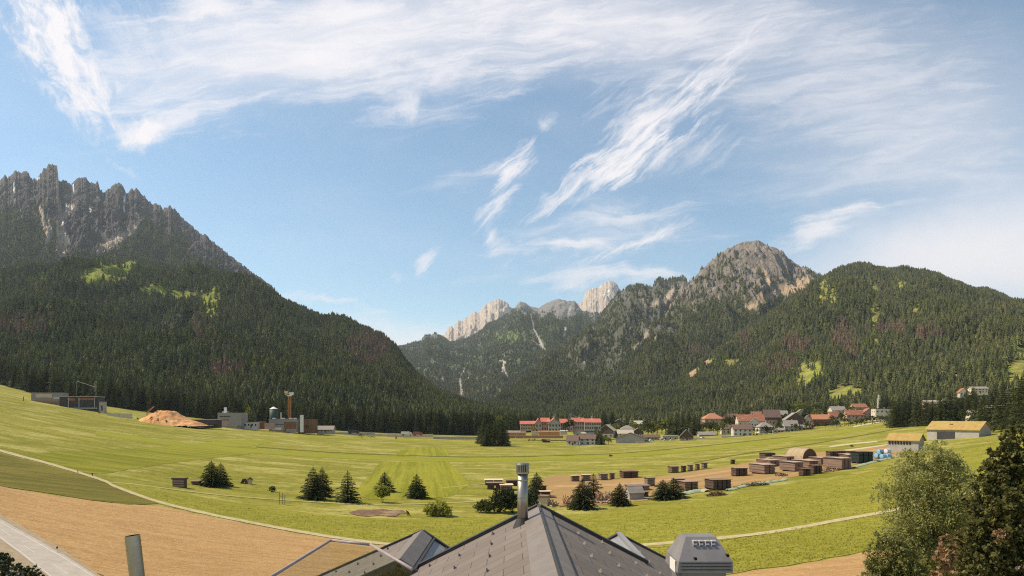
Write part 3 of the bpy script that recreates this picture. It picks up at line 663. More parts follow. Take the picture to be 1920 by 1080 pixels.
PTS = []   # x, y, z, height, variant
def scatter(n, p0, p1, y0, y1, keep):
    px = NR.uniform(p0, p1, n); q = NR.random(n)
    a, b_ = y0(px), y1(px)
    y = np.sqrt(a*a+(b_*b_-a*a)*q); x = (px-CX)/F*y
    return keep(px, x, y)
def dry_mask(px, py):
    n = nz(px, py, 16, 205); d = np.zeros_like(px)
    for c in ((378, 625, 26, 22), (40, 620, 50, 20), (690, 660, 45, 34), (420, 705, 40, 16), (1398, 645, 14, 24), (1490, 650, 30, 18), (1580, 635, 22, 30), (1665, 622, 40, 14), (1745, 632, 34, 12), (1470, 690, 40, 14), (1300, 660, 26, 10), (860, 745, 20, 10), (1500, 690, 34, 10), (1280, 560, 30, 10), (1600, 660, 20, 20)):
        d = np.maximum(d, ell(px, py, *c, n, .7))
    return d*.9
def add_on(M, n, p0, p1, hgt, tmin=0.0, tmax=1.03, dens_pow=1.0):
    px = NR.uniform(p0, p1, n); Z, D, B = M.par(px)
    a = B+tmin*(D-B); b_ = B+tmax*(D-B)
    y = np.sqrt(a*a+(b_*b_-a*a)*NR.random(n)); x = (px-CX)/F*y
    z, t, H = M.h(x, y)
    py = HY-(z-CAMZ)/y*F
    mk = M.mask(px, py, x, y)
    pk = (1-mk[:, 0])*(1-.95*mk[:, 1])*(1-mk[:, 2])*(1-mk[:, 3])
    pk *= .35+.65*sm(-.55, -.15, fbm(x/90, y/90, 3, 300))
    zt = terrain(x, y)
    ok = (NR.random(n) < pk) & (H > 15) & (zt <= z+2) & visible(px, y, z)
    px, py, x, y, z = px[ok], py[ok], x[ok], y[ok], z[ok]
    k = len(px)
    hh = hgt*(.62+.55*NR.random(k))*(1-.12*fbm(x/50, y/50, 2, 8))
    v = NR.integers(0, 4, k)
    dm = dry_mask(px, py); v = np.where(NR.random(k) < dm+.012, 4+NR.integers(0, 2, k), v)
    g = np.clip(M.mask(px, py+3, x, y)[:, 1]+M.mask(px+4, py-3, x, y)[:, 1], 0, 1)
    lp_ = sm(.05, .42, fbm(x/140, y/140, 4, 411)+.25*fbm(x/35, y/35, 2, 412)); v = np.where(NR.random(k) < .75*g+.05+.34*lp_, 6+NR.integers(0, 2, k), v)
    PTS.append(np.stack([x, y, z-.5, hh, v], -1)); print('forest', M.name, k)
add_on(M1F, 100000, -420, 1110, 20)
add_on(M1, 80000, -300, 600, 20, .30)
add_on(M4, 110000, 1080, 2250, 20)
add_on(M3, 70000, 1040, 1620, 20)
add_on(M2C, 60000, 880, 1480, 20)
add_on(M2, 110000, 690, 1420, 26)
# wood on the valley floor behind the meadows
EDGE = None
def flat_wood(n, p0, p1, dmax):
    px = NR.uniform(p0, p1, n); a = forest_D(px)+6; b_ = a+dmax
    y = np.sqrt(a*a+(b_*b_-a*a)*NR.random(n)); x = (px-CX)/F*y
    z = terrain(x, y); gz = ground(x, y)
    ok = (np.abs(z-gz) < 3)
    # keep the village meadow tongue open
    ok &= ~((px > 1040) & (y < 1000) & (px < 1660) & (NR.random(n) < .6))
    return x[ok], y[ok], z[ok]
fx_, fy_, fz_ = [], [], []
for n, p0, p1, dm in ((4200, -420, 900, 260), (9000, 820, 1180, 1300), (3200, 1100, 1700, 500), (1800, 1640, 2300, 200)):
    x, y, z = flat_wood(n, p0, p1, dm); fx_.append(x); fy_.append(y); fz_.append(z)
X_, Y_, Z_ = np.concatenate(fx_), np.concatenate(fy_), np.concatenate(fz_)
ED = Y_-forest_D(CX+F*X_/Y_)
order = np.argsort(ED); pxo = CX+F*X_/Y_
front = np.zeros(len(X_), bool); cnt = 0
taken = []
for i in order:
    if cnt >= 270: break
    if not (-40 < pxo[i] < 1000) or ED[i] > 60: continue
    if any((X_[i]-a)**2+(Y_[i]-b_)**2 < 9 for a, b_ in taken): continue
    front[i] = True; cnt += 1; taken.append((X_[i], Y_[i]))
print('front trees', cnt, 'flat wood', len(X_))
bk = ~front
k = bk.sum()
v = NR.integers(0, 4, k); v = np.where(NR.random(k) < .05, 6, v)
PTS.append(np.stack([X_[bk], Y_[bk], Z_[bk]-.3, 25*(.6+.5*NR.random(k)), v], -1))
FR = [(X_[i], Y_[i], Z_[i]) for i in np.where(front)[0]]

def instancer(name, pts, meshes, mats=None, squash=None):
    """one stuff object: a point mesh that carries copies of the given meshes"""
    me = bpy.data.meshes.new(name); me.vertices.add(len(pts)); me.vertices.foreach_set('co', np.asarray(pts[:, :3], np.float32).ravel())
    setattr_f(me, 'scl', pts[:, 3]); setattr_f(me, 'var', pts[:, 4]); setattr_f(me, 'rot', NR.random(len(pts))*6.283); setattr_f(me, 'wid', pts[:, 3]*(.85+.4*NR.random(len(pts))))
    o = link(name, me)
    ng = bpy.data.node_groups.new(name, 'GeometryNodeTree')
    ng.interface.new_socket('Geometry', in_out='INPUT', socket_type='NodeSocketGeometry'); ng.interface.new_socket('Geometry', in_out='OUTPUT', socket_type='NodeSocketGeometry')
    N = ng.nodes; L = ng.links; gi = N.new('NodeGroupInput'); go = N.new('NodeGroupOutput'); jn = N.new('GeometryNodeJoinGeometry')
    def na(nm):
        n = N.new('GeometryNodeInputNamedAttribute'); n.data_type = 'FLOAT'; n.inputs['Name'].default_value = nm; return n.outputs[0]
    a_s, a_v, a_r, a_w = na('scl'), na('var'), na('rot'), na('wid')
    cs = N.new('ShaderNodeCombineXYZ'); L.new(a_w, cs.inputs[0]); L.new(a_w, cs.inputs[1]); L.new(a_s, cs.inputs[2])
    cr = N.new('ShaderNodeCombineXYZ'); L.new(a_r, cr.inputs[2])
    for i, mm in enumerate(meshes):
        src = bpy.data.objects.new(mm.name, mm)   # source shape, never linked to the scene
        oi = N.new('GeometryNodeObjectInfo'); oi.inputs['Object'].default_value = src; oi.inputs['As Instance'].default_value = True
        cm = N.new('FunctionNodeCompare'); cm.data_type = 'FLOAT'; cm.operation = 'EQUAL'; cm.inputs[1].default_value = i; cm.inputs['Epsilon'].default_value = .25
        L.new(a_v, cm.inputs[0])
        ip = N.new('GeometryNodeInstanceOnPoints'); L.new(gi.outputs[0], ip.inputs['Points']); L.new(cm.outputs[0], ip.inputs['Selection']); L.new(oi.outputs['Geometry'], ip.inputs['Instance'])
        L.new(cs.outputs[0], ip.inputs['Scale']); L.new(cr.outputs[0], ip.inputs['Rotation']); L.new(ip.outputs[0], jn.inputs[0])
    L.new(jn.outputs[0], go.inputs[0])
    md = o.modifiers.new('copies', 'NODES'); md.node_group = ng
    return o
ALL = np.concatenate(PTS); print('forest total', len(ALL))
tag(instancer('forest', ALL, far_meshes), kind='stuff', label='dense dark conifer forest covering the slopes round the valley')
# ------------------------------------------------------------------ object helpers
class MB:
    def __init__(s): s.v = []; s.f = []; s.m = []
    def face(s, pts, mi=0):
        i = len(s.v); s.v.extend(tuple(p) for p in pts); s.f.append(tuple(range(i, i+len(pts)))); s.m.append(mi)
    def box(s, x0, x1, y0, y1, z0, z1, mi=0, top=True, bot=True, tap=0.0):
        i = len(s.v); t = tap
        s.v += [(x0, y0, z0), (x1, y0, z0), (x1, y1, z0), (x0, y1, z0), (x0+t, y0+t, z1), (x1-t, y0+t, z1), (x1-t, y1-t, z1), (x0+t, y1-t, z1)]
        F_ = [(0, 1, 5, 4), (1, 2, 6, 5), (2, 3, 7, 6), (3, 0, 4, 7)]
        if top: F_.append((4, 5, 6, 7))
        if bot: F_.append((3, 2, 1, 0))
        for q in F_: s.f.append(tuple(i+k for k in q)); s.m.append(mi)
    def prism(s, prof, a0, a1, axis='x', mi=0, caps=True):
        """closed profile extruded along an axis; profile is in the other axis and z"""
        n = len(prof); i = len(s.v)
        for a in (a0, a1):
            for p, z in prof: s.v.append((a, p, z) if axis == 'x' else (p, a, z))
        for k in range(n): s.f.append((i+k, i+(k+1) % n, i+n+(k+1) % n, i+n+k)); s.m.append(mi)
        if caps: s.f.append(tuple(i+k for k in range(n-1, -1, -1))); s.f.append(tuple(i+n+k for k in range(n))); s.m += [mi, mi]
    def bar(s, a, b, r, n=8, mi=0, r2=None, caps=True):
        a = Vector(a); b = Vector(b); q = (b-a).to_track_quat('Z', 'Y'); i = len(s.v); r2 = r if r2 is None else r2
        for c, rr in ((a, r), (b, r2)):
            for j in range(n): s.v.append(tuple(c+q @ Vector((rr*math.cos(6.2832*j/n), rr*math.sin(6.2832*j/n), 0))))
        for j in range(n): s.f.append((i+j, i+(j+1) % n, i+n+(j+1) % n, i+n+j)); s.m.append(mi)
        if caps: s.f.append(tuple(i+k for k in range(n-1, -1, -1))); s.f.append(tuple(i+n+k for k in range(n))); s.m += [mi, mi]
    def build(s, name, mats, parent=None, smooth=False, loc=None, rotz=0.0, fix=True):
        me = bpy.data.meshes.new(name); me.from_pydata(s.v, [], s.f)
        for m in (mats if isinstance(mats, (list, tuple)) else [mats]): me.materials.append(m)
        me.polygons.foreach_set('material_index', s.m)
        if fix:
            bm = bmesh.new(); bm.from_mesh(me); bmesh.ops.recalc_face_normals(bm, faces=bm.faces); bm.to_mesh(me); bm.free()
        if smooth: me.polygons.foreach_set('use_smooth', [True]*len(me.polygons))
        return link(name, me, parent, loc, rotz)
def thing(name, label, cat, loc=(0, 0, 0), rotz=0.0, group=None):
    o = bpy.data.objects.new(name, None); COL.objects.link(o); o.location = loc; o.rotation_euler = (0, 0, rotz); o.empty_display_size = .3; o['kind'] = 'thing'
    return tag(o, label, cat, group)
KIDS = {}
def dup(root, loc, rotz, scale=(1, 1, 1), label=None, group=None):
    r = root.copy(); COL.objects.link(r); r.location = loc; r.rotation_euler = (0, 0, rotz); r.scale = scale
    if label: r['label'] = label
    if group: r['group'] = group
    for ch in KIDS[root.name]:
        c = ch.copy(); COL.objects.link(c); c.parent = r
    return r

# palette
W_WHITE = pm('plaster_white', (.62, .57, .50), (.52, .48, .41), .5, .9, .1)
W_CREAM = pm('plaster_cream', (.62, .54, .42), (.52, .45, .34), .5, .9, .1)
W_GREY = pm('concrete', (.42, .38, .34), (.33, .30, .26), .6, .9, .2)
W_LGREY = pm('panel_grey', (.33, .29, .27), (.25, .22, .21), .5, .8, .1, (1, 1, 6))
W_WOOD = pm('dark_boards', (.13, .085, .055), (.075, .048, .032), 3, .85, .3, (6, 6, .3))
W_RED = pm('red_render', (.33, .125, .09), (.27, .10, .07), .6, .9, .1)
W_PINK = pm('pink_render', (.46, .31, .25), (.38, .25, .2), .6, .9, .1)
R_RED = pm('red_tiles', (.33, .135, .085), (.24, .10, .062), 1.0, .8, .3, (1, 1, 3), c3=(.42, .19, .13))
R_HOTEL = pm('hotel_tiles', (.50, .145, .105), (.38, .10, .075), 1.0, .8, .3, (1, 1, 3), c3=(.56, .24, .18))
R_ORANGE = pm('orange_tiles', (.44, .20, .11), (.34, .145, .08), 1.0, .8, .3, (1, 1, 3))
R_BROWN = pm('brown_tiles', (.17, .105, .085), (.12, .075, .06), 1.0, .8, .3, (1, 1, 3))
R_GREY = pm('grey_roof', (.30, .26, .23), (.22, .19, .17), .8, .8, .2, (1, 1, 3))
R_PALE = pm('pale_roof', (.50, .44, .34), (.42, .36, .28), .8, .8, .2, (1, 1, 3))
R_TURF = pm('turf_roof', (.40, .27, .095), (.31, .20, .06), .6, .95, .5, c3=(.30, .26, .07))
R_DARK = pm('dark_metal', (.060, .055, .058), (.04, .037, .04), .6, .6, .1)
GLASS = pm('window_glass', (.035, .04, .045), (.02, .024, .03), 1, .15, 0, spec=.6)
FRAME = pm('window_frame', (.55, .5, .44), (.5, .45, .4), 2, .7, 0)
DOORM = pm('door_wood', (.12, .07, .045), (.08, .05, .03), 2, .7, .1)
CHIM = pm('chimney_render', (.45, .40, .34), (.36, .31, .26), 1, .9, .1)
RUST = pm('rust_cladding', (.24, .12, .065), (.17, .085, .05), .6, .9, .1, (1, 1, .2))
WHITE_M = pm('white_metal', (.75, .72, .68), (.66, .62, .58), 1, .5, 0)
GREY_M = pm('grey_metal', (.38, .36, .35), (.30, .28, .27), 1, .5, .05, metal=.3)

def window(parent, x, y, z, w_, h_, face='f'):
    m = MB()
    if face == 'f':
        m.box(x-w_/2-.12, x+w_/2+.12, y-.05, y+.02, z-.12, z+h_+.12, 1); m.box(x-w_/2, x+w_/2, y-.075, y-.045, z, z+h_, 0)
    else:
        s = -1 if face == 'l' else 1
        a, b_ = sorted((x+s*.05, x-s*.02)); m.box(a, b_, y-w_/2-.12, y+w_/2+.12, z-.12, z+h_+.12, 1)
        a, b_ = sorted((x+s*.075, x+s*.045)); m.box(a, b_, y-w_/2, y+w_/2, z, z+h_, 0)
    return m.build('window', [GLASS, FRAME], parent)
def house(name, label, cat, l, r, base, top, wall=W_WHITE, roof=R_BROWN, ridge='x', yaw=0.0, ef=.58, ratio=.8, D=None, wins=(3, 2), side=(2, 2), chim=1, upper=None, balcony=False, kind='gable', group='village houses', over=.7, lift=0.0, door=True):
    mid = (l+r)/2; D = D or depth(mid, base); a = math.radians(yaw)
    Wp = (r-l)/F*D; H = (base-top)/F*D; w_ = Wp/(abs(math.cos(a))+ratio*abs(math.sin(a))); d = w_*ratio
    if w_ < 2*over+2: over = .25*w_/2
    p = at(mid, D=D+d*.5); p.z = CAMZ-(base-HY)/F*D+lift
    T_ = thing(name, label, cat, p, a, group)
    h = H*ef if kind != 'flat' else H-.4; rr = H-h
    wx, dy = w_/2, d/2
    m = MB()
    if kind == 'flat':
        m.box(-wx, wx, -dy, dy, -2, h, 0, True, False)
    elif kind == 'hip':
        m.box(-wx, wx, -dy, dy, -2, h, 0, False, False)
    elif ridge == 'x':
        for s in (-1, 1): m.face([(-wx, s*dy, -2), (wx, s*dy, -2), (wx, s*dy, h), (-wx, s*dy, h)])
        for s in (-1, 1): m.face([(s*wx, -dy, -2), (s*wx, dy, -2), (s*wx, dy, h), (s*wx, 0, h+rr), (s*wx, -dy, h)])
    else:
        for s in (-1, 1): m.face([(s*wx, -dy, -2), (s*wx, dy, -2), (s*wx, dy, h), (s*wx, -dy, h)])
        for s in (-1, 1): m.face([(-wx, s*dy, -2), (wx, s*dy, -2), (wx, s*dy, h), (0, s*dy, h+rr), (-wx, s*dy, h)])
    m.build('wall', [wall], T_)
    q = MB(); th = .3; o = over
    if kind == 'flat':
        q.box(-wx-.2, wx+.2, -dy-.2, dy+.2, h+.003, h+.4)
    elif kind == 'hip':
        k = max(.3, wx-dy); ze = h-o*rr/dy
        for dz in (0,):
            E = [(-wx-o, -dy-o, ze), (wx+o, -dy-o, ze), (wx+o, dy+o, ze), (-wx-o, dy+o, ze)]; Rg = [(-k, 0, h+rr), (k, 0, h+rr)]
            q.face([E[0], E[1], Rg[1], Rg[0]]); q.face([E[1], E[2], Rg[1]]); q.face([E[2], E[3], Rg[0], Rg[1]]); q.face([E[3], E[0], Rg[0]])
            B_ = [(x, y, z-.25) for x, y, z in E]; q.face(B_[::-1])
            for i in range(4): q.face([E[i], B_[i], B_[(i+1) % 4], E[(i+1) % 4]])
    else:
        half_ = dy if ridge == 'x' else wx; lng = (wx if ridge == 'x' else dy)+o; sl_ = rr/half_; e = half_+o; ze = h-o*sl_
        prof = [(-e, ze), (0, h+rr), (e, ze), (e, ze+th), (0, h+rr+th), (-e, ze+th)]
        q.prism(prof, -lng, lng, ridge)
    ro = q.build('roof', [roof], T_)
    if upper:
        u = MB(); zz = h*.52
        if ridge == 'y' and kind == 'gable': u.prism([(-wx, zz), (wx, zz), (wx, h), (0, h+rr-.05), (-wx, h)], -dy-.06, -dy-.003, 'y')
        else: u.box(-wx-.05, wx+.05, -dy-.06, -dy-.003, zz, h)
        if kind != 'flat':
            if ridge == 'x' and kind == 'gable': u.prism([(-dy, zz), (dy, zz), (dy, h), (0, h+rr-.05), (-dy, h)], -wx-.06, -wx-.003, 'x')
            else: u.box(-wx-.06, -wx-.003, -dy, dy, zz, h)
        u.build('timber_storey', [upper], T_)
    off = .08 if upper else 0.0
    nx, ny = wins; fl = h/max(1, ny)
    for j in range(ny):
        for i in range(nx):
            window(T_, -wx+w_*(i+.5)/nx, -dy-off, fl*j+fl*.32, min(1.3, w_/nx*.45), min(1.5, fl*.46))
    nx, ny = side; fl = h/max(1, ny)
    sd = 'l' if math.sin(a) <= 0.15 and mid > 960-400 and yaw <= 0 else ('l' if yaw <= 0 else 'r')
    sx = -wx-off if sd == 'l' else wx+.0
    for j in range(ny):
        for i in range(nx): window(T_, sx, -dy+d*(i+.5)/nx, fl*j+fl*.32, min(1.2, d/nx*.45), min(1.5, fl*.46), sd)
    if balcony:
        b_ = MB(); zz = h*.5; b_.box(-wx*.9, wx*.9, -dy-1.3, -dy-.1, zz-.15, zz); b_.box(-wx*.9, wx*.9, -dy-1.3, -dy-1.2, zz, zz+1.0)
        b_.build('balcony', [W_WOOD], T_)
    if door and wins[1] > 0:
        b_ = MB(); b_.box(wx*.1-.55, wx*.1+.55, -dy-.1-off, -dy-.03-off, -.3, 2.1); b_.build('door', [DOORM], T_)
    for c in range(chim):
        b_ = MB(); x = wx*(.35-.8*c); y = dy*.18
        zt = h+rr; b_.box(x-.4, x+.4, y-.4, y+.4, (h+rr*.5) if kind != 'flat' else h, zt+1.0); b_.box(x-.5, x+.5, y-.5, y+.5, zt+1.0, zt+1.15)
        b_.build('chimney', [CHIM], ro)
    return T_

# ------------------------------------------------------------------ village
V_ = 'village houses'
G2 = 'farmhouses in the middle of the valley edge'
house('farmhouse', 'small white farm cottage with brown roof joined left of the taller white farmhouse', 'house', 1062, 1087, 835, 817, W_WHITE, R_BROWN, 'x', -14, .5, 1.1, wins=(2, 1), side=(2, 2), chim=0, group=G2)
house('farmhouse', 'tall white farmhouse with grey-brown roof and dark windows at the meadow edge', 'house', 1086, 1118, 834, 815.5, W_WHITE, R_BROWN, 'x', -10, .62, .7, wins=(3, 2), side=(1, 2), group=G2)
house('barn', 'wide low barn with brown roof and dark gate opening toward the meadow', 'barn', 1153, 1211, 830.5, 812, W_GREY, R_BROWN, 'y', -12, .45, .55, wins=(0, 0), side=(0, 0), chim=0, group=G2)
house('chalet', 'large chalet with pale sloping roof and dark timber gable behind the white farmhouse', 'house', 1121, 1157, 820, 796.5, W_GREY, R_PALE, 'y', -22, .55, .9, D=640, wins=(3, 2), side=(2, 2), upper=W_WOOD, group=G2)
house('farm_shed', 'long farm shed with pale straw-coloured roof behind the white farmhouse', 'shed', 1075, 1117, 818, 806.5, W_CREAM, R_PALE, 'x', -5, .5, .4, D=600, wins=(3, 1), side=(0, 0), chim=0, group=G2)
house('farm_shed', 'pale grey roofed workshop with small dormers behind the brown barn', 'shed', 1157, 1186, 818, 806, W_CREAM, R_PALE, 'x', 0, .45, .6, D=640, wins=(3, 1), side=(0, 0), chim=0, group=G2)
house('farmhouse', 'yellowish gabled house with dark timber front right of the workshop', 'house', 1184, 1208, 818, 802.5, W_CREAM, R_PALE, 'y', -10, .5, .9, D=660, wins=(2, 1), side=(1, 1), upper=W_WOOD, group=G2)
house('farmhouse', 'pink-brown house with hipped roof above the pale workshop', 'house', 1164, 1188, 809, 797.5, W_PINK, R_GREY, 'x', 0, .5, .8, D=760, kind='hip', wins=(3, 1), side=(0, 0), group=G2)
house('chalet', 'small cream chalet half hidden among trees below the valley wood', 'house', 1149, 1171, 799, 786, W_CREAM, R_PALE, 'y', -8, .5, .9, D=930, wins=(2, 2), side=(1, 1), upper=W_WOOD, group=G2)
house('chalet', 'pale roofed house standing in the round trees beyond the brown barn', 'house', 1189, 1204, 803, 789, W_PINK, R_PALE, 'x', 0, .6, .9, D=900, wins=(2, 2), side=(1, 1), group=G2)
house('farm_shed', 'low reddish-brown shed beside the barn and the parked trailers', 'shed', 1207, 1235, 825, 815.5, W_GREY, R_BROWN, 'x', 0, .55, .5, D=560, wins=(2, 1), side=(0, 0), chim=0, group=G2)
house('farm_shed', 'light grey box shed in the yard between barn and steep roofed chalet', 'shed', 1241, 1270, 827, 816.5, W_GREY, R_PALE, 'x', 0, .8, .5, D=560, kind='flat', wins=(3, 1), side=(0, 0), chim=0, group=G2)
house('chalet', 'grey chalet with long steep left roof slope near the timber yard trees', 'house', 1272, 1302, 826, 805.5, W_GREY, R_GREY, 'y', -14, .35, .9, wins=(2, 1), side=(2, 1), upper=W_WOOD, group=G2)
house('farm_shed', 'long dark low shed right of the steep roofed chalet', 'shed', 1309, 1340, 822, 810, W_GREY, R_GREY, 'x', 0, .6, .45, D=600, wins=(3, 1), side=(0, 0), chim=0, group=G2)
house('villa', 'beige villa with broad orange hipped roof among trees left of the village', 'house', 1317, 1353, 799, 774.5, W_PINK, R_ORANGE, 'x', 0, .6, .8, D=760, kind='hip', wins=(4, 2), side=(2, 2), group=V_)
house('village_house', 'white house with dark brown roof at the near left end of the village', 'house', 1372, 1409, 817.5, 796.5, W_WHITE, R_BROWN, 'x', -8, .62, .7, wins=(4, 2), side=(1, 2), group=V_)
house('village_house', 'long building with bright red roof behind the white dark roofed house', 'house', 1381, 1431, 800, 777.5, W_CREAM, R_RED, 'x', -4, .5, .45, D=660, wins=(6, 1), side=(1, 1), group=V_)
house('village_house', 'house with steep white gable front between red roofed buildings', 'house', 1404, 1426, 800, 784, W_WHITE, R_GREY, 'y', -18, .45, .9, D=610, wins=(2, 1), side=(1, 1), chim=0, group=V_)
house('village_house', 'big brown-red roofed house tallest in the left half of the village', 'house', 1430, 1461, 795, 768.5, W_PINK, R_BROWN, 'x', -6, .5, .8, D=700, wins=(4, 2), side=(2, 2), upper=W_WOOD, group=V_)
house('village_house', 'white house with grey hipped roof next to the low meadow hedge', 'house', 1420, 1446, 809, 791.5, W_WHITE, R_GREY, 'x', 0, .55, .8, D=590, kind='hip', wins=(3, 2), side=(1, 1), group=V_)
house('village_house', 'large grey-brown guest house with broad gable in the village middle', 'house', 1469, 1508, 802, 774, W_GREY, R_GREY, 'y', -10, .55, .8, D=650, wins=(4, 3), side=(2, 3), upper=W_WOOD, balcony=True, group=V_)
house('village_house', 'small grey house in front of the large grey-brown guest house', 'house', 1468, 1494, 808.5, 788.5, W_GREY, R_GREY, 'x', -6, .5, .8, wins=(3, 2), side=(1, 2), group=V_)
house('village_house', 'red walled house with orange-red roof and balconies facing the meadow', 'house', 1520, 1554, 799, 777.5, W_RED, R_ORANGE, 'x', -6, .62, .7, wins=(4, 2), side=(2, 2), balcony=True, group=V_)
house('village_house', 'white house with red roof touching the right side of the red house', 'house', 1554, 1572, 793.5, 772, W_WHITE, R_RED, 'x', 0, .6, .8, D=660, wins=(2, 2), side=(1, 1), group=V_)
house('village_house', 'low red tiled row house behind the right end hedge of the village', 'house', 1584, 1616, 785, 769, W_PINK, R_RED, 'x', 0, .5, .5, D=640, wins=(4, 1), side=(1, 1), group=V_)
house('village_house', 'red gabled house between the row house and the flat roofed white house', 'house', 1615, 1638, 784, 766, W_PINK, R_RED, 'y', -8, .55, .8, D=640, wins=(3, 2), side=(1, 1), group=V_)
house('village_house', 'modern white house with flat dark roof beside the conifer grove', 'house', 1637, 1670, 785, 766, W_CREAM, R_BROWN, 'x', -8, .8, .7, D=620, kind='flat', wins=(4, 2), side=(2, 2), group=V_)
house('village_house', 'grey roofed house at the back of the village below the wood', 'house', 1440, 1475, 786, 770, W_CREAM, R_GREY, 'x', 0, .5, .6, D=780, wins=(3, 1), side=(1, 1), group=V_)
house('village_house', 'house with pale grey gable roof behind the guest house', 'house', 1486, 1516, 784, 768, W_GREY, R_GREY, 'y', -14, .4, .7, D=760, wins=(2, 1), side=(1, 1), group=V_)
house('alpine_barn', 'long dark hay barn on the bright green hillside clearing', 'barn', 1576, 1615, 749, 741, W_WOOD, R_GREY, 'x', 0, .5, .4, D=1120, wins=(0, 0), side=(0, 0), chim=0, group=V_, lift=0)
G3 = 'houses on the right hillside'
house('hillside_house', 'white house with red gable highest on the right hillside', 'house', 1796, 1814, 742, 728, W_WHITE, R_RED, 'y', -14, .5, .9, D=640, wins=(2, 1), side=(1, 1), chim=0, group=G3)
house('hillside_house', 'long white hotel block behind the trees on the right hillside', 'house', 1818, 1848, 737, 725, W_CREAM, R_GREY, 'x', -6, .7, .5, D=660, wins=(5, 2), side=(1, 2), chim=0, group=G3)
house('hillside_house', 'pinkish house peeping over the conifer grove', 'house', 1732, 1760, 764, 750.5, W_PINK, R_PALE, 'x', 0, .6, .7, D=640, wins=(3, 1), side=(1, 1), chim=0, group=G3)
house('hillside_house', 'cream gabled house right above the conifer grove', 'house', 1764, 1781, 762, 746.5, W_CREAM, R_PALE, 'y', -10, .55, .8, D=640, wins=(2, 1), side=(1, 1), chim=0, group=G3)
house('hillside_house', 'cream house with pale gable roof behind the turf roofed building', 'house', 1816, 1848, 796, 769.5, W_CREAM, R_PALE, 'x', -8, .6, .8, D=430, wins=(3, 2), side=(1, 1), group=G3)
house('garage_row', 'long low white garage row climbing beside the hillside meadow', 'garage', 1846, 1893, 808, 786, W_WHITE, R_BROWN, 'x', 16, .62, .3, D=400, wins=(5, 1), side=(0, 0), chim=0, group=G3, door=False)

for args in (('cream house with brown roof left of the white dark roofed house', 1352, 1373, 812, 797, W_CREAM, R_BROWN, 'x', 0, .55, .8, 620), ('brown roofed house squeezed between guest house and red house', 1506, 1522, 797, 779, W_CREAM, R_BROWN, 'y', -10, .5, .8, 660),
             ('small red roofed house behind the white gable front', 1408, 1430, 786, 772, W_PINK, R_RED, 'x', -4, .5, .7, 760), ('grey roofed house behind the red roofed white house', 1556, 1582, 776, 762, W_CREAM, R_GREY, 'x', 0, .5, .7, 760),
             ('low white garage below the guest house beside the hedge', 1448, 1468, 811, 803, W_WHITE, R_GREY, 'x', 0, .6, .5, 580), ('low cream annex with grey roof right of the small grey house', 1494, 1516, 806, 797, W_CREAM, R_GREY, 'x', -4, .55, .6, 590),
             ('brown roofed house at the back between villa and long red roof', 1358, 1382, 790, 776, W_PINK, R_BROWN, 'x', 0, .5, .7, 760), ('red roofed house behind the row house near the grove', 1596, 1622, 770, 757, W_PINK, R_RED, 'x', 0, .5, .7, 800),
             ('flat long pink house just left of the red house', 1508, 1524, 804, 793, W_PINK, R_RED, 'x', 0, .6, .6, 600)):
    lb, l_, r_h, b_h, t_h, wm, rm, rg_, yw_, ef_, rt_, D_ = args
    house('village_house', lb, 'house', l_, r_h, b_h, t_h, wm, rm, rg_, yw_, ef_, rt_, D=D_, wins=(3, 2) if b_h-t_h > 12 else (3, 1), side=(1, 1), group=V_)
# church tower with onion dome
p = at(1648, D=860); p.z = CAMZ-(770-HY)/F*860
ct = thing('church_tower', 'slim white church tower with a small pointed cap beyond the village', 'tower', p)
m = MB(); m.box(-1.4, 1.4, -1.4, 1.4, -4, 15); m.build('wall', [W_GREY], ct)
m = MB()
prof = [(1.5, 15), (1.8, 15.5), (1.2, 16.4), (1.1, 17), (1.5, 18), (1.1, 19), (.4, 20), (.1, 22)]
for (r0, z0), (r1, z1) in zip(prof[:-1], prof[1:]): m.bar((0, 0, z0), (0, 0, z1), r0, 10, 0, r1, False)
m.build('spire', [W_GREY], ct)
for z in (5, 11): window(ct, 0, -1.4, z, 1.0, 1.8)

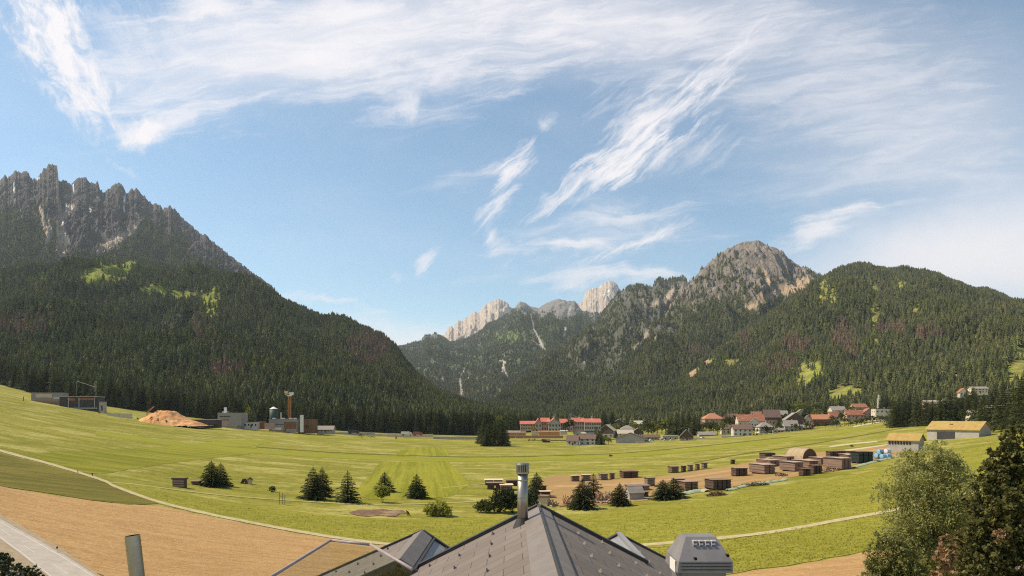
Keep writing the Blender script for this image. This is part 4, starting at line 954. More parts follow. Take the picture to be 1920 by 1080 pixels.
# hotel with red roofs
Dh = 600.0; sc_ = Dh/F
def hx(px): return (px-1051)*sc_
p = at(1051, D=Dh); HB = CAMZ-(814-HY)/F*Dh; p.z = HB
hot = thing('hotel', 'large hotel complex with many red tiled roofs below the dark wood', 'hotel', p)
def wing(l, r, base, eave, top, y0, y1, ridge, nw, wall=W_PINK, fl=2, roofm=R_HOTEL):
    x0, x1 = hx(l), hx(r); zb = (814-base)*sc_-1; ze = (814-eave)*sc_; zt = (814-top)*sc_
    m = MB(); mx = (x0+x1)/2; my = (y0+y1)/2
    if ridge == 'x':
        for y in (y0, y1): m.face([(x0, y, zb), (x1, y, zb), (x1, y, ze), (x0, y, ze)])
        for x in (x0, x1): m.face([(x, y0, zb), (x, y1, zb), (x, y1, ze), (x, my, zt), (x, y0, ze)])
    else:
        for x in (x0, x1): m.face([(x, y0, zb), (x, y1, zb), (x, y1, ze), (x, y0, ze)])
        for y in (y0, y1): m.face([(x0, y, zb), (x1, y, zb), (x1, y, ze), (mx, y, zt), (x0, y, ze)])
    m.build('wall', [wall], hot)
    q = MB(); o = .7; th = .35
    if ridge == 'x':
        hf = my-y0; s = (zt-ze)/hf; q.prism([(my-hf-o, ze-o*s), (my, zt), (my+hf+o, ze-o*s), (my+hf+o, ze-o*s+th), (my, zt+th), (my-hf-o, ze-o*s+th)], x0-o, x1+o, 'x')
    else:
        hf = mx-x0; s = (zt-ze)/hf; q.prism([(mx-hf-o, ze-o*s), (mx, zt), (mx+hf+o, ze-o*s), (mx+hf+o, ze-o*s+th), (mx, zt+th), (mx-hf-o, ze-o*s+th)], y0-o, y1+o, 'y')
    q.build('roof', [roofm], hot)
    for j in range(fl):
        hh = (ze-max(zb+1, 0))/fl
        for i in range(nw): window(hot, x0+(x1-x0)*(i+.5)/nw, y0, max(zb+1, 0)+hh*j+hh*.3, 1.4, hh*.5)
wing(976, 1003, 806, 795, 790, 0, 12, 'x', 6)
wing(1003, 1016, 812, 794, 785, -3, 12, 'y', 2, W_PINK)
wing(1015, 1030, 809, 791, 784, 1, 14, 'x', 3)
wing(1028, 1051, 810, 794, 784, -4, 16, 'y', 4, W_GREY, 2)
wing(1051, 1063, 808, 793, 786, 0, 13, 'x', 3)
wing(1062, 1074, 808, 794, 787, -2, 13, 'y', 2)
wing(1074, 1096, 806, 791, 784, 3, 17, 'x', 5)
wing(1096, 1126, 806, 792, 785.5, -1, 15, 'x', 7, W_GREY)
wing(1082, 1099, 800, 788, 783, 12, 24, 'y', 2)
for px_ in (1040, 1112): m = MB(); m.box(hx(px_)-.6, hx(px_)+.6, 8.2, 9.4, 10, 16.5); m.build('chimney', [CHIM], hot)
q = MB()
for i in range(5): q.bar((hx(1079)+i*2-4, 8, (814-776)*sc_-i*.9), (hx(1079)+i*2-2, 8, (814-776)*sc_-(i+1)*.9), .18, 5)
q.bar((hx(1079)-4, 8, 8), (hx(1079)-4, 8, (814-776)*sc_), .2, 5); q.build('antenna_mast', [GREY_M], hot)

# long stacks, walls and low sheds in front of the hotel and along the far road
def long_stack(name, label, cat, l, r, base, top, mat, D=None, deep=2.5, group=None, cover=None, yaw=0, base_r=None):
    D = D or depth((l+r)/2, base); p = at((l+r)/2, D=D); p.z = CAMZ-(base-HY)/F*D
    W = (r-l)/F*D; H = max(.9, (base-top)/F*D)
    T_ = thing(name, label, cat, p, math.radians(yaw), group)
    n = max(1, int(W/6)); rg = random.Random(int(l*7+base))
    body = MB()
    for i in range(n):
        x0 = -W/2+W*i/n+.1; x1 = -W/2+W*(i+1)/n-.1; hh = H*(.88+.14*rg.random())
        body.box(x0, x1, -rg.random()*.3, deep+rg.random()*.3, -1.0, hh)
    body.build('pile' if cover else 'stack', [mat], T_)
    if cover:
        c = MB(); c.prism([(-.3, H*1.02), (deep/2, H*1.18), (deep+.4, H*1.02), (deep+.4, H*.97), (deep/2, H*1.12), (-.3, H*.97)], -W/2-.2, W/2+.2, 'x'); c.build('cover', [cover], T_)
    return T_
ORW = pm('orange_boards', (.56, .27, .10), (.44, .2, .075), .8, .9, .2, (.2, 1, 6), c3=(.62, .36, .16))
TANW = pm('tan_boards', (.44, .29, .18), (.34, .22, .13), .8, .9, .2, (.2, 1, 6))
PINKW = pm('rosy_boards', (.42, .22, .145), (.34, .17, .11), .8, .9, .2, (.2, 1, 6))
PALEW = pm('pale_boards', (.62, .50, .36), (.52, .40, .27), .8, .9, .2, (.2, 1, 6))
GREYW = pm('weathered_boards', (.27, .215, .165), (.19, .15, .115), .8, .9, .3, (.3, .3, 7))
DARKW = pm('dark_timber', (.135, .085, .065), (.085, .053, .042), .8, .9, .3, (.3, .3, 7))
BRNW = pm('brown_timber', (.25, .155, .10), (.17, .10, .068), .8, .9, .3, (.3, .3, 7))
ROSEW = pm('rose_timber', (.36, .24, .18), (.27, .175, .135), .8, .9, .3, (.3, .3, 7))
G4 = 'board stacks in front of the hotel'
long_stack('board_stack', 'long bright orange board stack in front of the red hotel', 'board stack', 1010, 1050, 816, 809, ORW, 545, group=G4, cover=ORW)
long_stack('board_stack', 'pinkish board stack right of the round dark spruce clump', 'board stack', 950, 986, 816, 810.5, PINKW, 560, group=G4, cover=PALEW)
long_stack('board_stack', 'pale whitish board stack behind the pinkish one by the dark spruce clump', 'board stack', 948, 976, 812, 807, PALEW, 590, group=G4)
long_stack('board_stack', 'low orange board row lying along the road below the hotel', 'board stack', 952, 1056, 819.5, 816.3, PINKW, 520, group=G4)
long_stack('board_stack', 'cream timber heap left of the orange board stack', 'board stack', 996, 1009, 816, 808, PALEW, 555, group=G4)
long_stack('board_stack', 'white covered timber heap between hotel and cream shed', 'board stack', 1050, 1064, 813, 808, PALEW, 575, group=G4, cover=WHITE_M)
house('field_hut', 'tiny brown field hut standing alone in the meadow before the hotel', 'hut', 1017, 1031, 829.5, 823.5, W_WOOD, R_BROWN, 'x', 0, .6, .6, wins=(0, 0), side=(0, 0), chim=0, group=None)
long_stack('roadside_wall', 'long pale wall along the far road left of the dark spruce clump', 'wall', 700, 812, 818, 813.8, PALEW, 590, 1.0)
long_stack('roadside_wall', 'pale road wall running from barn toward parked trailers by the wood', 'wall', 622, 702, 814.5, 810.3, W_GREY, 575, 1.0)
long_stack('roadside_wall', 'grey low wall below the dark wood reaching the dark spruce clump', 'wall', 812, 900, 822, 818.5, W_GREY, 580, 1.0)

for lb, l_, r_h, b_h, t_h, mt, D_ in (('pale low garden wall below the white dark roofed house', 1352, 1412, 819.5, 817, W_CREAM, 545), ('pale yard wall behind the cars between barn and chalet', 1236, 1272, 828.5, 826, W_CREAM, 540), ('long pale yard wall right of the steep roofed chalet', 1300, 1352, 824, 821, W_CREAM, 540)):
    long_stack('garden_wall', lb, 'wall', l_, r_h, b_h, t_h, mt, D_, .4)
# industrial works on the left
G5 = 'buildings of the sawmill'
house('workshop', 'dark flat-roofed sawmill hall with a pale front band at the far left', 'building', 66, 122, 757, 735, W_LGREY, R_DARK, 'x', 10, .8, .5, D=485, kind='flat', wins=(0, 0), side=(0, 0), chim=0, group=G5)
house('workshop', 'large black-red sawmill hall with light roof edge and pale pillars', 'building', 120, 190, 768, 743, R_DARK, R_PALE, 'x', 10, .8, .5, D=478, kind='flat', wins=(0, 0), side=(0, 0), chim=0, group=G5)
def panel_on(T_, x0, x1, z0, z1, mat, name='panel', lay=0):
    """cladding on the front wall; spans are fractions of the wall's half width and height"""
    wl = next(o for o in SC.objects if o.parent == T_ and o.name.startswith('wall')); b = wl.bound_box
    wx = b[6][0]; y = b[0][1]; H = b[6][2]
    m = MB(); m.box(x0*wx, x1*wx, y-.12-.13*lay, y-.004-.13*lay, z0*H, z1*H); return m.build(name, [mat], T_)
halls = [o for o in SC.objects if o.name.startswith('workshop') and o.parent is None]
panel_on(halls[0], -.7, .35, .55, .88, PALEW, 'front_band'); panel_on(halls[0], -.97, .97, .02, .3, PINKW, 'plinth')
panel_on(halls[0], -1.0, 1.0, .3, .36, W_GREY, 'ledge'); panel_on(halls[0], .45, .95, .42, .62, W_WHITE, 'front_band')
for x in (-.55, .0, .82): panel_on(halls[1], x, x+.045, .16, .94, W_GREY, 'pillar', 1)
panel_on(halls[1], -.98, .98, .06, .16, W_GREY, 'plinth'); panel_on(halls[1], -.5, -.2, .7, .9, W_RED, 'red_panel'); panel_on(halls[1], .05, .78, .76, .9, W_RED, 'red_panel')
p = at(180, D=488); p.z = CAMZ-(765-HY)/F*488
gy = thing('gantry', 'thin grey gantry frame rising over the black-red sawmill hall', 'gantry', p)
m = MB(); m.bar((0, 0, 0), (0, 0, 15.2), .09, 6); m.build('post', [GREY_M], gy)
m = MB(); m.bar((-18, 6, 20), (0, 0, 15.2), .08, 6); m.build('boom', [GREY_M], gy)
m = MB(); m.bar((-18, 6, 0), (-18, 6, 20), .09, 6); m.build('post', [GREY_M], gy)
house('workshop', 'small grey hut attached right of the black-red sawmill hall', 'building', 188, 198, 769, 753, W_GREY, R_GREY, 'x', 0, .8, .7, D=470, kind='flat', wins=(1, 1), side=(0, 0), chim=0, group=G5)
long_stack('yard_wall', 'pale concrete yard wall between sawmill hall and orange chip heap', 'wall', 200, 248, 782, 774.5, W_CREAM, 455, 1.0, yaw=-6)
# chip heap
p = at(306, D=440); p.z = CAMZ-(797-HY)/F*440
n_ = 90; aa = np.linspace(-1, 1, n_); AX, AY = np.meshgrid(aa, aa)
xw = AX*25; yw = AY*14
env = np.interp(xw*F/440+306, [245, 252, 262, 272, 284, 292, 302, 316, 326, 345, 362, 372], [0, 5, 13, 18, 25, 28, 27, 27, 20, 10, 6, 0])*440/F
zz = env*np.clip(1.25*(1-np.abs(AY)**1.3), 0, 1)+(.7*fbm(xw/3, yw/3, 4, 61)+.5*ridged(xw/5, yw/5, 2, 62))*np.clip(env/3, 0, 1)-.6
ch = link('wood_chip_heap', mesh_np('wood_chip_heap', np.stack([xw, yw+6, zz], -1).reshape(-1, 3), grid_quads(n_, n_), [pm('wood_chips', (.62, .31, .13), (.48, .22, .085), .8, .95, .8, c3=(.68, .40, .19), bdist=.3)], True), None, p)
tag(ch, 'big orange heap of wood chips between the sawmill halls', 'wood chip heap')
p = at(272, D=436); p.z = CAMZ-(777-HY)/F*436
cv = thing('loader_arm', 'small red conveyor arm poking over the orange chip heap', 'conveyor', p)
m = MB(); m.bar((-2, 6, 1), (2.6, 6, 5.2), .45, 6); m.build('boom', [W_RED], cv); m = MB(); m.bar((-2.2, 6, -6), (-2, 6, 1.2), .3, 6); m.build('post', [W_RED], cv)
house('open_shed', 'long open shed with white roof edge right of the orange chip heap', 'shed', 346, 415, 797, 786, R_DARK, R_PALE, 'x', -5, .7, .16, D=462, kind='flat', wins=(0, 0), side=(0, 0), chim=0, group=G5)
gb = house('workshop', 'tall grey boiler house with slanting roof and slim chimney', 'building', 413, 460, 799.5, 774, W_LGREY, R_PALE, 'x', -4, .8, .6, D=505, kind='flat', wins=(0, 0), side=(0, 0), chim=0, group=G5)
m = MB(); m.box(-6.6, -5.0, -.8, .8, 9.6, 14.5); m.build('chimney', [WHITE_M], gb); m = MB(); m.box(-9, -5.5, 1, 4, 9.8, 11.6); m.build('roof_unit', [W_GREY], gb)
panel_on(gb, -.93, -.15, .02, .45, W_PINK, 'gate'); panel_on(gb, -.98, 0, .47, .52, R_DARK, 'band'); panel_on(gb, -.8, .1, .72, .79, GLASS, 'window_band')
house('low_shed', 'low white shed with mossy flat roof right of the boiler house', 'shed', 459, 485, 801, 792, W_WHITE, R_PALE, 'x', 0, .8, .5, D=510, kind='flat', wins=(4, 1), side=(0, 0), chim=0, group=G5)
def container(label, l, r, base, top, mat, D, group=None, yaw=0, deep=2.5):
    p = at((l+r)/2, D=D); p.z = CAMZ-(base-HY)/F*D; W = (r-l)/F*D; H = (base-top)/F*D
    T_ = thing('shipping_container', label, 'container', p, math.radians(yaw), group)
    m = MB(); k = max(6, int(W/.5))
    m.box(-W/2, W/2, 0, deep, 0, H)
    for i in range(k): x = -W/2+W*(i+.3)/k; m.box(x, x+W/k*.4, -.06, -.002, .15, H-.15)
    m.build('body', [mat], T_)
    m = MB(); m.box(-W/2-.05, W/2+.05, -.08, deep+.08, H+.002, H+.14); m.box(-W/2-.05, W/2+.05, -.09, deep+.08, -.6, -.002); m.build('frame', [mat], T_)
    return T_
container('dark red container standing behind the low white shed', 484, 497, 803, 790, W_RED, 515)
container('grey-red container with white roof in front of the factory', 496, 513, 803, 794, W_PINK, 508)
p = at(513, D=540); p.z = CAMZ-(795-HY)/F*540
sl_o = thing('silo', 'dark green round silo with a white cone roof', 'silo', p)
m = MB(); m.bar((0, 0, -1), (0, 0, 12.2), 3.1, 20); m.build('tank', [pm('silo_green', (.055, .085, .07), (.04, .065, .055), 1, .6, .1)], sl_o, True)
m = MB(); m.bar((0, 0, 12.2), (0, 0, 14), 3.3, 20, 0, .25); m.build('roof', [WHITE_M], sl_o)
fc_ = house('factory', 'long brown and grey factory hall beneath the orange tower crane', 'building', 508, 563, 806, 785.5, W_LGREY, R_GREY, 'x', -3, .8, .5, D=520, kind='flat', wins=(0, 0), side=(0, 0), chim=0, group=G5)
panel_on(fc_, .08, .97, .1, .78, RUST, 'rust_cladding'); panel_on(fc_, -.75, -.1, .02, .22, WHITE_M, 'gate'); panel_on(fc_, -.95, .05, .5, .56, R_DARK, 'band')
for x in (-9.4, -2, 4, 7.5): m = MB(); m.box(x, x+1.6, -3, 0, 8.5, 9.3); m.build('skylight', [WHITE_M], fc_)
house('factory', 'dark brown timber block at the right end of the factory', 'building', 562, 593, 808, 786, RUST, R_BROWN, 'x', 0, .8, .6, D=525, kind='flat', wins=(0, 0), side=(0, 0), chim=0, group=G5)
p = at(566, D=515); p.z = CAMZ-(808-HY)/F*515
st_ = thing('factory_chimney', 'square white chimney stack standing before the brown factory block', 'chimney', p)
m = MB(); m.box(-1.15, 1.15, -.9, .9, -1, 12.3); m.build('shaft', [WHITE_M], st_); m = MB(); m.box(-.9, .9, -.7, .7, 12.302, 12.6); m.build('cap', [R_DARK], st_)
p = at(527, D=530); p.z = CAMZ-(790-HY)/F*530
pl_ = thing('flue_pole', 'thin pale steel flue between the silo and the crane', 'pole', p)
m = MB(); m.bar((0, 0, -2), (0, 0, 6.8), .32, 8); m.build('pipe', [WHITE_M], pl_); m = MB(); m.bar((0, 0, 6.9), (0, 0, 7.2), .5, 8); m.build('cap', [GREY_M], pl_)
# tower crane
p = at(543, D=545); p.z = CAMZ-(806-HY)/F*545
cr_ = thing('tower_crane', 'orange lattice tower crane with a pale cab above the factory', 'crane', p)
CRM = pm('crane_orange', (.46, .20, .07), (.38, .16, .055), 1, .7, 0)
m = MB(); s_ = .85; Hc = 27.5
for x in (-s_, s_):
    for y in (-s_, s_): m.bar((x, y, -1), (x, y, Hc), .24, 6)
k = 0; z = 0
while z < Hc-2.5:
    for a_, b_ in (((-s_, -s_), (s_, -s_)), ((s_, -s_), (s_, s_)), ((-s_, s_), (s_, s_)), ((-s_, -s_), (-s_, s_))):
        m.bar((*a_, z), (*b_, z+2.5), .2, 5); m.bar((*a_, z), (*b_, z), .17, 5); m.bar((*b_, z), (*a_, z+2.5), .16, 5)
    z += 2.5
m.build('mast', [CRM], cr_)
m = MB(); m.box(-1.6, 1.8, -1.2, 1.2, Hc, Hc+1.0); m.box(.4, 3.4, -1.8, 0, Hc+1.01, Hc+3.2); m.build('cab', [WHITE_M], cr_)
m = MB()
for y, z in ((-.8, Hc+2), (.8, Hc+2), (0, Hc+3.3)): m.bar((-1, y, z), (-7.5, y*.6+10, z+1.4), .15, 5)
for i in range(7):
    f0, f1 = i/7, (i+1)/7
    m.bar((-1-6.5*f0, -.8+10*f0, Hc+2+1.4*f0), (-1-6.5*f1, 10*f1, Hc+3.3+1.4*f1), .1, 4); m.bar((-1-6.5*f0, .8+10*f0, Hc+2+1.4*f0), (-1-6.5*f1, 10*f1, Hc+3.3+1.4*f1), .1, 4)
m.build('jib', [CRM], cr_)
m = MB(); m.box(-3.6, -2.0, -1, 1, Hc+.8, Hc+2.6); m.build('counterweight', [W_GREY], cr_)
house('barn', 'grey wooden barn with long plain roof right of the factory', 'barn', 596, 627, 810, 799, W_GREY, R_GREY, 'x', -3, .45, .5, D=535, wins=(5, 1), side=(0, 0), chim=0, group=G5)

# parked trailers and cars along the far road
TYRE = pm('tyre', (.03, .03, .03), (.02, .02, .02), 2, .9, 0)
def truck(label, px, base, length, mat, D, yaw=0, cab=None):
    p = at(px, D=D); p.z = CAMZ-(base-HY)/F*D
    T_ = thing('parked_truck', label, 'truck', p, math.radians(yaw), 'trucks along the far road')
    m = MB(); m.box(-length/2, length/2-2, -1.2, 1.2, 1.0, 3.3); m.build('box_body', [mat], T_)
    m = MB(); m.box(length/2-1.8, length/2, -1.15, 1.15, .6, 2.7, tap=.12); m.build('cab', [cab or WHITE_M], T_)
    for x in (-length/2+1, -length/2+2.2, length/2-1):
        for y in (-1.0, 1.0): m = MB(); m.bar((x, y-.15, .5), (x, y+.15, .5), .5, 10); m.build('wheel', [TYRE], T_)
    return T_
truck('white truck with light box body standing by the far road wall', 762, 816.5, 9, WHITE_M, 575)
truck('dark truck parked by the pale road wall right of the barn', 663, 813.5, 9, R_DARK, 560, cab=R_DARK)
truck('red truck just right of the white one by the far road', 783, 817, 8, W_RED, 570, cab=W_RED)
CARP = [pm('car_white', (.7, .68, .65), (.66, .64, .6), 1, .3, 0), pm('car_dark', (.05, .05, .06), (.04, .04, .05), 1, .3, 0), pm('car_silver', (.4, .4, .4), (.36, .36, .36), 1, .3, 0)]
def car(label, px, base, mat, D, yaw=0):
    p = at(px, D=D); p.z = CAMZ-(base-HY)/F*D
    T_ = thing('parked_car', label, 'car', p, math.radians(yaw), 'cars parked in the farm yard')
    m = MB(); m.prism([(-2.1, .35), (2.1, .35), (2.1, .85), (1.2, .95), (.6, 1.45), (-1.2, 1.48), (-1.9, .98), (-2.1, .9)], -.85, .85, 'y'); m.build('body', [mat], T_)
    m = MB(); m.prism([(-1.5, 1.0), (.95, 1.0), (.55, 1.38), (-1.15, 1.40)], -.87, .87, 'y'); m.build('window', [GLASS], T_)
    for x in (-1.35, 1.35):
        for y in (-.75, .75): m = MB(); m.bar((x, y-.12, .33), (x, y+.12, .33), .33, 10); m.build('wheel', [TYRE], T_)
car('white car parked in the yard right of the brown barn', 1222, 827, CARP[0], 540, 8)
car('dark car between the brown barn and the white yard car', 1213, 829, CARP[1], 530, -6)
car('silver car in front of the light grey box shed', 1249, 827, CARP[2], 545, 4)
car('white car left of the steep roofed grey chalet', 1262, 826, CARP[0], 545, -5)
car('white car parked before the long dark low shed', 1318, 823, CARP[0], 545, 10)
car('dark car parked beside the second turf roofed building', 1829, 822, CARP[1], 300, 30)
tr_ = house('flat_trailer', 'long pale flat trailer parked on the grass before the brown barn', 'trailer', 1193, 1222, 833.5, 830, W_GREY, PALEW, 'x', -4, .6, .15, D=515, kind='flat', wins=(0, 0), side=(0, 0), chim=0, group=None, lift=.5)

# turf-roofed farm buildings on the right
t1 = house('turf_roof_barn', 'low building with golden turf roof and pillared front left of the birch', 'barn', 1669, 1728, 847, 814, W_GREY, R_TURF, 'x', -48, .66, .62, wins=(0, 0), side=(0, 0), chim=0, group='turf roofed buildings', over=.6)
for i in range(8): panel_on(t1, -.92+i*.19, -.82+i*.19, .40, .58, GLASS, 'opening')
t2 = house('turf_roof_barn', 'larger building with golden turf roof and roof hatch behind the birch', 'barn', 1752, 1842, 829, 791, W_GREY, R_TURF, 'x', -57, .62, .55, D=300, wins=(0, 0), side=(0, 0), chim=0, group='turf roofed buildings', over=.6)
m = MB(); m.box(-2.4, -1.2, -3.0, -1.6, 4.0, 8.2); m.build('chimney', [RUST], t2)
panel_on(t2, -.6, .1, .12, .5, R_DARK, 'opening')
# ------------------------------------------------------------------ timber yard
G6 = 'timber stacks in the yard'
NETM = pm('green_net', (.24, .32, .20), (.32, .37, .25), 1.5, .8, .4, c3=(.36, .36, .2))
TARP = pm('dark_tarp', (.035, .045, .04), (.02, .028, .026), 1, .5, .4)
ROSE_LIT = pm('rosy_top_lit', (.46, .33, .26), (.37, .26, .2), .6, .8, .2); ROSE_SHADE = pm('rosy_front_shaded', (.30, .20, .155), (.19, .12, .09), .8, .9, .3, (.3, .3, 7)); BRN_LIT = pm('brown_top_lit', (.27, .185, .13), (.2, .135, .1), .6, .9, .2)  # paler tops, darker rosy fronts: sun and shade put into the colours
def stack(label, l, r, base, top, mat, yaw=14, D=None, cover=None, deep=.45, layers=3, cols=None):
    if mat is ROSEW: mat, cover = ROSE_SHADE, cover or ROSE_LIT  # top sheet added in the sunlit tone, fronts in the shaded one
    elif cover is None: cover = BRN_LIT  # top sheet added, its paler colour stands for a sunlit stack top
    D = D or depth((l+r)/2, base); p = at((l+r)/2, D=D)
    W = max(1.5, (r-l)/F*D); H = max(.8, (base-top)/F*D); a = math.radians(yaw)
    dp = max(1.3, min(9.0 if mat is ROSE_SHADE else 4.5, W*deep*(2.6 if mat is ROSE_SHADE else 1.6))); w_ = max(1.2, (W-dp*abs(math.sin(a)))/math.cos(a))
    p.z = CAMZ-(base-HY)/F*D
    T_ = thing('timber_stack', label, 'timber stack', p, a, G6)
    rg = random.Random(int(l*13+base*7)); cols = cols or max(1, int(w_/2.4))
    b = MB()
    for k in range(2):
        y = dp*(.2+.55*k); b.box(-w_/2, w_/2, y, y+.18, -.35, .16)
    b.build('bearer', [DARKW], T_)
    hl = (H-.16)/layers
    for c in range(cols):
        x0 = -w_/2+w_*c/cols+.06; x1 = -w_/2+w_*(c+1)/cols-.10*rg.random()-.06
        hl = (H-.16)/layers*(1 if cover else rg.uniform(.82, 1.06))
        m = MB()
        for k in range(layers):
            z0 = .165+hl*k; j = .10*rg.random()
            # each layer is a banded pack of boards with uneven ends and a stick gap under it
            nb = 4
            for q in range(nb):
                zz = z0+.10+(hl-.10)*q/nb; e = .16*rg.random(); g_ = .14*rg.random()
                m.box(x0+e+j, x1-g_, .14*rg.random(), dp-.06*rg.random(), zz, zz+(hl-.10)/nb-.03)
            for q in (.2, .75): m.box(x0+(x1-x0)*q, x0+(x1-x0)*q+.1, .02, dp-.05, z0, z0+.10)
        m.build('pack', [mat], T_)
    if cover:
        m = MB(); m.prism([(-.18, H+.02), (dp*.5, H+.10), (dp+.18, H+.02), (dp+.18, H+.10), (dp*.5, H+.19), (-.18, H+.10)], -w_/2-.15, w_/2+.15, 'x')
        m.build('cover', [cover], T_)
    return T_
stack('pale topped dark timber stack farthest left, before the big bush', 908, 944, 910, 900.5, DARKW, 4, cover=PALEW)
stack('dark round-ended timber load in front of the leftmost pale topped stack', 912, 944, 918, 906, DARKW, 2, layers=2)
stack('cream covered low stack between big bush and steel chimney', 937, 963, 920, 910, ROSEW, 4, cover=PALEW, layers=2)
stack('dark timber stack directly behind the steel chimney', 948, 976, 911, 901, DARKW, 4, cover=BRNW)
stack('small dark stack behind the spruce right of the chimney', 1013, 1027, 923, 911, DARKW, 10)
stack('dark stack with white cover beyond the flat roofed hut', 1012, 1035, 934, 922, DARKW, 8, cover=PALEW)
stack('board stack with pale top peeping above the big paired spruce', 1071, 1089, 903, 892, BRNW, 10, cover=PALEW, D=depth(1080, 903))
stack('grey board stack right of the pale topped one behind paired spruce', 1091, 1110, 902, 890.5, GREYW, 12, cover=PALEW)
stack('wide grey timber block, leftmost of the two touching blocks in the grass', 1124, 1143, 900.5, 888.5, GREYW, 16, cover=ROSEW, cols=1)
stack('brown timber block touching the right side of the wide grey one', 1143, 1155, 898.5, 887.5, BRNW, 12, cols=1)
stack('long dark timber block standing alone in the grass behind the yard', 1166, 1201, 896.5, 884, DARKW, 10, cover=BRNW, cols=2)
stack('leftmost and longest block of the grey row of five in the meadow', 1256, 1277, 886.5, 875, BRNW, 18, cols=1)
stack('second block of the meadow row, dark and narrow', 1278.5, 1289.5, 885, 873.7, DARKW, 20, cols=1)
stack('third block of the meadow row with a pale left end', 1291, 1302.5, 883, 872, GREYW, 20, cols=1)
stack('fourth block of the meadow row next to the last', 1305, 1315, 881, 870.3, BRNW, 20, cols=1)
stack('last right block of the meadow row by the track', 1317, 1329.5, 878.5, 868, GREYW, 20, cols=1)
stack('grey-brown stack left of the broad low spruce in the yard', 1211, 1232, 912, 896, GREYW, 16, cover=ROSEW)
stack('low weathered stack in front of the earth strip, beside the grey tent hut', 1176, 1222, 920.5, 911, GREYW, 8, layers=2, cols=3)
stack('brown stack just behind the broad low spruce', 1263, 1288, 906.5, 898.5, BRNW, 12)
stack('long grey-brown stack right of the broad low spruce', 1279, 1315, 920, 903.5, BRNW, 16, cover=ROSEW, cols=2)
stack('dark slatted stack next to the brush pile and green net', 1331, 1378, 918.5, 900, DARKW, 16, cover=BRNW, cols=4)
stack('square dark load on the earth, right of the meadow row', 1377, 1405, 893, 878, DARKW, 8, cover=ROSEW, cols=3)
stack('tiny dark stack alone on the grass above the square load', 1371, 1380, 870, 862, DARKW, 10, cols=1)
stack('rosy stack with framed end at the left front of the yard middle', 1424, 1463, 889, 871.5, ROSEW, 18, cols=2)
stack('rosy stack behind the one with framed end', 1436, 1471, 875, 863, ROSEW, 18, cols=2)
stack('rosy stack in front of the canvas tunnel', 1467, 1498, 870, 856, ROSEW, 20, cols=2)
stack('dark covered stack left of the canvas tunnel', 1431, 1458, 864.5, 850, DARKW, 14, cover=TARP, cols=2)
stack('low pale grey covered load left of the canvas tunnel opening', 1440, 1458, 866, 858, PALEW, 6, cover=PALEW, layers=2)
stack('long pale rosy stack in the middle of the yard, farthest left of three', 1481, 1515, 884, 867, ROSEW, 20, cols=2)
stack('pale rosy stack in the yard middle behind the two dark ones', 1508, 1545, 878, 864, ROSEW, 20, cols=2)
stack('short dark stack at the front of the yard middle', 1503, 1523.5, 892, 879, DARKW, 12, cover=BRNW, cols=2)
stack('dark slatted stack right beside the short dark front one', 1522.5, 1545, 888.5, 873, DARKW, 12, cover=BRNW, cols=3)
stack('pale stack between yard middle and the tall dark stacks', 1533, 1559, 871, 858.5, ROSEW, 18)
stack('tall dark stack, left one of the twin towers', 1554, 1573, 866, 846.5, DARKW, 10, cols=2)
stack('tall dark stack, right one of the twin towers', 1569, 1589, 864, 846, DARKW, 10, cover=BRNW, cols=2)
stack('low brown stack behind the twin tall dark stacks', 1588, 1608, 855.5, 846, BRNW, 12)
stack('pale covered stack between twin dark stacks and dark tarp stack', 1586, 1610, 865, 852.5, ROSEW, 14, cover=PALEW)
stack('long rosy stack in front of the dark tarp stack', 1568, 1607, 880, 859.5, ROSEW, 20, cols=3)
stack('big black-green tarped stack beside the blue bales', 1606, 1642, 868, 848, TARP, 10, cover=TARP, cols=3)
# flat-roofed hut and tent hut
house('yard_hut', 'small square hut with flat overhanging roof between chimney and paired spruce', 'hut', 1007, 1031, 949, 929.5, PALEW, BRNW, 'x', -18, .8, .9, kind='flat', wins=(0, 0), side=(0, 0), chim=0, group=None, door=True)
house('yard_tent', 'grey canvas roofed shelter beside the lone yard spruce', 'shelter', 1173, 1206, 937, 915, W_GREY, R_GREY, 'x', 14, .55, .7, wins=(0, 0), side=(0, 0), chim=0, group=None, door=False, over=.2)
stack('little slatted crate stack right of the grey canvas shelter', 1204, 1219, 932, 922.5, BRNW, 8)
# leaning boards, single long pieces in a heap
def jumble(label, l, r, base, top, mats, n, seed):
    D = depth((l+r)/2, base); p = at((l+r)/2, D=D); W = (r-l)/F*D; H = (base-top)/F*D
    T_ = thing('board_heap', label, 'board heap', p, 0, 'board heaps in the yard'); rg = random.Random(seed)
    for k, mt in enumerate(mats):
        m = MB()
        for i in range(n):
            x = rg.uniform(-W/2, W/2); y = rg.uniform(0, 2.4); h = H*rg.uniform(.35, 1.0); dx = rg.uniform(-.9, .9)
            m.bar((x, y, -.1), (x+dx, y+rg.uniform(-.5, .5), h), rg.uniform(.08, .2), 4)
        for i in range(n//2):
            x = rg.uniform(-W/2, W/2); y = rg.uniform(-1.0, 2); a = rg.uniform(0, 3.14); q = rg.uniform(.8, 1.8)
            m.bar((x-q*math.cos(a), y-q*math.sin(a), .15+.2*k), (x+q*math.cos(a), y+q*math.sin(a), .2+.25*rg.random()), rg.uniform(.08, .16), 4)
        m.build('boards', [mt], T_)
jumble('jumbled heap of rosy and pale upright boards between two yard spruces', 1117, 1153, 943, 921, (TANW, PINKW, PALEW), 26, 3)
jumble('small heap of rosy boards left of the paired spruce', 1059, 1070, 949, 928, (PINKW, TANW), 9, 5)
jumble('pale scattered boards right of the flat roofed hut', 1030, 1044, 949, 937, (PALEW, TANW), 8, 8)
jumble('brown scrap heap in the yard behind the front dark stacks', 1455, 1478, 893, 886, (BRNW, DARKW), 9, 9)
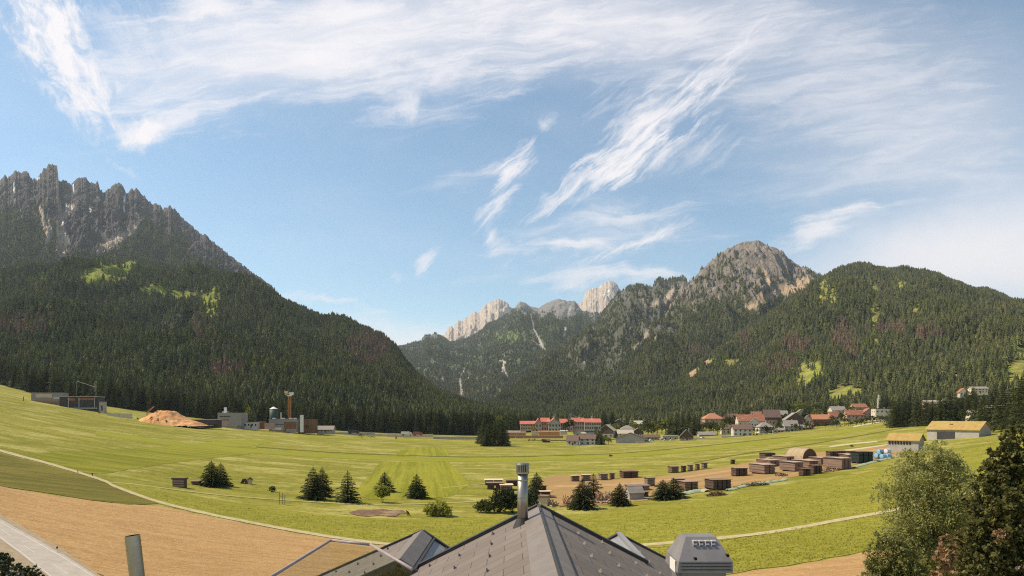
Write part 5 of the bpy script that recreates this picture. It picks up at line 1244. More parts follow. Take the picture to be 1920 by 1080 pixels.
jumble('loose brown boards right of the dark front stacks', 1546, 1570, 884, 873, (BRNW, TANW), 9, 11)
# canvas tunnel
D = depth(1486, 859); p = at(1486, D=D)
tn = thing('canvas_tunnel', 'beige canvas tunnel shelter with a dark round opening in the yard', 'shelter', p, R_(-62))
R0 = 24/F*D*.82; Ln = 8.5; m = MB(); prof_o = [(R0*math.cos(a), R0*1.0*math.sin(a)) for a in np.linspace(0, math.pi, 21)]; prof_i = [(x*.95, z*.95) for x, z in reversed(prof_o)]
m.prism(prof_o+prof_i, 0, Ln, 'x'); cvs = m.build('canvas', [pm('canvas', (.40, .30, .185), (.32, .235, .14), 1.5, .9, .3)], tn, True)
cvs.data.polygons.foreach_set('use_smooth', [False]*len(cvs.data.polygons))
m = MB(); m.face([(Ln-.4, x*.95, z*.95) for x, z in prof_o]); m.build('back_wall', [W_WOOD], tn)
m = MB()
for k in range(4):
    for (y0, z0), (y1, z1) in zip(prof_o[:-1:2], prof_o[2::2]): m.bar((.1+k*2.6, y0*1.005, z0*1.005), (.1+k*2.6, y1*1.005, z1*1.005), .07, 5)
m.build('hoop', [GREY_M], tn)
stack('dark stack stored inside the canvas tunnel mouth', 1484, 1500, 858.5, 850, DARKW, 20, cols=1)
# wrapped bales
BLUE = pm('blue_wrap', (.20, .36, .50), (.27, .44, .58), 2, .35, .3); WHW = pm('white_wrap', (.55, .54, .58), (.62, .6, .62), 2, .35, .3)
def bale(label, px, base, r_px, mat, dz=0.0):
    D = depth(px, base); p = at(px, D=D); r = r_px/F*D; p.z = CAMZ-(base-HY)/F*D+dz
    T_ = thing('wrapped_bale', label, 'bale', p, R_(25), 'wrapped bales at the yard end'); bm = bmesh.new()
    m = MB(); m.bar((-r*.85, 0, r), (-r*.95, 0, r), r*.93, 18, 0, r*.7); m.bar((-r*.85, 0, r), (r*.85, 0, r), r, 18, caps=False); m.bar((r*.85, 0, r), (r*.95, 0, r), r*.93, 18, 0, r*.7)
    o = m.build('wrap', [mat], T_, True); bm.free(); return T_
bale('left blue wrapped bale against the black tarped stack', 1646, 860, 5.5, BLUE)
bale('middle blue wrapped bale in the front row', 1656, 861, 5, BLUE)
bale('right blue wrapped bale nearest the turf roofed barn', 1665, 860, 5, BLUE)
bale('blue wrapped bale lying on top of the left front one', 1650, 851.5, 5, BLUE)
bale('white wrapped bale behind the blue bales', 1664, 851, 5, WHW)
# green nets, brush piles
def ribbon(name, label, cat, pts, w_, mat, h=.35, seed=1):
    rg = np.random.default_rng(seed); P = [at(*q) for q in smooth_line(pts, 8)]; V = []; n = 7
    for i, q in enumerate(P):
        d = (P[min(i+1, len(P)-1)]-P[max(i-1, 0)]).normalized(); sd = Vector((-d.y, d.x, 0))
        for j in range(n):
            f = j/(n-1)*2-1; s = q+sd*(f*w_*(.8+.3*rg.random())); V.append((s.x, s.y, float(ground(s.x, s.y))+.1+h*(1-f*f)*(.6+.7*rg.random())))
    return tag(link(name, mesh_np(name, V, grid_quads(len(P), n), [mat], True)), label, cat)
ribbon('green_net', 'pale green net strip right of the broad low spruce at yard edge', 'net', [(1278, 928), (1295, 924), (1312, 921), (1328, 922)], 1.5, NETM, .5, 1)
ribbon('green_net', 'long pale green net strip right of the brush pile along the yard', 'net', [(1362, 921), (1390, 914), (1416, 909), (1445, 905), (1474, 900)], 0.9, NETM, .45, 2)
ribbon('green_net', 'pale green net strip below the blue bales toward the birch', 'net', [(1600, 877), (1622, 871), (1650, 864), (1692, 855)], 1.0, NETM, .4, 3)
def brush(label, l, r, base, top, mat, seed, n=260):
    D = depth((l+r)/2, base); p = at((l+r)/2, D=D); W = (r-l)/F*D; H = (base-top)/F*D; rg = random.Random(seed); m = MB()
    for i in range(n):
        u = rg.uniform(-1, 1); x = u*W/2; y = rg.gauss(.8, .6); hh = H*(1-u*u)*max(.15, 1-abs(y-.8)); z = rg.uniform(0, max(.1, hh)); a = rg.uniform(0, 6.28); q = rg.uniform(.3, .9); e = rg.uniform(-.3, .5)
        m.bar((x, y, z), (x+q*math.cos(a), y+q*math.sin(a), z+q*e), .035+.04*rg.random(), 3, caps=False)
    o = m.build('brush_pile', [mat], None, loc=p); return tag(o, label, 'brush pile', 'brush piles at the yard edge')
brush('reddish brush pile between the two green net strips', 1327, 1364, 930, 918, pm('brush', (.16, .10, .06), (.10, .065, .04), 3, .9, 0), 4, 400)
brush('dark low brush pile above the long green net strip', 1396, 1446, 911, 902, pm('brush_dark', (.10, .075, .05), (.07, .05, .035), 3, .9, 0), 5, 400)

# small things in the meadow
lp = house('bench_shelter', 'brown log rack with three tiers beside the left spruce pair', 'log rack', 325, 349, 914, 896, W_WOOD, R_BROWN, 'x', -6, .8, .4, kind='flat', wins=(0, 0), side=(0, 0), chim=0, group=None, door=False)
for z in (.12, .42, .72): panel_on(lp, -.98, .98, z, z+.2, ROSEW, 'log_tier')
stack('flat low plank stack on the grass just left of the spruce pair', 357, 374, 909, 906, BRNW, 0, layers=1)
def aframe(label, px, base, hpx, wpx, mat):
    D = depth(px, base); p = at(px, D=D); h = hpx/F*D; w_ = wpx/F*D; T_ = thing('hay_shelter', label, 'shelter', p, R_(-12), None)
    m = MB(); m.prism([(-w_/2, -.1), (0, h), (w_/2, -.1), (w_/2-.12, -.1), (0, h-.14), (-w_/2+.12, -.1)], 0, w_*.8, 'y'); m.build('roof', [mat], T_)
    m = MB(); m.bar((0, -.05, -.3), (0, -.05, h+.25), .06, 6); m.build('post', [W_WOOD], T_); return T_
aframe('small dark hay lean-to right of the left spruce pair', 455, 907, 9, 13, W_WOOD)
house('feed_box', 'small pale fronted box next to the dark hay lean-to', 'box', 464.5, 473, 908, 897, PALEW, W_WOOD, 'y', 14, .7, .9, wins=(0, 0), side=(0, 0), chim=0, group=None, door=False)
def stakes(label, px, base, hpx, wpx, k):
    D = depth(px, base); p = at(px, D=D); h = hpx/F*D; w_ = wpx/F*D; T_ = thing('stake_frame', label, 'stakes', p)
    for i in range(k):
        m = MB(); x = -w_/2+w_*i/max(1, k-1); m.bar((x, .3*(i % 2), -.3), (x, .3*(i % 2), h*(1-.1*i)), .07, 6); m.build('stake', [GREYW], T_)
    m = MB(); m.bar((-w_/2, 0, h*.62), (w_/2, 0, h*.6), .05, 6); m.build('rail', [GREYW], T_)
stakes('wooden stake frame guarding a sapling left of the paired dark spruces', 529, 946, 24, 10, 3)
def post(label, px, base, hpx, mat, r=.08, name='roadside_post', cat='post', group=None, cap=None):
    D = depth(px, base); p = at(px, D=D); h = hpx/F*D; T_ = thing(name, label, cat, p, 0, group)
    m = MB(); m.bar((0, 0, -.3), (0, 0, h), r, 8); m.build('post', [mat], T_)
    m = MB(); m.box(-r*1.3, r*1.3, -r*1.3, r*1.3, h*.72, h*1.02) if cap else m.bar((0, 0, h), (0, 0, h+.05), r*1.1, 8); m.build('cap', [cap or mat], T_)
post('white roadside marker post with a dark head beside the grey road', 107, 1037, 12, WHITE_M, .055, cap=R_DARK)
post('dark wooden post on the far left hillside meadow', 44, 752, 8, W_WOOD, .22, 'field_post')
post('small dark signpost beside the gravel path bend', 173, 893, 6, W_WOOD, .10, 'field_post', cap=W_WOOD)
post('thin post by the mown strip left of the path bend', 146, 887, 5, W_WOOD, .08, 'field_post')
# windsock in the left meadow
D = depth(357, 806); p = at(357, D=D); ws = thing('windsock', 'small pale windsock on a pole by the chip heap meadow', 'windsock', p)
m = MB(); m.bar((0, 0, -.3), (0, 0, 2.6), .07, 6); m.build('pole', [WHITE_M], ws); m = MB(); m.bar((0, 0, 2.5), (-2.0, 0, 1.7), .35, 10, 0, .16); m.build('sock', [PALEW], ws)

# ------------------------------------------------------------------ spruces that stand by themselves
GF = 'spruces standing in the meadow'
protos = []
for i in range(5):
    cm = spruce_mesh('spruce_crown', 40+i, SPR, 10, (2.5, 2.9, 2.2, 2.7, 3.2)[i], 20+i, 11, .05)
    tm = trunk_mesh('spruce_trunk', 9.4, .22, .03)
    protos.append((cm, tm))
protos_edge = []
for cm, tm in protos:
    c2 = cm.copy(); c2.materials.clear(); c2.materials.append(SPR_EDGE); protos_edge.append((c2, tm))
def spruce(label, px, base, top, wpx=None, k=0, group=None, D=None, rot=None, name='spruce_tree', cat='tree', zoff=0.0):
    D = D or depth(px, base); p = at(px, D=D); p.z = CAMZ-(base-HY)/F*D+zoff
    h = (base-top)/F*D; cm, tm = (protos if group == GF else protos_edge)[k % 5]
    T_ = thing(name, label, cat, p, rot if rot is not None else NR.random()*6.28, group)
    r = (wpx or (base-top)*.62)/2/F*D*1.15; s = h/10; rx = r/(2.5, 2.9, 2.2, 2.7, 3.2)[k % 5]
    T_.scale = (rx, rx, s)
    link('crown', cm, T_); link('trunk', tm, T_)
    return T_
spruce('left and bigger spruce of the pair beside the log rack', 396, 912, 864, 40, 4, GF)
spruce('right spruce of the pair beside the log rack, leaning behind', 414, 910, 868, 34, 1, GF)
spruce('tall front spruce of the dark overlapping pair left of centre', 587, 936, 876, 44, 1, GF)
spruce('right rear spruce of the dark overlapping pair left of centre', 604, 930, 876, 36, 3, GF)
spruce('single ragged spruce right of the dark overlapping pair', 652, 942, 883, 40, 0, GF)
spruce('spruce directly behind the small round leafy tree', 721, 922, 885, 34, 2, GF)
spruce('spruce right of the round leafy tree with a bush at its foot', 781, 934, 889, 38, 3, GF)
spruce('spruce rising right behind the steel chimney', 1006, 930, 886, 36, 4, GF)
spruce('left and broad spruce of the pair before the board heap', 1092, 954, 900, 52, 4, GF)
spruce('right narrow top of the paired spruce before the board heap', 1113, 936, 888, 34, 0, GF)
spruce('lone spruce between board heap and grey canvas shelter', 1162, 948, 906, 38, 3, GF)
spruce('broad low spruce at the yard edge, left part', 1243, 937, 899, 40, 4, GF)
spruce('broad low spruce at the yard edge, right part', 1263, 934, 896, 44, 1, GF)
GC = 'round spruce clump at the far meadow'
for i, (px, b, tp, w_) in enumerate(((906, 833, 783, 20), (917, 836, 788, 24), (929, 836.5, 786, 24), (941, 837, 792, 24), (948, 836, 800, 18), (923, 834, 776, 22), (935, 833, 782, 22), (912, 837, 803, 20), (900, 832, 796, 16))):
    spruce('dark spruce in the round clump standing out before the far wood', px, b, tp, w_, i, GC)
GH = 'conifer grove beside the village'
for i in range(30):
    px = 1676+(i % 15)*10.6+NR.uniform(-3, 3); row = i//15
    b = np.interp(px, [1670, 1760, 1830], [802, 797, 786])-row*5
    spruce('dark conifer in the dense grove between village and turf roofed building', px, b, b-NR.uniform(44, 62)+row*4, NR.uniform(20, 28), i, GH)
GR = 'tall conifers on the right hillside'
for i, (px, b, tp, w_, D) in enumerate(((1862, 800, 728, 34, 330), (1880, 802, 715, 36, 310), (1900, 800, 722, 38, 300), (1845, 792, 738, 28, 350), (1915, 806, 705, 40, 260), (1868, 795, 742, 26, 380), (1830, 790, 736, 24, 420), (1816, 786, 742, 22, 440), (1895, 796, 740, 30, 330), (1932, 806, 700, 40, 255))):
    spruce('tall conifer on the hillside above the white garage row', px, b, tp, w_, i, GR, D=D)
GE = 'front spruces of the far wood'
for i, (x, y, z) in enumerate(FR):
    h = NR.uniform(21, 31); px = CX+F*x/y
    T_ = thing('spruce_tree', 'tall spruce in the front row of the dark wood behind the meadow', 'tree', (x, y, z-.3), NR.random()*6.28, GE)
    rx = h/10*NR.uniform(.60, .85); T_.scale = (rx, rx, h/10); cm, tm = protos_edge[i % 5]
    link('crown', cm, T_); link('trunk', tm, T_)
GV = 'spruces between the village houses'
for i, (px, b, tp, D) in enumerate(((1122, 833, 805, None), (1127, 834, 808, None), (1118, 826, 800, 545), (1131, 800, 768, 880), (1147, 798, 770, 900), (1268, 818, 776, 640), (1280, 816, 772, 650), (1292, 818, 774, 640), (1302, 818, 778, 630), (1258, 814, 780, 660), (1312, 816, 778, 640), (1360, 808, 772, 680), (1368, 808, 778, 660), (1460, 806, 782, 600), (1508, 798, 766, 680), (1516, 796, 764, 700), (1540, 780, 756, 800), (1548, 780, 752, 820), (1556, 778, 750, 830), (1575, 778, 752, 820), (1590, 776, 752, 820), (1605, 772, 745, 830), (1625, 770, 742, 830), (1662, 772, 738, 760), (1655, 772, 742, 780), (1425, 790, 764, 800), (1400, 788, 762, 820), (1050, 806, 780, 700), (1135, 803, 776, 800))):
    spruce('dark spruce growing between or behind the village houses', px, b, tp, (b-tp)*.55, i, GV, D=D)

# ------------------------------------------------------------------ leafy trees and shrubs
LF_MID = leaf_mat('leaves_mid', (.075, .095, .022), (.12, .14, .036), .4, .25)
LF_DARK = leaf_mat('leaves_dark', (.030, .042, .014), (.055, .07, .022), .2, .2)
LF_BRIGHT = leaf_mat('leaves_bright', (.20, .21, .035), (.28, .28, .06), .45, .2)
LF_BIRCH = leaf_mat('leaves_birch', (.25, .25, .075), (.42, .40, .17), .55, .1)
LF_SHRUB = leaf_mat('leaves_shrub', (.16, .16, .045), (.29, .28, .11), .45, .1)
LF_PINE = leaf_mat('leaves_pine', (.085, .082, .026), (.20, .185, .06), .4, .1)
LF_RED = leaf_mat('leaves_rosy', (.26, .15, .075), (.38, .24, .14), .3, .1)
LF_PALE = leaf_mat('blossom_pale', (.42, .35, .36), (.30, .22, .22), .2, .1)
LF_SUN = leaf_mat('leaves_sunny', (.30, .31, .05), (.40, .39, .08), .5, .1)
def crown_mesh(name, seed, mat, lumps, n, size, inner=.45, hang=0.0, asp=1.6, sub=26):
    """leaves spread through several lumps, each made of small uneven twigs of leaves"""
    rg = np.random.default_rng(seed); L = np.array([l[0] for l in lumps], float); R = np.array([l[1] if np.ndim(l[1]) else (l[1],)*3 for l in lumps], float)
    vol = R.prod(1); pr = vol**.75/np.sum(vol**.75)
    nt = max(1, n//sub); pick = rg.choice(len(L), nt, p=pr)
    d = rg.normal(size=(nt, 3)); d /= np.linalg.norm(d, axis=1)[:, None]; d[:, 2] = np.where(d[:, 2] < -.75, -d[:, 2]*.5, d[:, 2])
    rad = inner+(1-inner)*rg.random(nt)**.6; rad *= 1+.16*rg.normal(size=nt)
    tw = L[pick]+d*rad[:, None]*R[pick]
    idx = np.repeat(np.arange(nt), sub); N = len(idx)
    dirn = d+.9*rg.normal(size=(nt, 3)); dirn[:, 2] -= hang*2; dirn /= np.linalg.norm(dirn, axis=1)[:, None]
    tl = (R.mean(1)[pick]*.32)*(.5+rg.random(nt))
    q = rg.random(N)
    c = tw[idx]+dirn[idx]*(tl[idx]*q)[:, None]+rg.normal(size=(N, 3))*(tl[idx]*.22)[:, None]
    c[:, 2] -= hang*(tl[idx]*q*q)
    a = rg.normal(size=(N, 3)); a[:, 2] -= hang*1.5; a /= np.linalg.norm(a, axis=1)[:, None]
    b = np.cross(a, rg.normal(size=(N, 3))); b /= np.linalg.norm(b, axis=1)[:, None]+1e-9
    s = size*(.6+.8*rg.random(N))[:, None]
    V = np.stack([c-a*s*asp*.5, c+b*s*.5, c+a*s*asp*.5, c-b*s*.5], 1).reshape(-1, 3)
    return mesh_np(name, V, np.arange(N*4).reshape(-1, 4), [mat])
def limbs_for(lumps, base, r):
    out = []
    for (c, rr) in lumps:
        c = Vector(c); b = Vector(base)
        out.append(([tuple(b), tuple(b.lerp(c, .4)+Vector((0, 0, .12*c.length*.2))), tuple(b.lerp(c, .75)+Vector((0, 0, .05))), tuple(c)], r, r*.25))
    return out
rtypes = []
for i in range(4):
    rg = random.Random(90+i); lumps = [((0, 0, .62), (.30, .30, .30))]+[((.27*math.cos(a), .27*math.sin(a), .45+.28*rg.random()), .20+.06*rg.random()) for a in [k*1.05+rg.random() for k in range(6)]]+[((0.05, 0, .85), .16)]
    cms = {m_.name: crown_mesh('leaf_crown', 90+i, m_, lumps, 1500, .050, .5) for m_ in (LF_MID, LF_DARK, LF_BRIGHT)}
    rtypes.append((cms, trunk_mesh('leaf_trunk', .55, .035, .018, BARK, limbs_for(lumps[1:4], (0, 0, .3), .016), z0=-.03)))
def leafy(label, px, base, top, wpx, mat, k=0, group=None, D=None, name='leafy_tree', cat='tree'):
    D = D or depth(px, base); p = at(px, D=D); p.z = CAMZ-(base-HY)/F*D
    h = (base-top)/F*D; r = wpx/F*D; T_ = thing(name, label, cat, p, NR.random()*6.28, group); T_.scale = (r, r, h)
    cms, tm = rtypes[k % 4]; link('crown', cms[mat.name], T_); link('trunk', tm, T_); return T_
GL = 'round leafy trees around the village'
for i, (px, b, tp, w_, mt, D) in enumerate(((1215, 815, 790, 26, LF_MID, 690), (1232, 815, 792, 24, LF_BRIGHT, 690), (1205, 816, 798, 20, LF_MID, 640), (1222, 817, 801, 20, LF_MID, 620), (1248, 812, 788, 24, LF_MID, 720), (1338, 812, 788, 22, LF_MID, 620), (1354, 814, 790, 22, LF_BRIGHT, 610), (1345, 816, 796, 18, LF_MID, 600), (1412, 812, 799, 14, LF_MID, 570), (1450, 811, 799, 14, LF_MID, 560), (1478, 782, 756, 26, LF_MID, 800), (1494, 780, 752, 26, LF_BRIGHT, 820), (1512, 780, 758, 22, LF_MID, 820), (1134, 833, 815, 16, LF_BRIGHT, None), (1141, 834, 820, 14, LF_BRIGHT, None), (1068, 808, 786, 22, LF_DARK, 560), (1060, 810, 792, 16, LF_DARK, 560), (1560, 795, 778, 18, LF_MID, 600), (1578, 790, 774, 18, LF_MID, 600), (1576, 764, 752, 14, LF_MID, 900), (1530, 772, 756, 18, LF_MID, 860), (1258, 806, 786, 18, LF_BRIGHT, 760), (1192, 812, 792, 16, LF_BRIGHT, 720), (955, 806, 776, 24, LF_MID, 700), (935, 802, 778, 20, LF_BRIGHT, 720), (1000, 812, 798, 14, LF_BRIGHT, 580), (1325, 806, 790, 16, LF_MID, 700), (1380, 800, 786, 14, LF_DARK, 700), (1870, 792, 764, 26, LF_MID, 350), (1806, 792, 766, 24, LF_MID, 430), (1330, 812, 796, 16, LF_DARK, 610))):
    leafy('round leafy tree among the village houses at the foot of the wood', px, b, tp, w_, mt, i, GL, D)
GK = 'belt of trees between the village and the wood'
for i in range(64):
    px = 1128+i*8.6+NR.uniform(-4, 4); D = NR.uniform(690, 900); p_ = at(px, D=D); b = HY-(p_.z-CAMZ)/D*F
    hh = NR.uniform(9, 17)/D*F
    leafy('bushy tree in the belt between the village roofs and the wood', px, b, b-hh, hh*NR.uniform(.8, 1.25), (LF_MID, LF_DARK, LF_MID, LF_BRIGHT)[i % 4], i, GK, D)
for i in range(26):
    px = 1375+i*11.5+NR.uniform(-4, 4); D = NR.uniform(575, 640); p_ = at(px, D=D); b = HY-(p_.z-CAMZ)/D*F; hh = NR.uniform(4, 8)/D*F
    leafy('low garden tree close to the village houses', px, b, b-hh, hh*NR.uniform(.9, 1.3), (LF_MID, LF_DARK)[i % 2], i, 'garden trees of the village', D)
leafy('slim young leafy tree beside the boiler house', 466, 797, 760, 14, LF_BRIGHT, 2, None, 530)
leafy('round bush-like tree in front of the brown factory block', 576, 808, 796, 13, LF_DARK, 0, None, 505)

def shrub(label, px, base, top, wpx, mat, seed, n=2200, size=.16, group=None, name='shrub', D=None, lumps=None, stems=5, crown_up=False):
    D = D or depth(px, base); p = at(px, D=D); p.z = CAMZ-(base-HY)/F*D; h = (base-top)/F*D; w_ = wpx/F*D; rg = random.Random(seed)
    T_ = thing(name, label, 'bush', p, 0, group)
    lumps = lumps or [((rg.uniform(-.32, .32)*w_, rg.uniform(-.2, .2)*w_, h*rg.uniform(.28, .60)), (w_*.24, w_*.22, h*.34)) for _ in range(7)]+[((0, 0, h*.42), (w_*.40, w_*.34, h*.46))]
    if crown_up: lumps = [((x, y, z*.72+h*.30), (a, b, c*.8)) for (x, y, z), (a, b, c) in lumps]
    link('foliage', crown_mesh('shrub_foliage', seed, mat, lumps, n, size, .35), T_)
    m = MB()
    for k in range(stems): a = k*1.3; m.bar((.06*math.cos(a), .06*math.sin(a), -.2), (w_*.25*math.cos(a), w_*.2*math.sin(a), h*.65), .04, 5, 0, .012)
    m.build('stem', [BARK], T_); return T_
shrub('small round leafy tree in front of a spruce in the meadow', 717, 942, 909, 30, LF_SUN, 41, 9000, .17, None, 'leafy_tree', lumps=None, crown_up=True)
shrub('bright green round shrub in the foreground meadow left of the roof', 821, 967, 935, 46, LF_SUN, 31, 11000, .18)
shrub('grey-green shrub at the foot of the spruce right of the leafy tree', 784, 935, 912, 30, LF_MID, 32, 6000)
shrub('big dark bush left of the steel chimney', 945, 961, 914, 62, LF_DARK, 33, 12000, .2)
shrub('lighter low bush at the left side of the big dark bush', 910, 961, 935, 44, LF_MID, 34, 7000)
shrub('dark bush just right behind the steel chimney', 993, 956, 914, 36, LF_DARK, 35, 7000)
shrub('small dark shrub alone in the meadow left of the paired spruces', 510, 923, 909, 16, LF_DARK, 36, 900)
shrub('tiny shrub right of the bare soil bed', 764, 966, 956, 9, LF_DARK, 37, 400)
shrub('small whitish green shrub in front of the big dark bush', 938, 962, 951, 16, LF_MID, 38, 600)
GB = 'bushes along the meadow edge'
for i, (px, b, tp, w_, D) in enumerate(((20, 722, 714, 14, 640), (12, 720, 713, 10, 640), (116, 763, 755, 7, 482), (131, 767, 761, 5, 478), (186, 776, 769, 6, 450), (258, 787, 782, 8, 440), (284, 789, 780, 6, 430), (296, 790, 783, 5, 430), (312, 793, 785, 5, 430), (346, 797, 788, 10, 440), (390, 800, 791, 12, 450), (404, 801, 792, 10, 455), (450, 803, 796, 10, 470), (535, 811, 802, 10, 490), (592, 811, 803, 12, 520), (678, 822, 810, 13, 520), (696, 821, 817, 14, 525), (742, 823, 819, 8, 530), (1002, 827, 822, 12, 480), (1022, 827, 823, 8, 480), (992, 827, 823, 6, 480), (1145, 857, 852, 10, None), (1596, 838, 833, 8, None))):
    shrub('small green bush along the far edge of the meadow', px, b, tp, w_, (LF_MID, LF_DARK)[i % 2], 200+i, 420, .22, GB, D=D, stems=3)
# hedges round the village gardens
def hedge(label, pts, h, mat, seed):
    P = [at(px, D=D) for px, D in pts]; lumps = []
    for a, b in zip(P[:-1], P[1:]):
        k = max(2, int((b-a).length/1.6))
        for i in range(k): q = a.lerp(b, i/k); lumps.append(((q.x, q.y, float(ground(q.x, q.y))+h*.5), (1.3, 1.1, h*.6)))
    o = link('garden_hedge', crown_mesh('garden_hedge', seed, mat, lumps, 90*len(lumps), .28, .4)); return tag(o, label, 'hedge', 'garden hedges')
hedge('dark garden hedge along the meadow below the village middle', [(1410, 545), (1450, 560), (1480, 575), (1525, 590)], 1.7, LF_DARK, 70)
hedge('long dark hedge at the right end of the village meadow', [(1556, 610), (1600, 600), (1640, 590), (1668, 585)], 2.4, LF_DARK, 71)

# near trees at the right edge
def near_tree(name, label, px, D, zb, lump_px, mat, n, size, seed, hang, trunk_r, trunk_mat, extra=(), cat='tree', crown='crown', limbs=True, lift=.4):
    x0 = (px-CX)/F*D; k = D/F
    T_ = thing(name, label, cat, (x0, D, zb))
    L = [(((lx-px)*k, dy, CAMZ-(ly-HY)*k-zb), (lr*k, lr*k*.95, lr*k)) for lx, ly, lr, dy in lump_px]
    link(crown, crown_mesh(name+'_crown', seed, mat, L, n, size, .3, hang, 1.5, 22), T_)
    top = max(c[2] for c, _ in L)
    link('trunk', trunk_mesh(name+'_trunk', top*.92, trunk_r, .03, trunk_mat, limbs_for(L, (0, 0, top*lift), trunk_r*.35), bend=.25), T_)
    for nm, mt, lm, nn, ss, sd in extra:
        L2 = [(((lx-px)*k, dy, CAMZ-(ly-HY)*k-zb), (lr*k,)*3) for lx, ly, lr, dy in lm]
        link(nm, crown_mesh(name+'_'+nm, sd, mt, L2, nn, ss, .2, .2, 1.5, 12), T_)
    return T_
BIRCHB = pm('birch_bark', (.34, .30, .26), (.16, .14, .12), 6, .9, .3, (1, 1, 4), c3=(.06, .05, .045))
near_tree('birch_tree', 'tall airy birch with fine leaves at the right front', 1745, 40, 7.6,
          [(1742, 852, 30, 0), (1718, 868, 30, .3), (1772, 868, 30, -.2), (1798, 886, 28, .3), (1700, 895, 36, -.3), (1745, 900, 46, .5), (1790, 915, 40, -.5), (1684, 930, 34, .4), (1728, 945, 48, -.6), (1780, 955, 46, .6), (1812, 950, 30, 0), (1690, 972, 36, -.4), (1740, 990, 50, .4), (1795, 995, 44, -.4), (1700, 1018, 40, .3), (1760, 1035, 50, 0), (1808, 1035, 36, .4), (1725, 1070, 46, -.3), (1785, 1085, 46, .3), (1690, 1065, 40, .2)],
          LF_BIRCH, 60000, .08, 501, .55, .17, BIRCHB)
near_tree('weeping_shrub', 'pale feathery shrub low at the left foot of the birch', 1676, 36, 7.9,
          [(1668, 1020, 26, 0), (1650, 1050, 26, .2), (1690, 1045, 30, -.2), (1640, 1078, 24, 0), (1672, 1080, 34, .3), (1710, 1080, 34, -.3), (1655, 1105, 36, 0), (1700, 1115, 40, .2)],
          LF_SHRUB, 15000, .085, 502, .5, .07, BARK, cat='shrub')
near_tree('rosy_shrub', 'shrub with rosy brown leaves between birch and dark pine', 1785, 33, 8.2,
          [(1782, 1015, 20, 0), (1803, 1030, 22, .2), (1765, 1040, 22, -.1), (1790, 1058, 26, 0), (1815, 1062, 22, .2), (1770, 1080, 26, 0)],
          LF_RED, 1500, .13, 503, .2, .05, BARK, cat='shrub')
near_tree('dark_pine', 'big dark dense pine filling the lower right corner', 1895, 28, 8.4,
          [(1908, 815, 20, 0), (1893, 842, 24, .2), (1915, 862, 34, -.2), (1880, 880, 28, .3), (1858, 905, 26, 0), (1900, 910, 42, .3), (1870, 940, 36, -.3), (1838, 950, 24, .2), (1908, 965, 46, .2), (1846, 985, 32, -.2), (1880, 1000, 46, .2), (1826, 1020, 26, .2), (1915, 1030, 50, 0), (1856, 1045, 42, -.2), (1825, 1070, 36, .1), (1895, 1085, 56, 0), (1940, 900, 50, .4), (1950, 990, 60, .4)],
          LF_PINE, 36000, .11, 504, .1, .2, BARK, extra=(('blossom', LF_PALE, [(1885, 1050, 18, -1.4), (1910, 1070, 16, -1.5), (1870, 1075, 12, -1.5)], 420, .10, 505), ('dry_leaves', LF_RED, [(1900, 948, 18, -1.5), (1912, 930, 14, -1.5), (1845, 1000, 14, -1.0)], 420, .12, 506)))
# hedge beside the road in the lower left corner
L_ = []
for i in range(13):
    px = -40+i*9.5; py = np.interp(px, [-40, 0, 30, 65, 80], [1010, 1034, 1058, 1082, 1096]); D = 74-6*i/13
    q = Vector(((px-CX)/F*D, D, 0)); zt = CAMZ-(py-HY)/F*D; g_ = float(ground(q.x, q.y))
    L_.append(((q.x, q.y, (zt+g_)/2), (1.2, 1.2, max(.6, (zt-g_)/2+.1))))
    L_.append(((q.x-1.6, q.y-1.6, (zt+g_)/2-.3), (1.3, 1.3, max(.6, (zt-g_)/2))))
tag(link('roadside_hedge', crown_mesh('roadside_hedge', 600, LF_DARK, L_, 9000, .16, .3)), 'dark leafy hedge beside the road in the lower left corner', 'hedge')
# ------------------------------------------------------------------ the house under the camera
def roof_mat(name, c1, c2, line):
    m, t, b = base_mat(name)
    uv = t.new('ShaderNodeUVMap').outputs[0]
    br = t.new('ShaderNodeTexBrick'); t.l.new(uv, br.inputs['Vector'])
    br.offset = .5; br.inputs['Scale'].default_value = 1.0; br.inputs['Mortar Size'].default_value = .008; br.inputs['Mortar Smooth'].default_value = .25
    br.inputs['Brick Width'].default_value = .60; br.inputs['Row Height'].default_value = .42; br.inputs['Bias'].default_value = 0
    br.inputs['Color1'].default_value = (*c1, 1); br.inputs['Color2'].default_value = (*c2, 1); br.inputs['Mortar'].default_value = (*line, 1)
    co = t.new('ShaderNodeTexCoord').outputs['Object']
    n = t.noise(co, 1.6, 7, .65); n2 = t.noise(co, 30, 4, .6)
    c = t.mix(t.math('MULTIPLY', t.rng(n.outputs['Fac'], .35, .7), .35), br.outputs['Color'], tuple(x*.62 for x in c1))
    c = t.mix(t.math('MULTIPLY', t.rng(n2.outputs['Fac'], .55, .75), .25), c, tuple(min(1, x*1.5) for x in c1))
    t.l.new(c, b.inputs['Base Color']); b.inputs['Roughness'].default_value = .75; b.inputs['Specular IOR Level'].default_value = .2
    h = t.math('ADD', t.math('MULTIPLY', br.outputs['Fac'], -1.0), t.math('MULTIPLY', n.outputs['Fac'], .3)); bump(t, b, h, .5, .02)
    return m
RF_A = roof_mat('roof_tile_metal', (.185, .150, .132), (.15, .122, .106), (.07, .052, .045))
RF_TRIM = pm('roof_trim', (.05, .044, .042), (.036, .032, .03), 4, .5, .05)
RF_CAP = pm('ridge_sheet', (.20, .164, .144), (.165, .135, .118), 3, .5, .05)
RF_SEAM = pm('seam_sheet', (.25, .245, .25), (.20, .195, .20), 3, .45, .05, (4, .3, 1))
STEEL = pm('stainless', (.40, .36, .31), (.27, .24, .205), 5, .42, .03, (1, 1, .2), metal=.9)
STEELD = pm('flue_inside', (.035, .015, .012), (.02, .01, .008), 3, .9, 0)
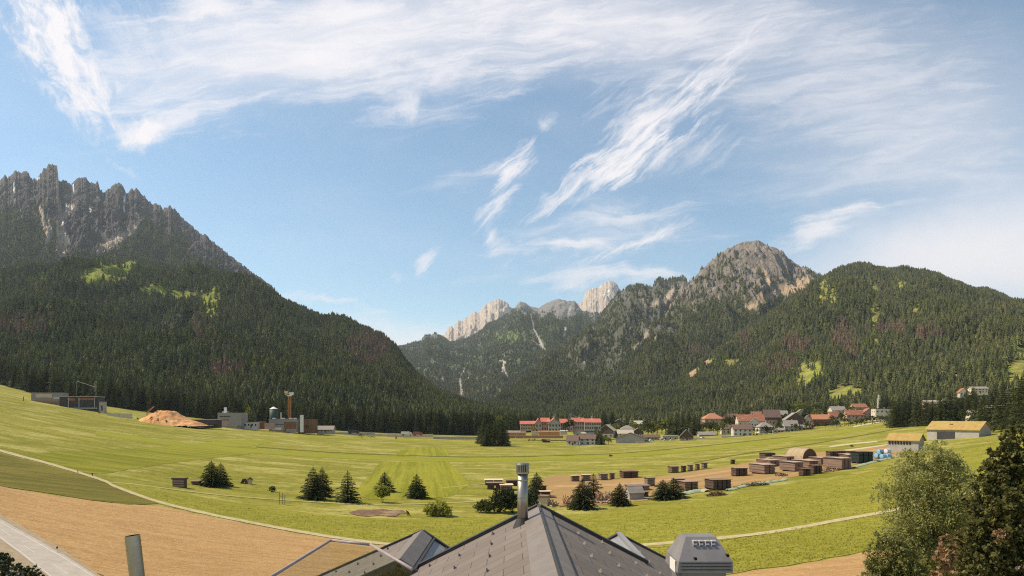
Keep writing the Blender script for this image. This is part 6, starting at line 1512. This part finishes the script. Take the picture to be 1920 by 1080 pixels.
BOARD = pm('gable_boards', (.085, .062, .05), (.05, .036, .03), 5, .8, .4, (9, 9, .25))
RAILM = pm('handrail', (.34, .27, .26), (.28, .22, .21), 4, .5, .05)
HOODM = pm('hood_sheet', (.29, .26, .255), (.23, .205, .20), 4, .42, .04, (1, 1, .3), metal=.35)
EAVE = 13.1
hs = thing('tiled_house', 'dark tiled roof of the house directly below, with ridge, flue and metal chimney hood', 'house', (0, 0, 8.6))
zz0 = 8.6
def plane(name, pts, mat, parent=hs, uv=None, thick=.05):
    """roof sheet from four world points given as ridge-near, ridge-far, low-far, low-near; uv in metres along slope and ridge"""
    P = [Vector(p)-Vector((0, 0, zz0)) for p in pts]
    nrm = (P[1]-P[0]).cross(P[3]-P[0]).normalized()
    if nrm.z < 0: nrm = -nrm
    Q = [p-nrm*thick for p in P]
    me = bpy.data.meshes.new(name); me.from_pydata([tuple(v) for v in P+Q], [], [(0, 1, 2, 3), (7, 6, 5, 4), (0, 4, 5, 1), (1, 5, 6, 2), (2, 6, 7, 3), (3, 7, 4, 0)])
    bm = bmesh.new(); bm.from_mesh(me); bmesh.ops.recalc_face_normals(bm, faces=bm.faces)
    ul = bm.loops.layers.uv.new('UVMap'); ax = (P[1]-P[0]).normalized(); sd = (P[3]-P[0]); sd = (sd-ax*sd.dot(ax)).normalized()
    for f in bm.faces:
        for l in f.loops: d = l.vert.co-P[0]; l[ul].uv = (d.dot(sd), d.dot(ax)+.13)
    bm.to_mesh(me); bm.free(); me.materials.append(mat)
    return link(name, me, parent)
RX, RZ = .53, 20.2
SLL, SLR = .50, .52
Y0 = 3.5
zl = lambda x: RZ-SLL*(RX-x)
zr = lambda x: RZ-SLR*(x-RX)
roof_l = plane('roof_slope', [(RX-.11, Y0, zl(RX-.11)), (RX-.11, EAVE, zl(RX-.11)), (-2.5, EAVE, zl(-2.5)), (-2.5, Y0, zl(-2.5))], RF_A)
roof_r = plane('roof_slope', [(RX+.11, Y0, zr(RX+.11)), (RX+.11, EAVE, zr(RX+.11)), (2.6, EAVE, zr(2.6)), (2.6, Y0, zr(2.6))], RF_A)
roof_r2 = plane('roof_slope', [(2.603, Y0, zr(2.603)-.02), (2.603, 16.2, zr(2.603)-.02), (5.2, 16.2, zr(5.2)-.02), (5.2, Y0, zr(5.2)-.02)], RF_A)
# ridge cap: two folded sheets and a raised seam
m = MB(); w_ = .40; e = .035
for s, sl_, ww in ((-1, SLL, .30), (1, SLR, .22)):
    a = RX+s*ww; m.face([(RX, Y0, RZ+e-zz0), (RX, EAVE+.06, RZ+e-zz0), (a, EAVE+.06, RZ+e-zz0-sl_*ww), (a, Y0, RZ+e-zz0-sl_*ww)]); m.face([(a, Y0, RZ+e-zz0-sl_*ww), (a, EAVE+.06, RZ+e-zz0-sl_*ww), (a, EAVE+.06, RZ-.04-zz0-sl_*ww), (a, Y0, RZ-.04-zz0-sl_*ww)])
m.build('ridge_cap', [RF_CAP], hs)
m = MB(); m.bar((RX, Y0, RZ+.045-zz0), (RX, EAVE+.08, RZ+.045-zz0), .022, 6); m.bar((RX+.225, Y0, RZ+.02-zz0-SLR*.225), (RX+.225, EAVE+.06, RZ+.02-zz0-SLR*.225), .016, 6); m.build('ridge_seam', [RF_TRIM], hs)
# verge trims: dark folded edges along the far gables
def trim(a, b, w_=.16, h=.12, mat=RF_TRIM, name='verge_trim'):
    a = Vector(a)-Vector((0, 0, zz0)); b = Vector(b)-Vector((0, 0, zz0)); d = (b-a).normalized(); sd = Vector((0, 1, 0)); up = d.cross(sd).normalized()
    if up.z < 0: up = -up
    m = MB(); P = [p+sd*s+up*u for p in (a, b) for s, u in ((-.02, -.10), (w_, -.10), (w_, h), (-.02, h))]
    i = [(0, 1, 5, 4), (1, 2, 6, 5), (2, 3, 7, 6), (3, 0, 4, 7), (3, 2, 1, 0), (4, 5, 6, 7)]
    for q in i: m.face([P[k] for k in q])
    return m.build(name, [mat], hs)
trim((RX-.02, EAVE+.02, RZ), (-2.6, EAVE+.02, zl(-2.6)), .14, .06); trim((RX+.02, EAVE+.02, RZ), (2.66, EAVE+.02, zr(2.66)), .14, .06)
trim((2.66, 16.22, zr(2.66)-.02), (5.2, 16.22, zr(5.2)-.02), .12, .05)
# right dormer-like annex slope
plane('annex_slope', [(2.60, EAVE+.18, zr(2.6)-.02), (2.60, 16.2, zr(2.6)-.02), (1.7, 16.2, zr(2.6)-.50), (1.7, EAVE+.18, zr(2.6)-.50)], RF_SEAM)
trim((2.60, 16.22, zr(2.6)-.02), (1.7, 16.22, zr(2.6)-.50), .12, .05)
m = MB(); m.box(2.56, 2.66, EAVE+.17, 16.3, zr(2.6)-.02-zz0, zr(2.6)+.05-zz0); m.build('annex_ridge', [RF_SEAM], hs)
# left annex with its dark boarded gable
AX_, AZ = -2.15, 19.22; AL, AR = .44, .68
al = lambda x: AZ-AL*(AX_-x)
ar = lambda x: AZ-AR*(x-AX_)
plane('annex_slope', [(AX_-.05, 12.8, al(AX_-.05)), (AX_-.05, 16, al(AX_-.05)), (-5.4, 16, al(-5.4)), (-5.4, 12.8, al(-5.4))], RF_A)
plane('annex_slope', [(AX_+.05, 12.8, ar(AX_+.05)), (AX_+.05, 16, ar(AX_+.05)), (-.9, 16, ar(-.9)), (-.9, 12.8, ar(-.9))], RF_SEAM)
for dx in (.28, .58, .9):
    m = MB(); m.bar((AX_+dx, 12.8, ar(AX_+dx)+.02-zz0), (AX_+dx, 16, ar(AX_+dx)+.02-zz0), .022 if dx > .3 else .035, 5); m.build('standing_seam', [RF_TRIM], hs)
m = MB(); m.prism([(AX_-.22, al(AX_-.22)+.03-zz0), (AX_, AZ+.05-zz0), (AX_+.24, ar(AX_+.24)+.03-zz0), (AX_+.24, ar(AX_+.24)-zz0), (AX_, AZ+.02-zz0), (AX_-.22, al(AX_-.22)-zz0)], 12.78, 16.04, 'y'); m.build('annex_ridge', [RF_CAP], hs)
trim((AX_, 16.02, AZ), (-5.4, 16.02, al(-5.4)), .1, .05); trim((AX_, 16.02, AZ), (-.9, 16.02, ar(-.9)), .1, .05)
trim((AX_, 12.72, AZ), (-5.4, 12.72, al(-5.4)), .07, .05); trim((AX_, 12.72, AZ), (-1.2, 12.72, ar(-1.2)), .07, .05)
m = MB(); m.prism([(-5.0, 8-zz0+2), (-1.0, 8-zz0+2), (-1.0, ar(-1.0)-.06-zz0), (AX_, AZ-.06-zz0), (-5.0, al(-5.0)-.06-zz0)], 12.86, 15.9, 'y'); m.build('gable_wall', [BOARD], hs)
m = MB()
for i in range(30): x = -4.95+i*.13; zt = (al(x) if x < AX_ else ar(x))-.10-zz0; m.box(x, x+.105, 12.835, 12.858, 2.0, zt)
m.build('gable_boards', [BOARD], hs)
# body of the house
m = MB(); m.prism([(-2.3, -1.0), (5.0, -1.0), (5.0, zr(5.0)-.3-zz0), (RX, RZ-.25-zz0), (-2.3, zl(-2.3)-.2-zz0)], Y0+.3, 12.7, 'y'); m.build('wall', [W_CREAM], hs)
m = MB(); m.box(2.75, 5.0, 12.72, 15.9, -1.0, zr(5.0)-.2-zz0); m.build('wall', [W_CREAM], hs)
# snow guards
def guard(x, y, z, s):
    m = MB(); q = .04; lx = .065
    m.face([(x-s*.0, y-q, z+.015), (x, y+q, z+.015), (x, y, z+.07)]); m.face([(x, y-q, z+.012), (x, y, z+.07), (x-s*lx, y, z+.01+s*0)]); m.face([(x, y+q, z+.012), (x, y, z+.07), (x-s*lx, y, z+.01)])
    m.face([(x, y-q, z+.012), (x, y+q, z+.012), (x-s*lx, y, z+.012)])
    return m.build('snow_guard', [RF_CAP], hs, fix=False)
for i, dx in enumerate((.9, 1.5, 2.1, 2.6)):
    for j in range(8):
        y = 5.6+j*1.0+(.5 if i % 2 else 0)
        if y < EAVE-.25: guard(RX-dx, y, zl(RX-dx)-zz0, -1)
for i, dx in enumerate((.7, 1.2, 1.75, 2.3, 2.9, 3.5)):
    for j in range(9):
        y = 6.2+j*1.0+(.5 if i % 2 else 0)
        if y < (EAVE-.25 if dx < 2.0 else 15.6): guard(RX+dx, y, zr(RX+dx)-zz0-(.02 if dx > 2.05 else 0), 1)
for i, x in enumerate((-2.9, -3.5, -4.1)):
    for j in range(4): guard(x, 13.1+j*.8+(.4 if i % 2 else 0), al(x)-zz0, -1)
# steel flue on the ridge
fy = 12.2; fxx = (980-CX)/F*fy; zt = CAMZ-(868-HY)/F*fy-zz0; zb_ = zl(fxx)-zz0
m = MB(); r_ = .096
m.bar((fxx, fy, zb_-.1), (fxx, fy, zt-.20), r_, 24); fl_ = m.build('flue_pipe', [STEEL], hs, True)
m = MB(); m.bar((fxx, fy, zt-.195), (fxx, fy, zt-.165), r_*1.22, 24); m.bar((fxx, fy, zt-.035), (fxx, fy, zt), r_*1.32, 24, 0, r_*1.18); m.build('collar', [STEEL], fl_)
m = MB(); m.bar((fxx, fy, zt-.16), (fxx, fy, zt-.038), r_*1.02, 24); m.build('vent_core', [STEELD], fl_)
m = MB()
for k in range(20): a = k*.314; m.bar((fxx+r_*1.14*math.cos(a), fy+r_*1.14*math.sin(a), zt-.165), (fxx+r_*1.14*math.cos(a), fy+r_*1.14*math.sin(a), zt-.035), .011, 5)
m.build('cap', [STEEL], fl_)
for zc in (.30, .62): m = MB(); m.bar((fxx, fy, zt-zc), (fxx, fy, zt-zc-.02), r_*1.05, 24); m.build('clamp_band', [STEEL], fl_)
m = MB(); m.bar((fxx, fy, zb_-.08), (fxx, fy, zb_+.10), r_*1.9, 20, 0, r_*1.1); m.build('flashing', [RF_TRIM], fl_)
# metal chimney hood at the right
hy = 7.9; hk = hy/F
def hp(px, py): return ((px-CX)*hk, CAMZ-(py-HY)*hk-zz0)
m = MB(); dpt = .62
def ring(l, r, py, y0, y1): (x0, z), (x1, _) = hp(l, py), hp(r, py); return [(x0, y0, z), (x1, y0, z), (x1, y1, z), (x0, y1, z)]
R1 = ring(1294, 1352, 1012, hy+.20, hy+dpt-.16); R2 = ring(1273, 1374, 1053, hy, hy+dpt); R3 = ring(1270, 1374, 1074, hy-.01, hy+dpt+.01); R4 = ring(1281, 1364, 1076, hy+.06, hy+dpt-.06); R5 = ring(1281, 1364, 1150, hy+.06, hy+dpt-.06)
for A, B_ in ((R1, R2), (R2, R3), (R3, R4), (R4, R5)):
    for i in range(4): m.face([A[i], A[(i+1) % 4], B_[(i+1) % 4], B_[i]])
m.face(R1); hd = m.build('chimney_hood', [HOODM], hs)
nd = (Vector(R2[0])-Vector(R1[0])); 
m = MB()
for k in range(4):
    f = .20; x0 = R1[0][0]+(R1[1][0]-R1[0][0])*(.18+.2*k)
    for ff_, ln_ in ((.16, .062), (.30, .045)):
        z = R1[0][2]+(R2[0][2]-R1[0][2])*ff_; y = R1[0][1]+(R2[0][1]-R1[0][1])*ff_
        m.box(x0, x0+ln_, y-.035, y+.0, z-.006, z+.008)
    z = R1[0][2]+(R2[0][2]-R1[0][2])*.27; y = R1[0][1]+(R2[0][1]-R1[0][1])*.27; m.box(x0, x0+.010, y-.03, y-.004, z-.03, z+.036)
m.build('louvre', [pm('louvre_light', (.62, .58, .58), (.55, .5, .5), 3, .4, 0)], hd)
m = MB()
for x_, py in ((1302, 1046), (1362, 1040)): (x, z) = hp(x_, py); m.bar((x, hy+.0, z), (x, hy-.05, z), .014, 8); m.bar((x, hy-.05, z), (x, hy-.06, z), .02, 8)
m.build('bolt', [STEELD], hd)
for py in (1056, 1062, 1068):
    (x0, z), (x1, _) = hp(1275, py), hp(1372, py); m = MB(); m.box(x0+.01, x1-.01, hy-.022, hy-.006, z-.004, z+.004); m.build('fold_line', [RF_TRIM], hd)
(x0, z) = hp(1272.5, 1052); m = MB(); m.box(x0-.02, x0-.012, hy+.10, hy+.36, z-.16, z-.02); m.build('label_plate', [WHITE_M], hd)
# flat roof terrace with glass balustrade
m = MB(); m.box(-6.5, -2.52, 3.2, 11.5, 18.2-zz0, 18.6-zz0); m.box(-2.515, -1.2, 6.6, 11.5, 18.2-zz0, 18.6-zz0); m.build('terrace', [W_GREY], hs)
rp = [(-2.56, 6.6, 20.3), (-2.48, 9.13, 20.3), (-1.87, 8.82, 20.3), (-1.11, 7.41, 20.3)]
PANE = bpy.data.materials.new('clear_glass'); PANE.use_nodes = True
t = NT(PANE.node_tree); t.n.clear(); o_ = t.new('ShaderNodeOutputMaterial'); tr = t.new('ShaderNodeBsdfTransparent'); gl = t.new('ShaderNodeBsdfGlossy'); mx = t.new('ShaderNodeMixShader')
tr.inputs[0].default_value = (.90, .915, .90, 1); gl.inputs['Roughness'].default_value = .03; mx.inputs[0].default_value = .07
t.l.new(tr.outputs[0], mx.inputs[1]); t.l.new(gl.outputs[0], mx.inputs[2]); t.l.new(mx.outputs[0], o_.inputs[0])
bl = thing('glass_balustrade', 'clear glass balustrade with slim rosy handrail left of the roof', 'balustrade', (-2, 8, 18.6))
O_ = Vector((-2, 8, 18.6))
m = MB()
for a, b_ in zip(rp[:-1], rp[1:]): m.bar(Vector(a)-O_, Vector(b_)-O_, .02, 8)
m.build('handrail', [RAILM], bl, True)
for a, b_ in zip(rp[:-1], rp[1:]):
    a = Vector(a)-O_; b_ = Vector(b_)-O_; n_ = max(1, round((b_-a).length/1.3))
    for i in range(n_):
        p0 = a.lerp(b_, (i+.012)/n_); p1 = a.lerp(b_, (i+.988)/n_)
        m = MB(); nn = (p1-p0).cross(Vector((0, 0, 1))).normalized()*.006
        m.v = [tuple(p+q+Vector((0, 0, z))) for z in (-1.7, -.03) for p, q in ((p0, -nn), (p1, -nn), (p1, nn), (p0, nn))]
        m.f = [(0, 1, 5, 4), (1, 2, 6, 5), (2, 3, 7, 6), (3, 0, 4, 7), (4, 5, 6, 7), (3, 2, 1, 0)]; m.m = [0]*6
        m.build('glass_pane', [PANE], bl)
# slanted open steel pipe at the left
py_ = 7.0; k_ = py_/F
pt = Vector(((248-CX)*k_, py_, CAMZ-(1004-HY)*k_)); pb = Vector(((257-CX)*k_, py_, CAMZ-(1080-HY)*k_)); dr = (pb-pt).normalized()
bt = pt+dr*((pt.z-18.6)/-dr.z)
sp = thing('steel_flue', 'leaning open-topped stainless flue pipe at the lower left', 'flue', bt)
r_ = .073; q_ = (pt-bt).to_track_quat('Z', 'Y'); H_ = (pt-bt).length; n_ = 28; m = MB()
def rg_(r, h, cut=0.0): return [tuple(q_ @ Vector((r*math.cos(6.2832*j/n_), r*math.sin(6.2832*j/n_), h))) for j in range(n_)]
A = rg_(r_, 0); B_ = rg_(r_, H_); C_ = rg_(r_*.93, H_); D_ = rg_(r_*.93, H_-.5)
for P, Q in ((A, B_), (B_, C_)):
    for j in range(n_): m.face([P[j], P[(j+1) % n_], Q[(j+1) % n_], Q[j]])
m.build('pipe', [STEEL], sp, True)
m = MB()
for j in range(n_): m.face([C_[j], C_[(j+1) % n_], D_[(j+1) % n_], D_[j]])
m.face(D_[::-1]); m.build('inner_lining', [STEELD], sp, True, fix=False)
for h in (.06, .13): m = MB(); E1 = rg_(r_*1.035, H_-h); E2 = rg_(r_*1.035, H_-h-.015); [m.face([E1[j], E1[(j+1) % n_], E2[(j+1) % n_], E2[j]]) for j in range(n_)]; m.build('bead', [STEEL], sp, True)

# ------------------------------------------------------------------ standing grass in the near meadow
def blade_tuft(name, seed, mat, nb=9):
    rg = random.Random(seed); V = []; Q = []
    for i in range(nb):
        a = rg.uniform(0, 6.28); r = rg.uniform(0, .5); x, y = r*math.cos(a), r*math.sin(a); l = rg.uniform(.5, 1.0); b = rg.uniform(0, 6.28); ln = rg.uniform(.1, .5); w_ = .10
        sx, sy = w_*math.cos(b+1.57), w_*math.sin(b+1.57); k = len(V)
        V += [(x-sx, y-sy, -.05), (x+sx, y+sy, -.05), (x+ln*.4*math.cos(b)+sx*.7, y+ln*.4*math.sin(b)+sy*.7, l*.6), (x+ln*.4*math.cos(b)-sx*.7, y+ln*.4*math.sin(b)-sy*.7, l*.6), (x+ln*math.cos(b), y+ln*math.sin(b), l)]
        Q += [(k, k+1, k+2), (k, k+2, k+3), (k+3, k+2, k+4)]
    return mesh_np(name, V, np.array(Q), [mat])
GR1 = leaf_mat('grass_green', (.27, .26, .03), (.35, .33, .05), .7, .2)
GR2 = leaf_mat('grass_seed', (.50, .45, .17), (.40, .36, .10), .7, .2)
GR3 = leaf_mat('grass_dark', (.19, .19, .022), (.24, .235, .03), .5, .25)
tufts = [blade_tuft('tuft', 1, GR1), blade_tuft('tuft', 2, GR2), blade_tuft('tuft', 3, GR3)]
def inpoly(px, py, poly):
    r = np.zeros(len(px), bool); x, y = px, py; n = len(poly)
    for i in range(n):
        (x0, y0), (x1, y1) = poly[i], poly[(i+1) % n]
        if y0 == y1: continue
        c = ((y0 > y) != (y1 > y)) & (x < (x1-x0)*(y-y0)/(y1-y0)+x0); r ^= c
    return r
def grass_points(n, poly, seed, hmin, hmax, seedf):
    rg = np.random.default_rng(seed); xs = [p[0] for p in poly]; ys = [p[1] for p in poly]
    px = rg.uniform(min(xs), max(xs), n); py = rg.uniform(min(ys), max(ys), n); ok = inpoly(px, py, poly); px, py = px[ok], py[ok]
    D = CAMZ*F/(py-yh(px)); x = (px-CX)/F*D; nzv = fbm(x/9, D/7, 4, seed)
    v = np.where(rg.random(len(px)) < seedf+.6*nzv, 1, 0)
    return np.stack([x, D, ground(x, D)+.04, rg.uniform(hmin, hmax, len(px))*(1+.3*nzv), v], -1)
NEAR_A = [(-20, 835), (60, 858), (190, 897), (300, 938), (400, 962), (480, 978), (560, 993), (640, 1006), (720, 1016), (850, 1026), (1000, 1034), (1190, 1019), (1340, 1006), (1500, 983), (1640, 959), (1780, 932), (1930, 892), (1930, 800), (1850, 830), (1740, 866), (1640, 886), (1560, 902), (1460, 916), (1340, 936), (1250, 954), (1140, 966), (1000, 972), (880, 975), (760, 977), (640, 972), (520, 960), (400, 942), (300, 920), (215, 906), (100, 866), (-20, 828)]
NEAR_B = [(960, 1048), (1190, 1030), (1340, 1017), (1500, 990), (1640, 965), (1760, 942), (1930, 906), (1930, 960), (1820, 984), (1640, 1030), (1570, 1043), (1480, 1059), (1380, 1074), (1250, 1096), (980, 1100)]
FARM = [(215, 900), (330, 870), (480, 852), (700, 862), (690, 900), (664, 925), (700, 940), (870, 930), (900, 900), (880, 868), (1040, 868), (1240, 862), (1250, 880), (1100, 888), (1030, 892), (990, 930), (880, 968), (640, 962), (400, 930)]
gp = np.concatenate([grass_points(42000, NEAR_A, 5, .12, .26, .38), grass_points(20000, NEAR_B, 6, .12, .26, .38)])
tag(instancer('tall_grass', gp, tufts), kind='stuff', label='tall flowering meadow grass in front of the timber yard')
# ------------------------------------------------------------------ air
hb = bmesh.new()
bmesh.ops.create_cube(hb, size=1.0, matrix=Matrix.Translation((0, 5600, 1123)) @ Matrix.Diagonal((26000, 15000, 2254, 1)))
hm = bpy.data.meshes.new('haze'); hb.to_mesh(hm); hb.free()
zmin = min(o.matrix_world.translation.z for o in [cam])
m = bpy.data.materials.new('air'); m.use_nodes = True; t = NT(m.node_tree); t.n.clear()
po = t.new('ShaderNodeOutputMaterial'); pv = t.new('ShaderNodeVolumePrincipled')
pv.inputs['Color'].default_value = (.80, .90, 1.0, 1); pv.inputs['Density'].default_value = 3.1e-5; pv.inputs['Anisotropy'].default_value = .2
t.l.new(pv.outputs[0], po.inputs['Volume']); m.volume_intersection_method = 'FAST' if hasattr(m, 'volume_intersection_method') else None
m.cycles.homogeneous_volume = True
hm.materials.append(m)
tag(link('haze', hm), kind='stuff')
